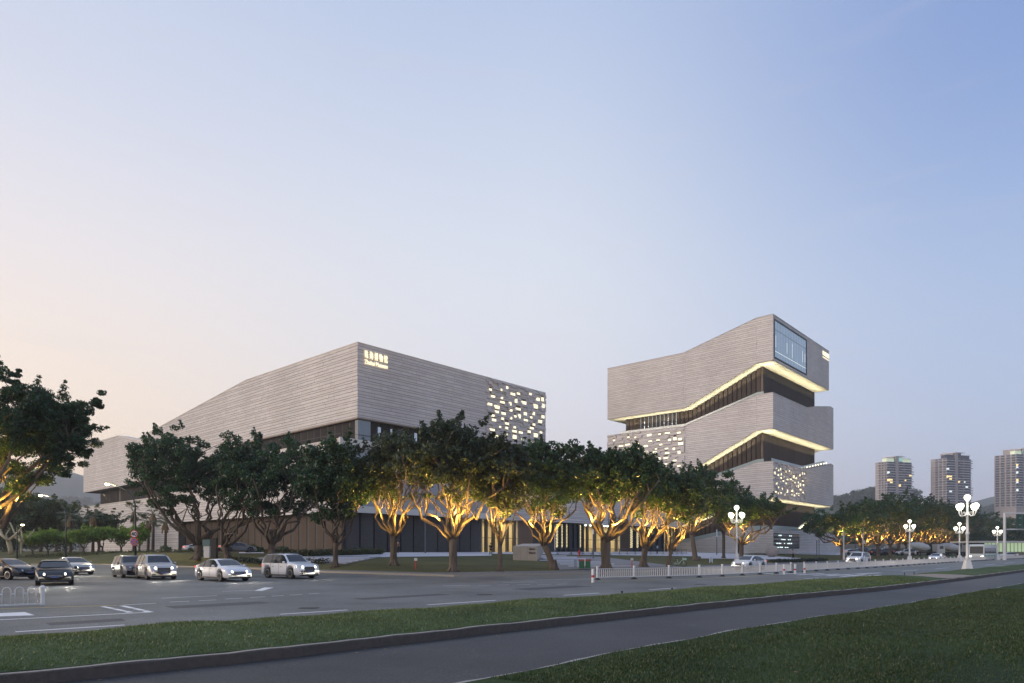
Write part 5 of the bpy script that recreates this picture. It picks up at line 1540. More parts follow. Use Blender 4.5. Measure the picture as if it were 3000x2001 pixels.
# slim plaza light posts: blue grey shaft, white top
m_shaft = mat('blue grey shaft', (0.10, 0.125, 0.16), 0.4, metal=0.2)
m_lit_top = mat('translucent lamp head', (0.72, 0.74, 0.78), 0.4)
GP = 'slim plaza light posts'
for x, yb, yt, yw, lab in [(1246, 1621, 1478, 0, 'slim grey post between the first two golden trees'), (1583, 1617, 1490, 0, 'slim grey post left of the lattice lit glazing'), (1428.5, 1617, 1500, 0, 'slim grey post in front of the lit left entrance'),
                           (1738, 1636, 1531, 1565, 'slim white-topped post left of the brightest golden tree'), (1783, 1618, 1508, 1512, 'slim post behind the brightest golden tree'), (1890, 1618, 1498, 1519, 'white-topped slim post behind the crossing stems'),
                           (2032, 1617, 1530, 1548, 'slim post behind the bent trunk left of the slanted base'), (2100, 1626, 1552, 1573, 'white-topped slim post before the slanted stone base'), (2107.5, 1615, 1528, 1532, 'slim grey post against the brown fins'),
                           (2393, 1634, 1560, 1583, 'nearer of two white-topped posts right of the stone ball'), (2399.5, 1625, 1556, 1580, 'farther of two white-topped posts right of the stone ball'), (2507, 1622, 1560, 1584, 'slim white-topped post left of the parked dark cars'),
                           (2593, 1621, 1560, 1590, 'slim grey post between two lit trunks by the black van'), (540, 1611, 1505, 0, 'slim grey post left of the ticket kiosk'), (667, 1612, 1500, 0, 'slim grey post at the left end of the brown panelled wall')]:
    b = ground(x, yb); s = b.y / F
    top = (1612 - yt) * s + 2; tw = (1612 - yw) * s + 2 if yw else top
    t = thing('light_post', lab, 'light post', tuple(b), GP)
    mb = MB(); mb.lathe([(0.13, b.z - 0.1), (0.13, b.z + 0.15), (0.085, b.z + 0.16), (0.085, tw)], 8, (b.x, b.y, 0)); mb.build('shaft', m_shaft, t)
    if yw:
        mb = MB(); mb.lathe([(0.1, tw), (0.1, top), (0.04, top + 0.05)], 8, (b.x, b.y, 0)); mb.build('lamp_head', m_lit_top, t)
# white camera poles at the right
for x, yb, yt, lab, camf in [(2472, 1640, 1556, 'plain white pole right of the tower base', 0), (2528.5, 1637, 1548, 'white pole carrying a small dome camera arm', 1)]:
    b = ground(x, yb); s = b.y / F; top = (1612 - yt) * s + 2
    t = thing('white_pole', lab, 'pole', tuple(b))
    mb = MB(); mb.lathe([(0.16, b.z - 0.05), (0.15, b.z + 1.2), (0.1, b.z + 1.25), (0.08, top)], 10, (b.x, b.y, 0)); mb.build('shaft', m_white, t)
    if camf:
        mb = MB(); mb.tube([(b.x, b.y, top - 0.4), (b.x - 0.7, b.y, top - 0.25)], 0.04, 6); mb.lathe([(0.05, top - 0.3), (0.18, top - 0.4), (0.1, top - 0.62)], 10, (b.x - 0.7, b.y, 0)); mb.build('camera_arm', m_white, t)
        mb = MB(); mb.box(b.x + 0.1, b.y - 0.1, 3.2, b.x + 0.4, b.y + 0.1, 3.9); mb.build('box', m_white, t)

# curved arm street lamps on the left
m_pole_d = mat('dark green pole', (0.02, 0.035, 0.035), 0.4)
def arm_lamp(label, pts, by, head, Y, rad=0.09, e=120):
    b = at(pts[0][0], by, Y)
    zb = 0.15
    t = thing('street_lamp', label, 'street lamp', (b.x, Y, zb), 'curved arm street lamps at the side street')
    P = [Vector((b.x, Y, zb))] + [at(x, y, Y) for x, y in pts]
    n = len(P)
    mb = MB(); mb.tube(P[:n], [rad * 1.3, rad] + list(np.linspace(rad * 0.8, rad * 0.45, n - 2)), 8); mb.build('pole', m_pole_d, t, smooth=True)
    h = at(*head, Y)
    mb = MB(); mb.lathe([(0.05, 0.12), (0.22, 0.06), (0.26, 0.0), (0.2, -0.03)], 12, h); mb.build('lamp_head', m_pole_d, t)
    mb = MB(); mb.ball(h - Z * 0.06, 0.21, 12, 0.7); mb.build('bulb', mat('street bulb', (1, 1, 1), emit=(1.0, 0.86, 0.42), estr=22.0), t, smooth=True)
    ld = bpy.data.lights.new('street_light', 'POINT'); ld.energy = e; ld.color = (1.0, 0.8, 0.4); ld.shadow_soft_size = 0.25
    lo = bpy.data.objects.new('street_light', ld); COL.objects.link(lo); lo.location = h - Z * 0.4
    return t
arm_lamp('dark street lamp whose arm curves left over the shrubs, the forty sign on its post', [(397, 1560), (396, 1480), (391, 1462), (375, 1440), (350, 1426), (322, 1417)], 1640, (314, 1416), 66, 0.09, 500)
arm_lamp('dark street lamp with a left curved arm beyond the side street, left of the museum', [(193, 1560), (193, 1505), (187, 1485), (172, 1468), (150, 1456), (125, 1450)], 1625, (119, 1450), 88, 0.09, 900)
arm_lamp('small dark lamp post standing behind the pruned pale tree', [(50, 1575), (50, 1545), (56, 1538), (64, 1535)], 1622, (66, 1536), 95, 0.08, 30)

# road signs on the lamp post
SP = at(397, 1565, 65.6)
def disc_sign(label, py, build_face):
    p = at(397, py, 65.75)
    t = thing('road_sign', label, 'road sign', (p.x, p.y, p.z))
    build_face(t, p); return t
Rs = 0.385
def disc(t, p, r0, y, m, name, n=32, th=0.02):
    mb = MB(); mb.prism([(p.x + r0 * math.cos(2 * math.pi * i / n), p.y + y, p.z + r0 * math.sin(2 * math.pi * i / n)) for i in range(n)], (0, -th, 0)); return mb.build(name, m, t)
m_red = mat('sign red', (0.55, 0.03, 0.03), 0.4); m_sw = mat('sign white', (0.78, 0.78, 0.78), 0.4); m_blue = mat('sign blue', (0.06, 0.18, 0.50), 0.4); m_blk = mat('sign black', (0.01, 0.01, 0.01), 0.5)
def forty(t, p):
    disc(t, p, Rs, -0.20, m_red, 'plate'); disc(t, p, Rs * 0.78, -0.225, m_sw, 'face')
    me = text_mesh('40', 0.52, 0.006, m_blk, 'numerals', 0.012)
    o = link('numerals', me, t); o.matrix_basis = Matrix.Translation((p.x - 0.27, p.y - 0.255, p.z - 0.175)) @ Matrix.Rotation(math.pi / 2, 4, 'X')
disc_sign('round speed limit sign reading 40 with a red rim on the dark lamp post', 1564.5, forty)
def nostop(t, p):
    disc(t, p, Rs, -0.20, mat('sign orange red', (0.72, 0.12, 0.06), 0.4), 'plate'); disc(t, p, Rs * 0.78, -0.225, m_blue, 'face')
    for sgn in (1, -1):
        d = Vector((1, 0, sgn)).normalized(); nn = Vector((-d.z, 0, d.x)) * 0.045
        c = Vector((p.x, p.y - 0.246 - 0.003 * (sgn + 1), p.z)); mb = MB(); mb.prism([c - d * 0.31 - nn, c + d * 0.31 - nn, c + d * 0.31 + nn, c - d * 0.31 + nn], (0, -0.008, 0)); mb.build('cross_bar', MATS['sign orange red'], t)
disc_sign('round blue no stopping sign with a red cross, below the speed sign', 1587.5, nostop)

# ticket kiosk and dark cabinet
b = ground(607, 1640)
t = thing('ticket_kiosk', 'slim pale kiosk with a screen between the two left fig trunks', 'kiosk', tuple(b))
mb = MB(); mb.box(b.x - 0.35, b.y - 0.15, b.z, b.x + 0.3, b.y + 0.2, b.z + 1.4); mb.build('body', m_white, t)
mb = MB(); mb.box(b.x - 0.45, b.y - 0.25, b.z + 1.4, b.x + 0.42, b.y + 0.3, b.z + 2.15); mb.build('hood', mat('teal screen', (0.10, 0.19, 0.20), 0.2), t)
b = ground(628, 1640)
t = thing('cabinet', 'tall dark brown cabinet right beside the pale kiosk', 'cabinet', tuple(b))
mb = MB(); mb.box(b.x - 0.3, b.y - 0.3, b.z, b.x + 0.3, b.y + 0.3, b.z + 2.3); mb.build('body', mat('dark cabinet', (0.025, 0.020, 0.018), 0.5), t)
mb = MB(); mb.box(b.x - 0.34, b.y - 0.34, b.z + 2.3, b.x + 0.34, b.y + 0.34, b.z + 2.36); mb.build('lid', m_mull, t)

# near hooped barrier at the left edge
hp = [flat(-330, 1794), flat(125, 1772)]
d = (hp[0] - hp[1]); LB_ = d.length; d.normalize()
t = thing('hooped_barrier', 'white hooped steel barrier with a square end post at the left edge', 'barrier', tuple(hp[1]))
pb = hp[1]; nrm = Vector((-d.y, d.x, 0))
mb = MB(); mb.obox(pb - d * 0.055 - nrm * 0.055, d * 0.11, nrm * 0.11, Z * 0.60); mb.obox(pb - d * 0.075 - nrm * 0.075 + Z * 0.60, d * 0.15, nrm * 0.15, Z * 0.05)
mb.hexa([pb + d * x + nrm * y + Z * 0.65 for x, y in ((-.075, -.075), (.075, -.075), (.075, .075), (-.075, .075))] + [pb + d * x + nrm * y + Z * 0.72 for x, y in ((-.03, -.03), (.03, -.03), (.03, .03), (-.03, .03))])
mb.build('end_post', m_white, t)
sp = 0.375; wd = 0.25; n = int(LB_ / sp)
for i in range(n):
    c0 = pb + d * (0.2 + sp * i)
    P = [c0 + Z * 0.06, c0 + Z * 0.55] + [c0 + d * (wd / 2 - wd / 2 * math.cos(a)) + Z * (0.55 + 0.125 * math.sin(a)) for a in np.linspace(0.35, math.pi - 0.35, 6)] + [c0 + d * wd + Z * 0.55, c0 + d * wd + Z * 0.06]
    mb = MB(); mb.tube(P, 0.016, 6); mb.build('hoop', m_white, t, smooth=True)
mb = MB()
mb.obox(pb + d * 0.05 - nrm * 0.02 + Z * 0.03, d * (LB_ - 0.1), nrm * 0.04, Z * 0.045)
mb.build('bottom_rail', m_white, t)
mb = MB()
for i in range(n):
    mb.obox(pb + d * (0.2 + sp * i + wd) - nrm * 0.015 + Z * 0.42, d * (sp - wd), nrm * 0.03, Z * 0.045)
mb.build('links', m_white, t, kind='stuff')

# long white picket railing along the middle of the road
fpx = [(1750, 1699), (2025, 1692.6), (2098, 1689.4), (2167, 1686), (2229, 1682.7), (2288, 1679.5), (2384, 1673.8), (2429, 1671), (2494, 1667.2), (2604, 1660.7), (2685, 1655), (2797, 1647.6), (2888, 1642), (2989, 1636.7), (3080, 1632)]
path = [flat(*p) for p in fpx]
def resample(path, step):
    out = [path[0]]; acc = 0
    for p, q in zip(path, path[1:]):
        L_ = (q - p).length; x = step - acc
        while x < L_:
            out.append(p + (q - p) * (x / L_)); x += step
        acc = (acc + L_) % step if False else (L_ - (x - step))
    return out
posts = resample(path, 3.05)
t = thing('median_railing', 'long white picket railing dividing the road, running away to the right', 'railing', tuple(posts[0]))
m_rub = mat('black rubber foot', (0.02, 0.02, 0.02), 0.7)
post_me = None; pk_me = None; rest = MB(); npk = 0; foot_me = None
gap_a, gap_b = flat(2292, 1679).x, flat(2380, 1674).x
for i, (p, q) in enumerate(zip(posts, posts[1:])):
    dd = (q - p).normalized(); ang = math.atan2(dd.y, dd.x)
    def inst(me, name, pos, a=ang):
        o = bpy.data.objects.new(name, me); COL.objects.link(o); o.parent = t; o.matrix_parent_inverse = PINV[t.name]
        o.matrix_basis = Matrix.Translation(pos) @ Matrix.Rotation(a, 4, 'Z'); return o
    if post_me is None:
        mb = MB(); mb.box(-0.05, -0.05, 0.08, 0.05, 0.05, 0.88); mb.box(-0.065, -0.065, 0.88, 0.065, 0.065, 0.93); post_me = mb.mesh('post', m_white)
        mb = MB(); mb.lathe([(0.24, 0), (0.22, 0.04), (0.12, 0.08), (0.09, 0.14)], 10); foot_me = mb.mesh('foot', m_rub)
        mb = MB(); mb.box(-0.016, -0.016, 0.16, 0.016, 0.016, 0.76); pk_me = mb.mesh('picket', m_white)
        mb = MB(); mb.box(0.05, -0.02, 0, 3.0, 0.02, 0.04); rail_me = mb.mesh('rail', m_white)
    inst(post_me, 'post', p); inst(foot_me, 'foot', p)
    if gap_a < p.x < gap_b - 1.5: continue
    for z in (0.16, 0.72): inst(rail_me, 'rail', p + Z * z)
    for j in range(1, 18):
        c = p + dd * (3.05 * j / 18)
        if npk < 300: inst(pk_me, 'picket', c); npk += 1
        else: rest.add([c + dd * x + Z * z for x in (-0.018, 0.018) for z in (0.16, 0.74)], [(0, 2, 3, 1)]); rest.add([c + Vector((-dd.y, dd.x, 0)) * x + Z * z for x in (-0.018, 0.018) for z in (0.16, 0.74)], [(0, 2, 3, 1)])
rest.build('far_pickets', m_white, t, kind='stuff')
# red and white delineators in the gap
for i, (x, y, lab) in enumerate([(2297, 1683.5, 'red banded white delineator post, left one in the railing gap'), (2329.5, 1682, 'red banded white delineator post, middle one in the railing gap'), (2357, 1680, 'red banded white delineator post, right one in the railing gap'), (1737, 1707, 'red topped white delineator at the left end of the picket railing')]):
    b = flat(x, y); t = thing('delineator', lab, 'delineator post', tuple(b), 'red and white delineator posts')
    for z0, z1, m in ((0, 0.32, m_white), (0.32, 0.46, m_red), (0.46, 0.85, m_white)):
        mb = MB(); mb.lathe([(0.09, z0), (0.09, z1)], 10, b); mb.build('band' if m is m_red else 'tube', m, t)

# crowd barriers on the plaza
m_bar = mat('dark barrier steel', (0.03, 0.03, 0.035), 0.4)
proto = None; GC = 'dark crowd barriers linked along the plaza'
xs_ = [1632, 1674, 1708, 1735, 1762, 1786, 1815, 1838, 1862, 1884, 1907, 1924, 1943, 1971, 1984, 1998, 2012]
for i, (x0, x1) in enumerate(zip(xs_, xs_[1:])):
    p, q = ground(x0, 1626.5), ground(x1, 1625.5)
    L_ = (q - p).length
    if proto is None:
        proto = thing('crowd_barrier', 'x', 'crowd barrier', (0, 0, 0), GC, local=True)
        mb = MB(); mb.tube([(0, 0, 0.2), (0, 0, 1.02), (0.05, 0, 1.08), (0.95, 0, 1.08), (1, 0, 1.02), (1, 0, 0.2)], 0.02, 5); mb.tube([(0, 0, 0.25), (1, 0, 0.25)], 0.016, 5); mb.build('frame', m_bar, proto)
        for k in range(1, 12):
            mb = MB(); mb.tube([(k / 12, 0, 0.25), (k / 12, 0, 1.08)], 0.010, 4); mb.build('bar', m_bar, proto)
        for k in (0.06, 0.94):
            mb = MB(); mb.tube([(k, -0.3, 0.0), (k, 0, 0.28), (k, 0.3, 0.0)], 0.018, 4); mb.build('foot', m_bar, proto)
        o = proto
    else:
        o = copy_tree(proto)
    o.location = p; o.rotation_euler = (0, 0, math.atan2(q.y - p.y, q.x - p.x)); o.scale = (L_ * 0.97, 1, 1)
    o['label'] = 'dark crowd barrier, number %s from the left of the line before the glazed halls' % ['one', 'two', 'three', 'four', 'five', 'six', 'seven', 'eight', 'nine', 'ten', 'eleven', 'twelve', 'thirteen', 'fourteen', 'fifteen', 'sixteen'][i]

# fire hydrant
b = ground(1697, 1632)
t = thing('fire_hydrant', 'small red fire hydrant on the lawn left of a slim post', 'fire hydrant', tuple(b))
mb = MB(); mb.lathe([(0.2, -0.05), (0.2, 0.08), (0.12, 0.1), (0.12, 0.75), (0.17, 0.78), (0.17, 0.84), (0.13, 0.95), (0.04, 1.02), (0.04, 1.08)], 12, b); mb.build('body', mat('hydrant red', (0.45, 0.03, 0.03), 0.4), t, smooth=False)
mb = MB(); mb.tube([b + Vector((-0.26, 0, 0.6)), b + Vector((0.26, 0, 0.6))], 0.08, 8); mb.tube([b + Vector((0, 0, 0.62)), b + Vector((0, -0.24, 0.62))], 0.09, 8); mb.build('outlets', MATS['hydrant red'], t)

# stone ball and stone name block
b = ground(2261.5, 1632); rb_ = 18.2 * b.y / F
o = MB().ball((b.x, b.y, b.z + rb_ * 0.93), rb_, 32).build('stone_ball', mat('pink granite', (0.36, 0.30, 0.27), 0.8, var=0.2, scale=5, bump=0.3), None, smooth=True)
tag(o, 'big rough granite ball on the lawn before the tower base', 'stone ball')
Yb = 80.0; b0 = at(1502.5, 1612, Yb); b1 = at(1573.5, 1612, Yb - 0.5); b0.z = min(gz(b0.x, b0.y), gz(b1.x, b1.y))
t = thing('name_block', 'wedge shaped pale stone block bearing the museum name on two sides', 'monument sign', tuple(b0))
m_blk_s = mat('beige sawn stone', (0.44, 0.39, 0.33), 0.8, var=0.14, scale=2.5)
fl0 = Vector((b0.x, b0.y, 0)); fr0 = Vector((b1.x, b1.y, 0))
X = (fr0 - fl0); Wd = X.length; X.normalize(); bk = Vector((-X.y, X.x, 0)); bk = (bk * 0.985 - X * 0.02).normalized()
ztop = 2 + (1612 - 1600.5) / F * Yb; zbt = b0.z - 0.15
dep = 8.5
pts = [fl0 + Z * zbt, fl0 + Z * ztop, fl0 + bk * dep + Z * (ztop + 0.38), fl0 + bk * dep + Z * (ztop - 0.5)]
mb = MB(); mb.prism(pts, X * Wd); mb.build('body', m_blk_s, t)
for u in (0.31, 0.6):
    mb = MB(); mb.prism([fl0 + X * (Wd * u) + Z * zbt - bk * 0.004, fl0 + X * (Wd * u + 0.012) + Z * zbt - bk * 0.004, fl0 + X * (Wd * u + 0.012) + Z * ztop - bk * 0.004, fl0 + X * (Wd * u) + Z * ztop - bk * 0.004], bk * 0.02); mb.build('joint', m_joint, t)
m_eng = mat('dark inlaid letters', (0.03, 0.028, 0.025), 0.5)
f_front = Face(fl0, X, Vector((X.y, -X.x, 0)))
fit_letters(f_front, Wd * 0.67, ztop - 0.42, Wd * 0.23, 0.22, 'Zhuhai', t, m_eng, 0.01)
fit_letters(f_front, Wd * 0.67, ztop - 0.86, Wd * 0.26, 0.22, 'Museum', t, m_eng, 0.01)
nl = Vector((bk.y, -bk.x, 0)); nl = -nl if nl.dot(Vector((-1, 0, 0))) < 0 else nl
f_left = Face(fl0 + bk * (dep - 1.2), -bk, nl)
fit_letters(f_left, 0.0, ztop - 0.70, dep - 1.9, 0.55, '珠海博物馆', t, m_eng, 0.02)

# small street items near the kerb
def ab_sign(label, x, y, w, h, m):
    b = ground(x, y); t = thing('small_sign', label, 'sign', tuple(b), 'small blue and white boards at the kerb')
    mb = MB(); mb.box(b.x - w / 2, b.y - 0.03, b.z + 0.12, b.x + w / 2, b.y + 0.03, b.z + h); mb.build('board', m, t)
    mb = MB(); mb.box(b.x - w / 2, b.y - 0.06, b.z, b.x - w / 2 + 0.05, b.y + 0.06, b.z + h); mb.box(b.x + w / 2 - 0.05, b.y - 0.06, b.z, b.x + w / 2, b.y + 0.06, b.z + h); mb.build('legs', m_white, t, kind='stuff')
m_bs = mat('blue white board', (0.35, 0.45, 0.62), 0.5, var=0.5, scale=9)
ab_sign('small blue and white board on the lawn right of the bicycle', 2083, 1649, 0.42, 0.7, m_bs)
ab_sign('small pale blue board left of the green litter bins', 1686, 1663, 0.42, 0.75, m_bs)
b = ground(1713, 1668)
t = thing('litter_bins', 'pair of green litter bins under a red hood on the far footpath', 'litter bin', tuple(b))
mb = MB(); mb.box(b.x - 0.5, b.y - 0.2, b.z + 0.1, b.x - 0.05, b.y + 0.2, b.z + 0.75); mb.box(b.x + 0.05, b.y - 0.2, b.z + 0.1, b.x + 0.5, b.y + 0.2, b.z + 0.75); mb.build('bins', mat('bin green', (0.03, 0.14, 0.06), 0.5), t)
mb = MB(); mb.box(b.x - 0.56, b.y - 0.24, b.z + 0.76, b.x + 0.56, b.y + 0.24, b.z + 0.9); mb.build('hood', mat('bin red', (0.35, 0.06, 0.05), 0.5), t)
mb = MB(); mb.box(b.x - 0.04, b.y - 0.25, b.z + 0.35, b.x + 0.04, b.y - 0.21, b.z + 0.95); mb.build('notice', m_white, t)
for x, y, lab in ((1851.5, 1663, 'short red bollard on the footpath left of the crossing stems'), (1218, 1668, 'thin red and white marker stake with a small plate on the lawn edge')):
    b = ground(x, y); t = thing('marker_post', lab, 'marker post', tuple(b))
    mb = MB(); mb.lathe([(0.05, b.z), (0.05, b.z + 0.7)], 8, (b.x, b.y, 0)); mb.build('post', m_red, t)
    mb = MB(); mb.box(b.x - 0.13, b.y - 0.02, b.z + 0.72, b.x + 0.13, b.y + 0.02, b.z + 0.95); mb.build('plate', m_white, t)
# little black stakes on the verge
for x, y, w_ in ((2305, 1714, 'between the white crosswalk and the kerb, left one'), (2650, 1687, 'immediately left of the gravel crossing'), (2678, 1686, 'at the corner of the gravel crossing'), (2385, 1706, 'below the right end of the crosswalk stripes'), (1822, 1749, 'farthest left of all, before the long lane dashes'), (1969, 1739, 'second from the left along the road edge')):
    b = flat(x, y, 0.1); o = MB().lathe([(0.03, -0.1), (0.03, 0.2), (0.045, 0.2), (0.045, 0.24)], 6, b).build('verge_stake', m_rub)
    tag(o, 'little black stake in the verge grass ' + w_, 'stake', 'black stakes in the verge')

# ================================================================== VEHICLES
m_tyre = mat('tyre rubber', (0.018, 0.018, 0.018), 0.85)
m_rim = mat('alloy rim', (0.45, 0.46, 0.48), 0.3, metal=0.8)
m_cglass = mat('car glass', (0.018, 0.022, 0.027), 0.05, spec=0.7)
m_trim = mat('black trim', (0.02, 0.02, 0.022), 0.5)
m_chrome = mat('chrome', (0.6, 0.6, 0.62), 0.2, metal=0.9)
m_head = mat('lit headlamp', (1, 1, 1), 0.3, emit=(1.0, 0.93, 0.78), estr=6.0)
m_head_off = mat('unlit headlamp', (0.55, 0.57, 0.6), 0.12)
m_tail = mat('tail lamp', (0.4, 0.02, 0.02), 0.25, emit=(1.0, 0.10, 0.06), estr=0.7)
m_plate = mat('blue number plate', (0.10, 0.14, 0.30), 0.5)

SEDAN = dict(L=4.72, W=1.84, H=1.43, wb=(-1.36, 1.46), wr=0.335,
             top=[(-2.36, .70), (-2.33, .96), (-2.2, 1.03), (-1.75, 1.07), (-1.0, 1.33), (-0.45, 1.42), (0.1, 1.43), (0.45, 1.37), (1.22, 1.00), (1.8, .90), (2.15, .78), (2.31, .66), (2.36, .52)],
             belt=[(-2.36, .70), (-2.2, .90), (1.22, .92), (1.8, .84), (2.2, .70), (2.36, .52)], rw=(-1.75, -0.85), ws=(0.40, 1.24))
SUV = dict(L=4.70, W=1.91, H=1.76, wb=(-1.36, 1.40), wr=0.385,
           top=[(-2.35, .8), (-2.32, 1.10), (-2.22, 1.32), (-2.0, 1.66), (-1.8, 1.72), (-0.6, 1.76), (0.1, 1.74), (0.42, 1.66), (1.02, 1.18), (1.2, 1.12), (1.9, 1.05), (2.18, .98), (2.32, .8), (2.35, .6)],
           belt=[(-2.35, .8), (-2.25, 1.08), (1.1, 1.08), (1.9, .99), (2.2, .9), (2.35, .6)], rw=(-2.24, -1.95), ws=(0.38, 1.04))
def car_body(t, S, paint, lit=True, roof_rails=False, tall_box=False):
    Wh = S['W'] / 2; wr = S['wr']
    xs = set(np.round(np.linspace(-S['L'] / 2, S['L'] / 2, 33), 3))
    for w in S['wb']:
        xs |= set(np.round(w + (wr + 0.07) * np.cos(np.linspace(0, math.pi, 9)), 3))
    xs |= {S['rw'][0], S['rw'][1], S['ws'][0], S['ws'][1]}
    xs = sorted(xs)
    def zb(x):
        z = 0.22
        for w in S['wb']:
            d = wr + 0.07
            if abs(x - w) < d: z = max(z, wr + math.sqrt(d * d - (x - w) ** 2))
        return z
    hb = max(interp(S['belt'], 0), 0.5)
    rows = []
    for x in xs:
        T, B = interp(S['top'], x), min(interp(S['belt'], x), interp(S['top'], x) - 0.03)
        e = 1 - 0.16 * max(0, (abs(x) - S['L'] / 2 + 0.6) / 0.6) ** 2
        w = Wh * e
        g = max(0, T - B) / (S['H'] - hb)
        z0 = zb(x)
        rows.append([(x, 0, min(z0, 0.3) if z0 < 0.3 else 0.3), (x, w * 0.86, z0), (x, w * 0.985, min(z0 + 0.1, B - 0.02)), (x, w, min(max(z0 + 0.12, 0.62), B - 0.01)), (x, w * 0.97, B), (x, w * (0.95 - 0.22 * min(1, g)), T - 0.05 * min(1, g + 0.4)), (x, w * (0.80 - 0.2 * min(1, g)), T), (x, 0, T + 0.015)])
    body, wsh, rwi, sides = MB(), MB(), MB(), {1: MB(), -1: MB()}
    dome = S['ws'][1]
    for sg in (1, -1):
        for i in range(len(xs) - 1):
            xm = (xs[i] + xs[i + 1]) / 2
            for j in range(7):
                q = [rows[i][j], rows[i + 1][j], rows[i + 1][j + 1], rows[i][j + 1]]
                q = [(p[0], p[1] * sg, p[2]) for p in q]
                if sg < 0: q = q[::-1]
                T, B = interp(S['top'], xm), interp(S['belt'], xm)
                tgt = body
                if j >= 6 or j == 5:
                    if S['ws'][0] < xm < S['ws'][1] and j == 6: tgt = wsh
                    if S['rw'][0] < xm < S['rw'][1] and j == 6: tgt = rwi
                if j == 4 and T - B > 0.16 and S['rw'][0] + 0.12 < xm < S['ws'][1] - 0.1: tgt = sides[sg]
                tgt.add(q, [(0, 1, 2, 3)])
    def fin(mb, nm, m, sm=True):
        me = mb.mesh(nm, m)
        bm = bmesh.new(); bm.from_mesh(me); bmesh.ops.remove_doubles(bm, verts=bm.verts, dist=0.0008); bmesh.ops.recalc_face_normals(bm, faces=bm.faces)
        bm.to_mesh(me); bm.free()
        if sm: me.shade_auto_smooth if False else me.shade_smooth()
        o = link(nm, me, t); return o
    ob = fin(body, 'body', paint)
    md = ob.data
    fin(wsh, 'windshield', m_cglass); fin(rwi, 'rear_window', m_cglass)
    for sg in (1, -1):
        fin(sides[sg], 'side_window', m_cglass)
        # pillars between the side windows, seams, handles, mirror
        for x in (-0.98 if S is SUV else -0.9, 0.02):
            T, B = interp(S['top'], x), interp(S['belt'], x)
            g = min(1, (T - B) / (S['H'] - hb))
            p = [(x, Wh * 0.972 * sg, B), (x + 0.07, Wh * 0.972 * sg, B), (x + 0.07, Wh * (0.952 - 0.22 * g) * sg, T - 0.05), (x, Wh * (0.952 - 0.22 * g) * sg, T - 0.05)]
            mb = MB(); mb.prism(p, (0, 0.012 * sg, 0)); mb.build('pillar', m_trim, t)
        for x in (-0.93, 0.06, 1.0):
            mb = MB(); mb.box(x, Wh * sg - 0.006 * sg if sg < 0 else Wh - 0.006, 0.34, x + 0.012, Wh * sg + 0.003 * sg, interp(S['belt'], x) - 0.02); mb.build('door_seam', m_trim, t)
        for x in (-0.75, 0.22):
            mb = MB(); mb.box(x, min(Wh * .985 * sg, Wh * 1.015 * sg), 0.82, x + 0.2, max(Wh * .985 * sg, Wh * 1.015 * sg), 0.85); mb.build('door_handle', m_chrome, t)
        bz = interp(S['belt'], 0.9) + 0.07
        mb = MB(); mb.lathe([(0.01, -0.09), (0.07, -0.07), (0.085, 0.0), (0.07, 0.07), (0.01, 0.09)], 10, (0.86, (Wh + 0.12) * sg, bz), (0, 1, 0)); mb.build('mirror', paint, t, smooth=True)
        mb = MB(); mb.box(-S['L'] / 2 + 0.75, min(Wh * .9 * sg, Wh * 1.005 * sg), 0.2, S['L'] / 2 - 0.75, max(Wh * .9 * sg, Wh * 1.005 * sg), 0.29)
        mb.build('sill', m_trim, t)
        if roof_rails:
            mb = MB(); mb.tube([(-1.8, Wh * .66 * sg, 1.72), (-1.6, Wh * .67 * sg, 1.80), (0.0, Wh * .67 * sg, 1.82), (0.25, Wh * .66 * sg, 1.74)], 0.02, 6); mb.build('roof_rail', m_trim, t)
        zh = interp(S['belt'], 2.1) - 0.09
        mb = MB(); mb.hexa([(2.03, Wh * .50 * sg, zh - 0.07), (2.35, Wh * .50 * sg, zh - 0.05), (2.10, Wh * .93 * sg, zh - 0.03), (1.9, Wh * .9 * sg, zh - 0.03), (1.95, Wh * .5 * sg, zh + 0.07), (2.27, Wh * .5 * sg, zh + 0.06), (2.04, Wh * .945 * sg, zh + 0.09), (1.9, Wh * .9 * sg, zh + 0.09)])
        mb.build('headlight', m_head if lit else m_head_off, t)
        mb = MB(); mb.hexa([(-2.36, Wh * .45 * sg, .82), (-2.2, Wh * .45 * sg, .82), (-2.0, Wh * .95 * sg, .84), (-2.18, Wh * .93 * sg, .84), (-2.36, Wh * .45 * sg, .93), (-2.2, Wh * .45 * sg, .93), (-2.0, Wh * .965 * sg, .97), (-2.2, Wh * .94 * sg, .97)])
        mb.build('taillight', m_tail, t)
        mb = MB(); mb.box(2.2, min(Wh * .55 * sg, Wh * .8 * sg), .34, 2.315, max(Wh * .55 * sg, Wh * .8 * sg), .42); mb.build('fog_intake', m_trim, t)
        for w in S['wb']:
            mb = MB(); mb.lathe([(wr * .62, -.115), (wr * .97, -.11), (wr, -.07), (wr, .07), (wr * .97, .11), (wr * .62, .115)], 22, (w, (Wh - .12) * sg, wr), (0, 1, 0))
            wl = mb.build('wheel', m_tyre, t, smooth=True)
            mb = MB(); c = Vector((w, (Wh - .12 + .085) * sg, wr))
            mb.lathe([(0.0005, 0), (wr * .18, 0.005), (wr * .2, 0.012)], 12, c, (0, 1, 0))
            for k in range(5):
                a = 2 * math.pi * k / 5 + .3; dx, dz = math.cos(a), math.sin(a)
                mb.prism([c + Vector((dx * .03 - dz * .035, 0.012 * sg, dz * .03 + dx * .035)), c + Vector((dx * .03 + dz * .035, 0.012 * sg, dz * .03 - dx * .035)), c + Vector((dx * wr * .68 + dz * .02, .012 * sg, dz * wr * .68 - dx * .02)), c + Vector((dx * wr * .68 - dz * .02, .012 * sg, dz * wr * .68 + dx * .02))], (0, .015 * sg, 0))
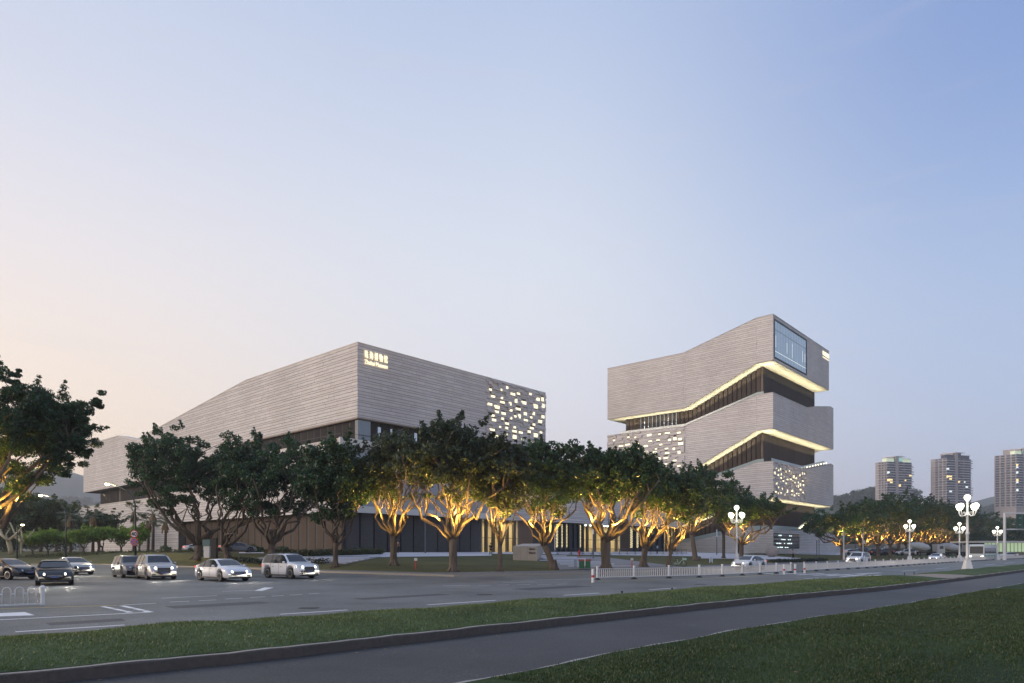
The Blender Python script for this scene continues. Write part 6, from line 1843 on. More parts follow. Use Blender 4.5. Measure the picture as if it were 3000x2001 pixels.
            mb.tube([c + Vector((math.cos(a) * wr * .66, .02 * sg, math.sin(a) * wr * .66)) for a in np.linspace(0, 2 * math.pi, 19)], 0.018, 5, caps=False)
            f = mb.build('rim', m_rim); f.parent = wl
            mb = MB(); mb.lathe([(wr * .64, -.02), (wr * .64, .0)], 18, (w, (Wh - .12 + .05) * sg, wr), (0, 1, 0)); f = mb.build('hub_shadow', m_trim); f.parent = wl
    fz_ = interp(S['belt'], 2.2)
    mb = MB(); mb.box(2.22, -Wh * .42, .46, 2.365, Wh * .42, fz_ - .06); mb.build('grille', m_trim, t)
    mb = MB()
    for k in range(4): mb.box(2.365, -Wh * .40, .50 + k * (fz_ - .58) / 4, 2.372, Wh * .40, .512 + k * (fz_ - .58) / 4)
    mb.build('grille_bars', m_chrome, t, kind='stuff')
    mb = MB(); mb.box(2.37, -.2, .44, 2.385, .2, .55); mb.build('number_plate', m_plate, t)
    mb = MB(); mb.box(2.1, -Wh * .8, .2, 2.33, Wh * .8, .32); mb.build('lower_bumper', m_trim, t)
    mb = MB(); mb.box(-2.372, -.24, .7, -2.36, .24, .82); mb.build('number_plate', m_plate, t)
    return t
def heading(hx, hy): return math.atan2(hy, hx)
def put_car(label, S, colname, col, px, py, hx, hy, lit=True, rails=False, z=None, metal=0.0, group=None, Y=None, cat='car', sc=1.0):
    p = flat(px, py) if z is None else ground(px, py)
    if Y: p = at(px, py, Y)
    t = thing('sedan' if S is SEDAN else 'off_road_car', label, cat, (0, 0, 0), group, local=True)
    car_body(t, S, mat(colname, col, 0.35, metal=metal, coat=0.6, var=0.03, scale=1.5), lit, rails)
    place(t, p.x, p.y, p.z, heading(hx, hy), sc)
    if lit:
        for sg in (1, -1):
            ld = bpy.data.lights.new('headlamp', 'SPOT'); ld.energy = 70; ld.color = (1.0, 0.92, 0.75); ld.spot_size = math.radians(70); ld.spot_blend = 1.0; ld.shadow_soft_size = 0.08
            o = bpy.data.objects.new('headlamp', ld); COL.objects.link(o)
            h = heading(hx, hy); loc = Vector((2.5, sg * 0.65, 0.7)); loc.rotate(Matrix.Rotation(h, 3, 'Z')); o.location = p + loc
            dirv = Vector((math.cos(h), math.sin(h), -0.16)); o.rotation_euler = dirv.to_track_quat('-Z', 'Y').to_euler()
    return t
GCAR = 'cars waiting at the side street junction'
put_car('white sedan with a lit headlamp waiting between the grey car and the white off-road car', SEDAN, 'white car paint', (0.74, 0.75, 0.77), 652, 1701, .755, -.656, group=GCAR)
put_car('white off-road car with black roof rails, rightmost of the waiting cars', SUV, 'white car paint', (0.74, 0.75, 0.77), 849, 1693.5, .79, -.61, rails=True, group=GCAR)
put_car('silver off-road car with dazzling headlamp, left of the white sedan', SUV, 'silver car paint', (0.50, 0.49, 0.48), 456, 1696, .65, -.76, rails=True, group=GCAR, metal=0.3, sc=0.97)
put_car('dark grey off-road car half hidden behind the silver one', SUV, 'graphite car paint', (0.16, 0.16, 0.17), 382, 1690.5, .67, -.74, lit=False, group=GCAR, sc=0.92)
put_car('black sedan with bright headlamps facing the camera at the left', SEDAN, 'black car paint', (0.014, 0.015, 0.018), 160, 1711, .56, -.83, group=GCAR)
put_car('pale silver sedan behind the black one, front pointing right', SEDAN, 'silver car paint', (0.50, 0.49, 0.48), 212, 1683, .80, -.60, group=GCAR, metal=0.3)
put_car('dark sedan cut by the left picture edge, pointing right', SEDAN, 'navy car paint', (0.02, 0.024, 0.035), 15, 1697, .95, -.3, lit=False, group=GCAR)
GM = 'cars driving on the far carriageway'
put_car('white sedan driving left behind the railing, in front of the left globe lamp', SEDAN, 'white car paint', (0.74, 0.75, 0.77), 2195, 1668, -RD.x, -RD.y, group=GM)
put_car('white off-road car driving left behind the railing, below the tower base right end', SUV, 'white car paint', (0.74, 0.75, 0.77), 2515, 1654.5, -RD.x, -RD.y, group=GM)
put_car('white sedan driving left far down the road, near the nearest globe lamp', SEDAN, 'white car paint', (0.74, 0.75, 0.77), 2745, 1644.5, -RD.x, -RD.y, group=GM)
GPK = 'vehicles parked beyond the lit trees'
for px, Y, S, cn, cc, hx, hy, lab in [(2495, 172, SEDAN, 'white car paint', None, 1, .1, 'white parked car left of the slim post, beyond the lit trees'), (2533, 175, SUV, 'navy car paint', None, 1, 0, 'dark parked car right of the slim post beyond the trees'),
                                  (2572, 170, SUV, 'black car paint', None, 1, .05, 'black parked van-like car between two lit trunks'), (2590, 182, SUV, 'navy car paint', None, -1, .1, 'dark parked car behind the black one'),
                                  (2653, 178, SUV, 'silver car paint', None, -1, 0, 'silver parked car in front of the mixer truck wheels'), (2953, 182, SEDAN, 'white car paint', None, -1, .1, 'white parked car right of the sign gantry post'),
                                  (584, 106, SEDAN, 'white car paint', None, 1, .7, 'white car parked before the museum wall, behind the kiosk'), (696, 92, SEDAN, 'graphite car paint', None, 1, .7, 'dark parked sedan beside the brown panels, right of the second fig trunk')]:
    p = at(px, 1612, Y); z = gz(p.x, p.y)
    t = thing('parked_car', lab, 'car', (0, 0, 0), GPK, local=True)
    car_body(t, S, MATS[cn], False)
    place(t, p.x, p.y, z, heading(hx, hy))

# city bus
def bus(label, px, Y, hx, hy):
    p = at(px, 1612, Y); t = thing('city_bus', label, 'bus', (0, 0, 0), None, local=True)
    m = mat('pale bus paint', (0.62, 0.66, 0.66), 0.4, var=0.05); Lb, Wb, Hb = 11.0, 2.5, 3.15
    prof = [(-Lb / 2, .35), (Lb / 2 - .1, .35), (Lb / 2, .9), (Lb / 2 - .05, 1.3), (Lb / 2 - .25, Hb - .25), (Lb / 2 - .5, Hb), (-Lb / 2 + .2, Hb), (-Lb / 2, Hb - .3)]
    mb = MB(); mb.prism([(x, -Wb / 2, z) for x, z in prof], (0, Wb, 0)); mb.build('body', m, t)
    for sg in (1, -1):
        for k in range(7):
            x = -Lb / 2 + .5 + k * 1.42
            mb = MB(); y0 = sg * (Wb / 2 - .01); y1 = sg * (Wb / 2 + .012); mb.box(x, min(y0, y1), 1.35, x + 1.3, max(y0, y1), 2.5); mb.build('window', m_cglass, t)
        mb = MB(); mb.box(-Lb / 2 + .1, min(sg * Wb / 2, sg * (Wb / 2 + .01)), .75, Lb / 2 - .15, max(sg * Wb / 2, sg * (Wb / 2 + .01)), 1.0); mb.build('stripe', mat('green stripe', (0.05, .3, .2), .4), t)
        for x in (-3.4, 3.2):
            mb = MB(); mb.lathe([(.3, -.14), (.48, -.13), (.48, .13), (.3, .14)], 18, (x, sg * (Wb / 2 - .13), .48), (0, 1, 0)); w = mb.build('wheel', m_tyre, t)
            mb = MB(); mb.lathe([(.02, 0), (.26, 0), (.28, .03)], 14, (x, sg * (Wb / 2 + .0), .48), (0, 1, 0)); f = mb.build('rim', m_rim); f.parent = w
        mb = MB(); mb.box(Lb / 2 - .04, min(sg * .75, sg * 1.15), .7, Lb / 2 + .02, max(sg * .75, sg * 1.15), .88); mb.build('headlight', m_head, t)
    mb = MB(); mb.hexa([(Lb / 2 - .04, -1.1, 1.35), (Lb / 2 + .0, -1.1, 1.35), (Lb / 2 + .0, 1.1, 1.35), (Lb / 2 - .04, 1.1, 1.35), (Lb / 2 - .28, -1.1, 2.75), (Lb / 2 - .20, -1.1, 2.75), (Lb / 2 - .20, 1.1, 2.75), (Lb / 2 - .28, 1.1, 2.75)]); mb.build('windshield', m_cglass, t)
    place(t, p.x, p.y, 0.0, heading(hx, hy))
bus('pale city bus coming down the far carriageway at the right', 2880, 138, -RD.x, -RD.y)

# concrete mixer trucks
def mixer(label, px, Y, flip):
    p = at(px, 1612, Y); t = thing('mixer_truck', label, 'concrete mixer truck', (0, 0, 0), 'white concrete mixer trucks parked beyond the trees', local=True)
    m = mat('dusty white paint', (0.52, 0.52, 0.52), 0.5, var=0.15, scale=1)
    mb = MB(); mb.box(-4.6, -.45, .75, 4.0, .45, 1.1); mb.build('chassis', m_trim, t)
    mb = MB(); mb.prism([(2.4, -1.2, .6), (4.4, -1.2, .6), (4.5, -1.2, 1.7), (4.2, -1.2, 3.0), (2.4, -1.2, 3.1)], (0, 2.4, 0)); cab = mb.build('cab', m, t)
    mb = MB(); mb.hexa([(4.44, -1.05, 1.8), (4.52, -1.05, 1.8), (4.52, 1.05, 1.8), (4.44, 1.05, 1.8), (4.2, -1.05, 2.8), (4.27, -1.05, 2.8), (4.27, 1.05, 2.8), (4.2, 1.05, 2.8)]); f = mb.build('windshield', m_cglass); f.parent = cab
    for sg in (1, -1):
        mb = MB(); mb.box(3.1, min(sg * 1.2, sg * 1.215), 1.8, 4.0, max(sg * 1.2, sg * 1.215), 2.6); f = mb.build('side_window', m_cglass); f.parent = cab
        for x in (-3.6, -2.3, 1.3, 3.3):
            mb = MB(); mb.lathe([(.3, -.15), (.5, -.14), (.5, .14), (.3, .15)], 16, (x, sg * 1.05, .5), (0, 1, 0)); w = mb.build('wheel', m_tyre, t)
            mb = MB(); mb.lathe([(.02, 0), (.27, 0), (.29, .02)], 12, (x, sg * 1.2, .5), (0, 1, 0)); f = mb.build('rim', m_rim); f.parent = w
    mb = MB(); ax = Vector((1, 0, -.17)).normalized()
    mb.lathe([(.35, -3.4), (.75, -2.7), (1.15, -1.2), (1.2, .2), (.85, 1.7), (.4, 2.3)], 20, (-1.2, 0, 2.35), ax); mb.build('drum', m, t, smooth=True)
    mb = MB(); mb.box(-4.5, -.7, 1.1, -3.9, .7, 2.4); mb.build('rear_frame', m, t)
    mb = MB(); mb.prism([(-5.2, -.3, 1.3), (-4.4, -.3, 2.3), (-4.2, -.3, 2.3), (-5.0, -.3, 1.3)], (0, .6, 0)); mb.build('chute', m, t)
    place(t, p.x, p.y, gz(p.x, p.y), heading(-1, .05) if flip else heading(1, -.05))
mixer('white concrete mixer truck with its drum behind the shaggy lit trunk', 2712, 186, False)
mixer('white concrete mixer truck right behind the fourth globe lamp, mostly hidden', 2800, 196, False)
mixer('white concrete mixer truck farther left, rear wheels showing by the black parked car', 2640, 198, False)

# low grey wall and pavilion behind the parked vehicles
mb = MB(); c = at(2470, 1612, 205); d = at(2625, 1612, 215)
u_ = (d - c).normalized(); w_ = Vector((-u_.y, u_.x, 0)) * .3; c.z = d.z = 1.5
mb.hexa([c, d, d + w_, c + w_] + [q + Z * 2.4 for q in (c, d, d + w_, c + w_)])
tag(mb.build('boundary_wall', mat('pale boundary wall', (0.34, 0.33, 0.31), 0.8, var=.1)), 'low pale boundary wall behind the parked cars right of the tower base', 'wall')
t = thing('low_pavilion', 'low pavilion with thin flat roof and greenish lit glass behind the farthest trees', 'pavilion', tuple(at(2930, 1612, 215)))
def slab(x0, x1, y0, z0, z1, dp, m, nm, par=None):
    a_, b_ = at(x0, 1612, y0), at(x1, 1612, y0); mb = MB()
    mb.hexa([(a_.x, y0, z0), (b_.x, y0, z0), (b_.x, y0 + dp, z0), (a_.x, y0 + dp, z0), (a_.x, y0, z1), (b_.x, y0, z1), (b_.x, y0 + dp, z1), (a_.x, y0 + dp, z1)])
    return mb.build(nm, m, par)
slab(2868, 3060, 212, 4.3, 4.9, 14, m_coping, 'roof', t)
for k in range(16): slab(2885 + k * 11, 2893 + k * 11, 215, 1.5, 4.28, .2, mat('greenish lit glass', (.3, .4, .3), .2, emit=(.55, .7, .42), estr=.5), 'window', t)
slab(2884, 3060, 215.4, 1.5, 4.25, 8, m_darkwall, 'wall', t)

# road sign gantry at the right edge
Yg = 132.0; g0 = at(2943, 1612, Yg)
t = thing('sign_gantry', 'pale steel gantry with a green direction sign at the right edge', 'sign gantry', (g0.x, Yg, 0.15))
def zz(y): return 2 + (1612 - y) / F * Yg
mb = MB(); mb.lathe([(.34, 0.1), (.34, .2), (.26, .25), (.22, zz(1503))], 14, (g0.x, Yg, 0)); mb.build('post', m_white, t)
for y in (1504, 1551):
    mb = MB(); mb.tube([(g0.x, Yg, zz(y)), (at(3090, 1612, Yg).x, Yg, zz(y))], .12, 8); mb.build('arm', m_white, t)
for x0, x1 in ((2974, 2990), (2992, 3070)):
    a_, b_ = at(x0, 1612, Yg).x, at(x1, 1612, Yg).x
    mb = MB(); mb.box(a_, Yg - .35, zz(1549), b_, Yg - .25, zz(1507)); mb.build('sign_panel', mat('dark green sign', (0.02, 0.07, 0.05), .5), t)
    for y in (1518, 1538):
        mb = MB(); mb.box(a_ + .45, Yg - .37, zz(y) - .03, a_ + .9, Yg - .352, zz(y) + .03); mb.build('dash_mark', m_white, t)

# bicycle on the lawn edge
b = ground(1990, 1661); s = b.y / F
t = thing('bicycle', 'pale green city bicycle parked on the footpath beside a slender lit tree', 'bicycle', (0, 0, 0), None, local=True)
for x in (-.52, .52):
    mb = MB(); mb.tube([(x + .33 * math.cos(a), 0, .34 + .33 * math.sin(a)) for a in np.linspace(0, 2 * math.pi, 21)], .022, 5, caps=False); w = mb.build('wheel', m_tyre, t)
    mb = MB()
    for k in range(8): mb.tube([(x, 0, .34), (x + .32 * math.cos(k * .785), 0, .34 + .32 * math.sin(k * .785))], .005, 3)
    f = mb.build('spokes', m_chrome); f.parent = w; f['kind'] = 'stuff'
m_bike = mat('pale green frame', (0.45, 0.62, 0.55), .4)
mb = MB(); mb.tube([(-.52, 0, .34), (-.1, 0, .3), (.42, 0, .82)], .03, 6); mb.tube([(-.1, 0, .3), (-.25, 0, .85)], .025, 6); mb.tube([(-.52, 0, .34), (-.2, 0, .6)], .018, 6); mb.tube([(.52, 0, .34), (.42, 0, .82), (.38, 0, 1.05)], .026, 6); mb.build('frame', m_bike, t)
mb = MB(); mb.tube([(.3, -.28, 1.08), (.4, -.1, 1.06), (.4, .1, 1.06), (.3, .28, 1.08)], .018, 5); mb.build('handlebar', m_trim, t)
mb = MB(); mb.hexa([(-.42, -.1, .87), (-.12, -.03, .87), (-.12, .03, .87), (-.42, .1, .87), (-.42, -.1, .92), (-.12, -.03, .91), (-.12, .03, .91), (-.42, .1, .92)]); mb.build('saddle', m_trim, t)
mb = MB(); mb.box(.42, -.16, .72, .74, .16, .95); mb.build('basket', m_bike, t)
place(t, b.x, b.y, b.z, 0.12)

# ================================================================== PEOPLE
def skin_mesh(name, V, E, R, m, root=0):
    me = bpy.data.meshes.new(name); me.from_pydata([tuple(v) for v in V], E, [])
    o = bpy.data.objects.new(name, me); COL.objects.link(o)
    sk = o.modifiers.new('s', 'SKIN'); sk.use_smooth_shade = True
    for i, sv in enumerate(me.skin_vertices[0].data):
        sv.radius = (R[i], R[i]); sv.use_root = (i == root)
    su = o.modifiers.new('u', 'SUBSURF'); su.levels = 1; su.render_levels = 1
    me2 = bpy.data.meshes.new_from_object(o.evaluated_get(bpy.context.evaluated_depsgraph_get()))
    bpy.data.objects.remove(o); me2.materials.clear(); me2.materials.append(m); me2.name = name
    return me2
def person(label, px, py, rz, top, legs, stride=0.12, arms=0):
    b = ground(px, py)
    t = thing('person', label, 'person', (0, 0, 0), None, local=True)
    sk_ = mat('skin', (0.42, 0.26, 0.18), 0.6)
    # body: one continuous figure
    V = [(0, 0, .95), (0, 0, 1.2), (0, 0, 1.42), (0, 0, 1.52), (0, -.01, 1.62), (0, 0, 1.72),
         (.18, 0, 1.42), (.24, .02, 1.15), (.20, -.12 - .1 * arms, 1.0 + .1 * arms), (-.18, 0, 1.42), (-.25, .02, 1.15), (-.20, -.12 - .1 * arms, 1.0 + .1 * arms),
         (.10, 0, .9), (.11, -stride * .6, .5), (.11, -stride, .08), (.11, -stride - .16, .04), (-.10, 0, .9), (-.11, stride * .4, .5), (-.11, stride, .08), (-.11, stride - .16, .04)]
    E = [(0, 1), (1, 2), (2, 3), (3, 4), (4, 5), (2, 6), (6, 7), (7, 8), (2, 9), (9, 10), (10, 11), (0, 12), (12, 13), (13, 14), (14, 15), (0, 16), (16, 17), (17, 18), (18, 19)]
    R = [.12, .12, .11, .055, .10, .085, .06, .045, .035, .06, .045, .035, .085, .06, .04, .035, .085, .06, .04, .035]
    link('body', skin_mesh('body', V, E, R, sk_), t)
    vt = [0, 1, 2, 6, 7, 9, 10]; mp_ = {v: i for i, v in enumerate(vt)}
    link('shirt', skin_mesh('shirt', [V[i] for i in vt], [(mp_[a], mp_[c]) for a, c in E if a in mp_ and c in mp_], [R[i] * 1.18 + .008 for i in vt], top), t)
    vt = [0, 12, 13, 14, 16, 17, 18]; mp_ = {v: i for i, v in enumerate(vt)}
    link('trousers', skin_mesh('trousers', [V[i] for i in vt], [(mp_[a], mp_[c]) for a, c in E if a in mp_ and c in mp_], [R[i] * 1.15 + .01 for i in vt], legs), t)
    mb = MB(); mb.ball((0, .015, 1.68), .112, 12, 1.05); mb.build('hair', mat('black hair', (.012, .01, .01), .6), t, smooth=True)
    place(t, b.x, b.y, b.z, rz)
    return t
dk = mat('black cloth', (.012, .012, .015), .8)
person('person in dark clothes standing with legs apart left of the stone name block', 1438, 1628.5, 0.3, dk, dk, .14)
person('person in a pink top and dark trousers behind the low hedge by the stone ball', 2323, 1641, 1.2, mat('pink cloth', (.55, .28, .30), .8), dk, .2)
person('person in a pale blue shirt by the barriers before the right glazed hall', 1926, 1622, 2.0, mat('pale blue cloth', (.35, .45, .65), .8), dk, .15, 1)
person('person half hidden by the golden trunk at the end of the hedge', 1166, 1622, 2.6, mat('brown cloth', (.16, .10, .07), .8), dk, .1)

# ================================================================== FAR BUILDINGS AND HILLS
m_conc_t = mat('beige tower wall', (0.36, 0.325, 0.32), 0.8, var=.08, scale=.05)
m_win_t = mat('tower window glass', (0.040, 0.055, 0.090), 0.4, spec=.3, obj_rand=0.4)
m_bal = mat('balcony slab', (0.68, 0.66, 0.66), 0.8)
m_lit_y = mat('lit flat window', (1, .8, .4), .5, emit=(1.0, .70, .28), estr=1.1)
m_lit_w = mat('lit flat window white', (1, 1, 1), .5, emit=(.75, .90, .90), estr=.9)
def apartment(label, x0, x1, xk, topy, crown, seed, litc, roofy, Y=820):
    """x0..x1 photo width, xk corner between shaded left end and long face, topy top of flats"""
    s = Y / F; r = random.Random(seed)
    X0, XK, X1 = ((x - 1500) * s for x in (x0, xk, x1))
    H = (1612 - topy) * s + 2; fh = 3.0 * 1.0
    t = thing('apartment_tower', label, 'apartment tower', ((X0 + X1) / 2, Y, 1.6), 'apartment towers on the skyline')
    K = Vector((XK, Y, 0)); dR = Vector((1, .32, 0)).normalized(); dL = Vector((-.62, .78, 0)).normalized()
    wR = (X1 - XK) * 1.09; wL = (XK - X0) * 1.75
    nR = Vector((dR.y, -dR.x, 0)); nL = Vector((-dL.y, dL.x, 0)); nL = nL if nL.y < 0 else -nL
    FR, FL = Face(K, dR, nR), Face(K, dL, nL)
    A_, B_, C_, D_ = K, K + dR * wR, K + dR * wR + dL * wL, K + dL * wL
    mb = MB(); mb.hexa([q + Z * 1.2 for q in (A_, B_, C_, D_)] + [q + Z * H for q in (A_, B_, C_, D_)]); mb.build('wall', m_conc_t, t)
    nfl = int((H - 55) / fh) + 1
    cache = {}
    def pane(face, a, z, w, h, m):
        k = (id(face), round(w, 2), round(h, 2), m.name)
        if k not in cache:
            q = MB(); q.prism([face.d * 0, face.d * w, face.d * w + Z * h, Z * h], face.n * .12); cache[k] = q.mesh('window', m)
        o = bpy.data.objects.new('window', cache[k]); COL.objects.link(o); o.parent = t; o.matrix_parent_inverse = PINV[t.name]; o.location = face.p(a, z)
    ncol = 9; cw = wR / ncol
    sl = MB(); fins = MB()
    for f in range(nfl):
        z = H - fh * (f + 1) + .35
        for c in range(ncol):
            if c == 3: continue                       # the solid spine
            lit = (f, c) in litc
            pane(FR, c * cw + cw * .03, z - .05, cw * .94, 2.62, (m_lit_y if litc.get((f, c)) == 1 else m_lit_w) if lit else m_win_t)
        for c in range(4):
            if c == 3 and wL < 20: continue
            pane(FL, .6 + c * wL / 4, z, wL / 4 * .66, 2.2, m_win_t)
        # balcony slabs, uneven lengths as on the photo
        e0 = r.choice((0, .6, 2.0)); e1 = r.choice((0, 1.0, cw * .8))
        for a, b_, o in ((e0 - 1.3 if e0 == 0 else e0, cw * 3 - .4, 1.5), (cw * 4 + r.choice((0, .0, cw * .7)), wR + (1.6 if e1 == 0 else -e1 * .3), 1.7)):
            sl.hexa([FR.p(a, z - .45, 0), FR.p(b_, z - .45, 0), FR.p(b_, z - .45, o), FR.p(a, z - .45, o), FR.p(a, z + .12, 0), FR.p(b_, z + .12, 0), FR.p(b_, z + .12, o), FR.p(a, z + .12, o)])
            fins.hexa([FR.p(a + .1, z + .12, o - .1), FR.p(b_ - .1, z + .12, o - .1), FR.p(b_ - .1, z + .12, o - .02), FR.p(a + .1, z + .12, o - .02), FR.p(a + .1, z + .75, o - .1), FR.p(b_ - .1, z + .75, o - .1), FR.p(b_ - .1, z + .75, o - .02), FR.p(a + .1, z + .75, o - .02)])
        if f % 2 == 0: sl.hexa([FL.p(a, z - .45, o) for a, o in ((-.2, 0), (wL * .9, 0), (wL * .9, 1.0), (-.2, 1.0))] + [FL.p(a, z - .15, o) for a, o in ((-.2, 0), (wL * .9, 0), (wL * .9, 1.0), (-.2, 1.0))])
    sl.build('balconies', m_bal, t, kind='stuff'); fins.build('balcony_rails', mat('dusky balcony glass', (.06, .075, .11), .4, spec=.3), t, kind='stuff')
    # piers
    for c, w_, o in ((3, cw, 1.0), (6.0, .55, 1.2)):
        mb = MB(); mb.prism([FR.p(c * cw, 1.2, 0), FR.p(c * cw + w_, 1.2, 0), FR.p(c * cw + w_, H + (7 if c == 3 else 0), 0), FR.p(c * cw, H + (7 if c == 3 else 0), 0)], FR.n * o); mb.build('pier', m_conc_t, t)
    # crown: penthouse, overhanging roof
    Hr = (1612 - roofy) * s + 2
    mb = MB(); q = [K + dR * cw * 3 + dL * 2, K + dR * cw * 6 + dL * 2, K + dR * cw * 6 + dL * (wL - 2), K + dR * cw * 3 + dL * (wL - 2)]
    mb.hexa([p + Z * H for p in q] + [p + Z * Hr for p in q]); mb.build('penthouse', m_conc_t, t)
    mb = MB(); q2 = [K + dR * (cw * 3 - .6) - dL * 1.2, K + dR * (cw * 6 + 2) - dL * 1.2, K + dR * (cw * 6 + 2) + dL * (wL - 1), K + dR * (cw * 3 - .6) + dL * (wL - 1)]
    mb.hexa([p + Z * Hr for p in q2] + [p + Z * (Hr + .5) for p in q2]); mb.build('roof', m_bal, t)
    mb = MB(); q3 = [K + dR * (cw * 3.6) + dL * 1.8, K + dR * (cw * 5.9) + dL * 1.8]
    mb.prism([q3[0] + Z * (H + 1), q3[1] + Z * (H + 1), q3[1] + Z * (Hr - .6), q3[0] + Z * (Hr - .6)], -dL * .3); mb.build('penthouse_glass', mat('teal lit glass', (.3, .5, .5), .3, emit=(.30, .62, .55), estr=.5) if crown else m_win_t, t)
    for a, b_ in ((.3, cw * 2.9), (cw * 6.2, wR - .3)):
        mb = MB(); mb.prism([FR.p(a, H, -1.5), FR.p(b_, H, -1.5), FR.p(b_, H + 4.2, -1.5), FR.p(a, H + 4.2, -1.5)], -FR.n * 6); mb.build('roof_room', mat('lit roof rooms', (.6, .6, .45), .5, emit=(.62, .80, .55), estr=.45) if crown else m_win_t, t)
        mb = MB(); mb.prism([FR.p(a - 1, H + 4.2, -.2), FR.p(b_ + 1, H + 4.2, -.2), FR.p(b_ + 1, H + 4.6, -.2), FR.p(a - 1, H + 4.6, -.2)], -FR.n * 9); mb.build('roof_slab', m_bal, t)
apartment('left one of three apartment towers, lit greenish roof rooms on top', 2580, 2684, 2599, 1352, True, 1, {(7, 1): 1, (7, 0): 1, (8, 1): 1, (5, 8): 1, (9, 4): 1, (7, 6): 1, (4, 0): 2, (12, 6): 1}, 1336)
apartment('middle one of three apartment towers, unlit crown behind the nearest lamp', 2749, 2860, 2773, 1342, False, 2, {(7, 0): 1, (7, 1): 1, (8, 1): 1, (9, 4): 1, (9, 6): 2, (4, 0): 2, (13, 1): 2, (11, 7): 2}, 1325)
apartment('right one of three apartment towers, cut by the picture edge', 2946, 3052, 2977, 1330, True, 3, {(4, 0): 1, (5, 0): 2, (7, 0): 2, (11, 0): 2, (10, 0): 1, (14, 0): 2}, 1313)
# crane
t = thing('tower_crane', 'tiny pale tower crane between the left and middle apartment towers', 'tower crane', tuple(at(2699, 1612, 1100)))
p = at(2699, 1612, 1100); mb = MB()
mb.tube([(p.x, 1100, 1), tuple(at(2699, 1457, 1100))], .9, 4); mb.build('mast', m_bal, t)
mb = MB(); mb.tube([tuple(at(2684, 1458, 1100)), tuple(at(2708, 1468, 1100))], .6, 4); mb.build('jib', m_bal, t)

def hill(name, prof, Y, depth, m, seed, bumps=1.0):
    """ridge with real depth whose skyline follows prof = [(px, py)] at distance Y"""
    r = np.random.default_rng(seed)
    xs = np.linspace(prof[0][0], prof[-1][0], 90); V = []; nd = 14
    for x in xs:
        top = interp(prof, x); h = (1612 - top) / F * Y + 2
        X = (x - 1500) / F * Y
        for j in range(nd):
            t_ = j / (nd - 1); g = math.sin(math.pi * min(1, t_ * 1.0)) ** 0.8 if t_ < .5 else math.cos(math.pi * (t_ - .5)) ** .8
            nz = (math.sin(X * .011 + j * 1.3 + seed) + math.sin(X * .027 - j * .9)) * .03 * h * bumps * (1 - abs(2 * t_ - 1)) if j != nd // 2 else 0
            V.append((X + (t_ - .5) * depth * .1, Y + (t_ - .5) * depth, 1.0 + (h - 1) * max(0, g) * .985 + nz * .5))
    mb = MB(); mb.add(V, [(i * nd + j, (i + 1) * nd + j, (i + 1) * nd + j + 1, i * nd + j + 1) for i in range(len(xs) - 1) for j in range(nd - 1)])
    return structure(mb.build(name, m, None, smooth=True))
m_hill = mat('wooded hillside', (0.040, 0.060, 0.036), 0.95, var=.5, scale=.03, bump=1.0, bscale=.08)
hill('hills', [(-400, 1500), (-150, 1430), (40, 1400), (120, 1378), (175, 1372), (225, 1388), (262, 1402), (330, 1440), (450, 1500), (640, 1570)], 1900, 1000, m_hill, 1)
hill('hills', [(-300, 1560), (60, 1500), (150, 1478), (220, 1470), (275, 1476), (340, 1500), (500, 1560), (700, 1590)], 1300, 400, m_hill, 2)
hill('hills', [(2300, 1530), (2400, 1480), (2480, 1462), (2560, 1452), (2640, 1470), (2720, 1500), (2800, 1530), (2900, 1560)], 950, 260, m_hill, 3)
hill('hills', [(2640, 1580), (2720, 1520), (2800, 1490), (2860, 1468), (2920, 1451), (2990, 1444), (3080, 1440), (3250, 1460), (3500, 1520)], 1900, 800, m_hill, 4)
hill('hills', [(2700, 1560), (2740, 1520), (2860, 1505), (2920, 1490), (2990, 1500), (3100, 1505), (3300, 1560)], 1150, 240, m_hill, 5)
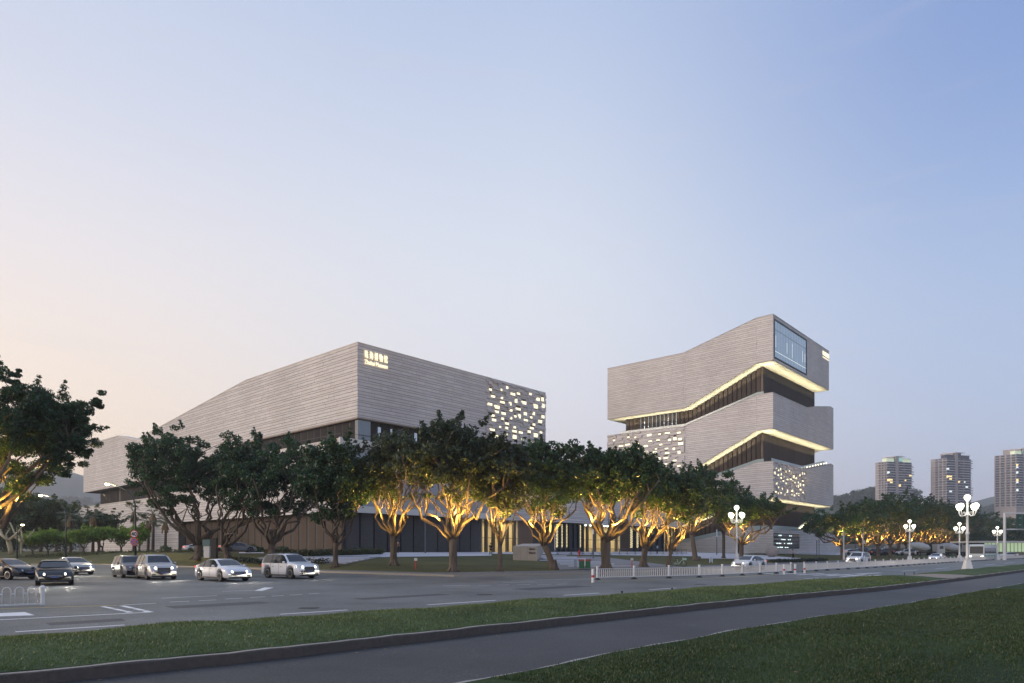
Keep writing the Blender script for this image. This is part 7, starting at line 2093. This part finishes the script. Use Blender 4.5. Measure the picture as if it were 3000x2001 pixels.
# wood on the ridges: single crowns on the skyline, one mass each
def ridge_wood(name, prof, Y, n, size, seed, spread=60, low=10):
    r = np.random.default_rng(seed); C = []; R_ = []
    for _ in range(n):
        x = r.uniform(prof[0][0], prof[-1][0]); h = (1612 - interp(prof, x)) / F * Y + 2
        dy = r.uniform(-spread, 8); hh = h * (1 - (abs(dy) / (spread * 3)) ** 2) + size * r.uniform(-.2, .8)
        C.append(((x - 1500) / F * Y, Y + dy, hh)); R_.append(size * r.uniform(.5, 1.1))
    V, Q = leaves(np.array(C), np.array(R_), 60, size * .22, r, .8)
    o = link(name, fast_mesh(name, V, Q, m_leaf_far)); o['kind'] = 'stuff'; return o
ridge_wood('ridge_wood', [(100, 1483), (150, 1476), (220, 1468), (275, 1474), (340, 1498)], 1300, 150, 8, 1)
ridge_wood('ridge_wood', [(2400, 1482), (2440, 1468), (2480, 1460), (2530, 1445), (2560, 1440), (2600, 1450)], 950, 260, 6.5, 2, 80)
ridge_wood('ridge_wood', [(2715, 1510), (2740, 1495), (2860, 1500), (2920, 1488), (2990, 1500), (3050, 1500)], 1150, 220, 6.5, 3, 60)
# band of wood behind the parked vehicles and beyond the side street, filling the view under the crowns
def belt(name, x0, x1, Y, h, n, seed, m, size=2.2):
    r = np.random.default_rng(seed); C = []; R_ = []
    for _ in range(n):
        x = r.uniform(x0, x1); C.append(((x - 1500) / F * Y, Y + r.uniform(-6, 6), 1.6 + h * r.uniform(0.05, 1) ** .8 * (.75 + .25 * math.sin(x * .07)))); R_.append(size * r.uniform(.6, 1.2))
    V, Q = leaves(np.array(C), np.array(R_), 60, size * .16, r, .85)
    o = link(name, fast_mesh(name, V, Q, m)); o['kind'] = 'stuff'; return o
belt('background_wood', 2480, 3080, 245, 9.0, 420, 7, m_leaf4)
belt('background_wood', -120, 215, 170, 12.0, 260, 8, m_leaf4)

# ================================================================== HAZE
hz = MB(); hz.box(-2500, -800, -1.3, 3000, 3000, 262)
m = bpy.data.materials.new('haze'); m.use_nodes = True
nt = m.node_tree; nt.nodes.clear()
out = nt.nodes.new('ShaderNodeOutputMaterial'); pv = nt.nodes.new('ShaderNodeVolumePrincipled')
pv.inputs['Color'].default_value = (0.90, 0.93, 1.0, 1); pv.inputs['Density'].default_value = 0.00030
pv.inputs['Anisotropy'].default_value = 0.2
nt.links.new(pv.outputs[0], out.inputs['Volume'])
ho = hz.build('haze', m); ho['kind'] = 'stuff'
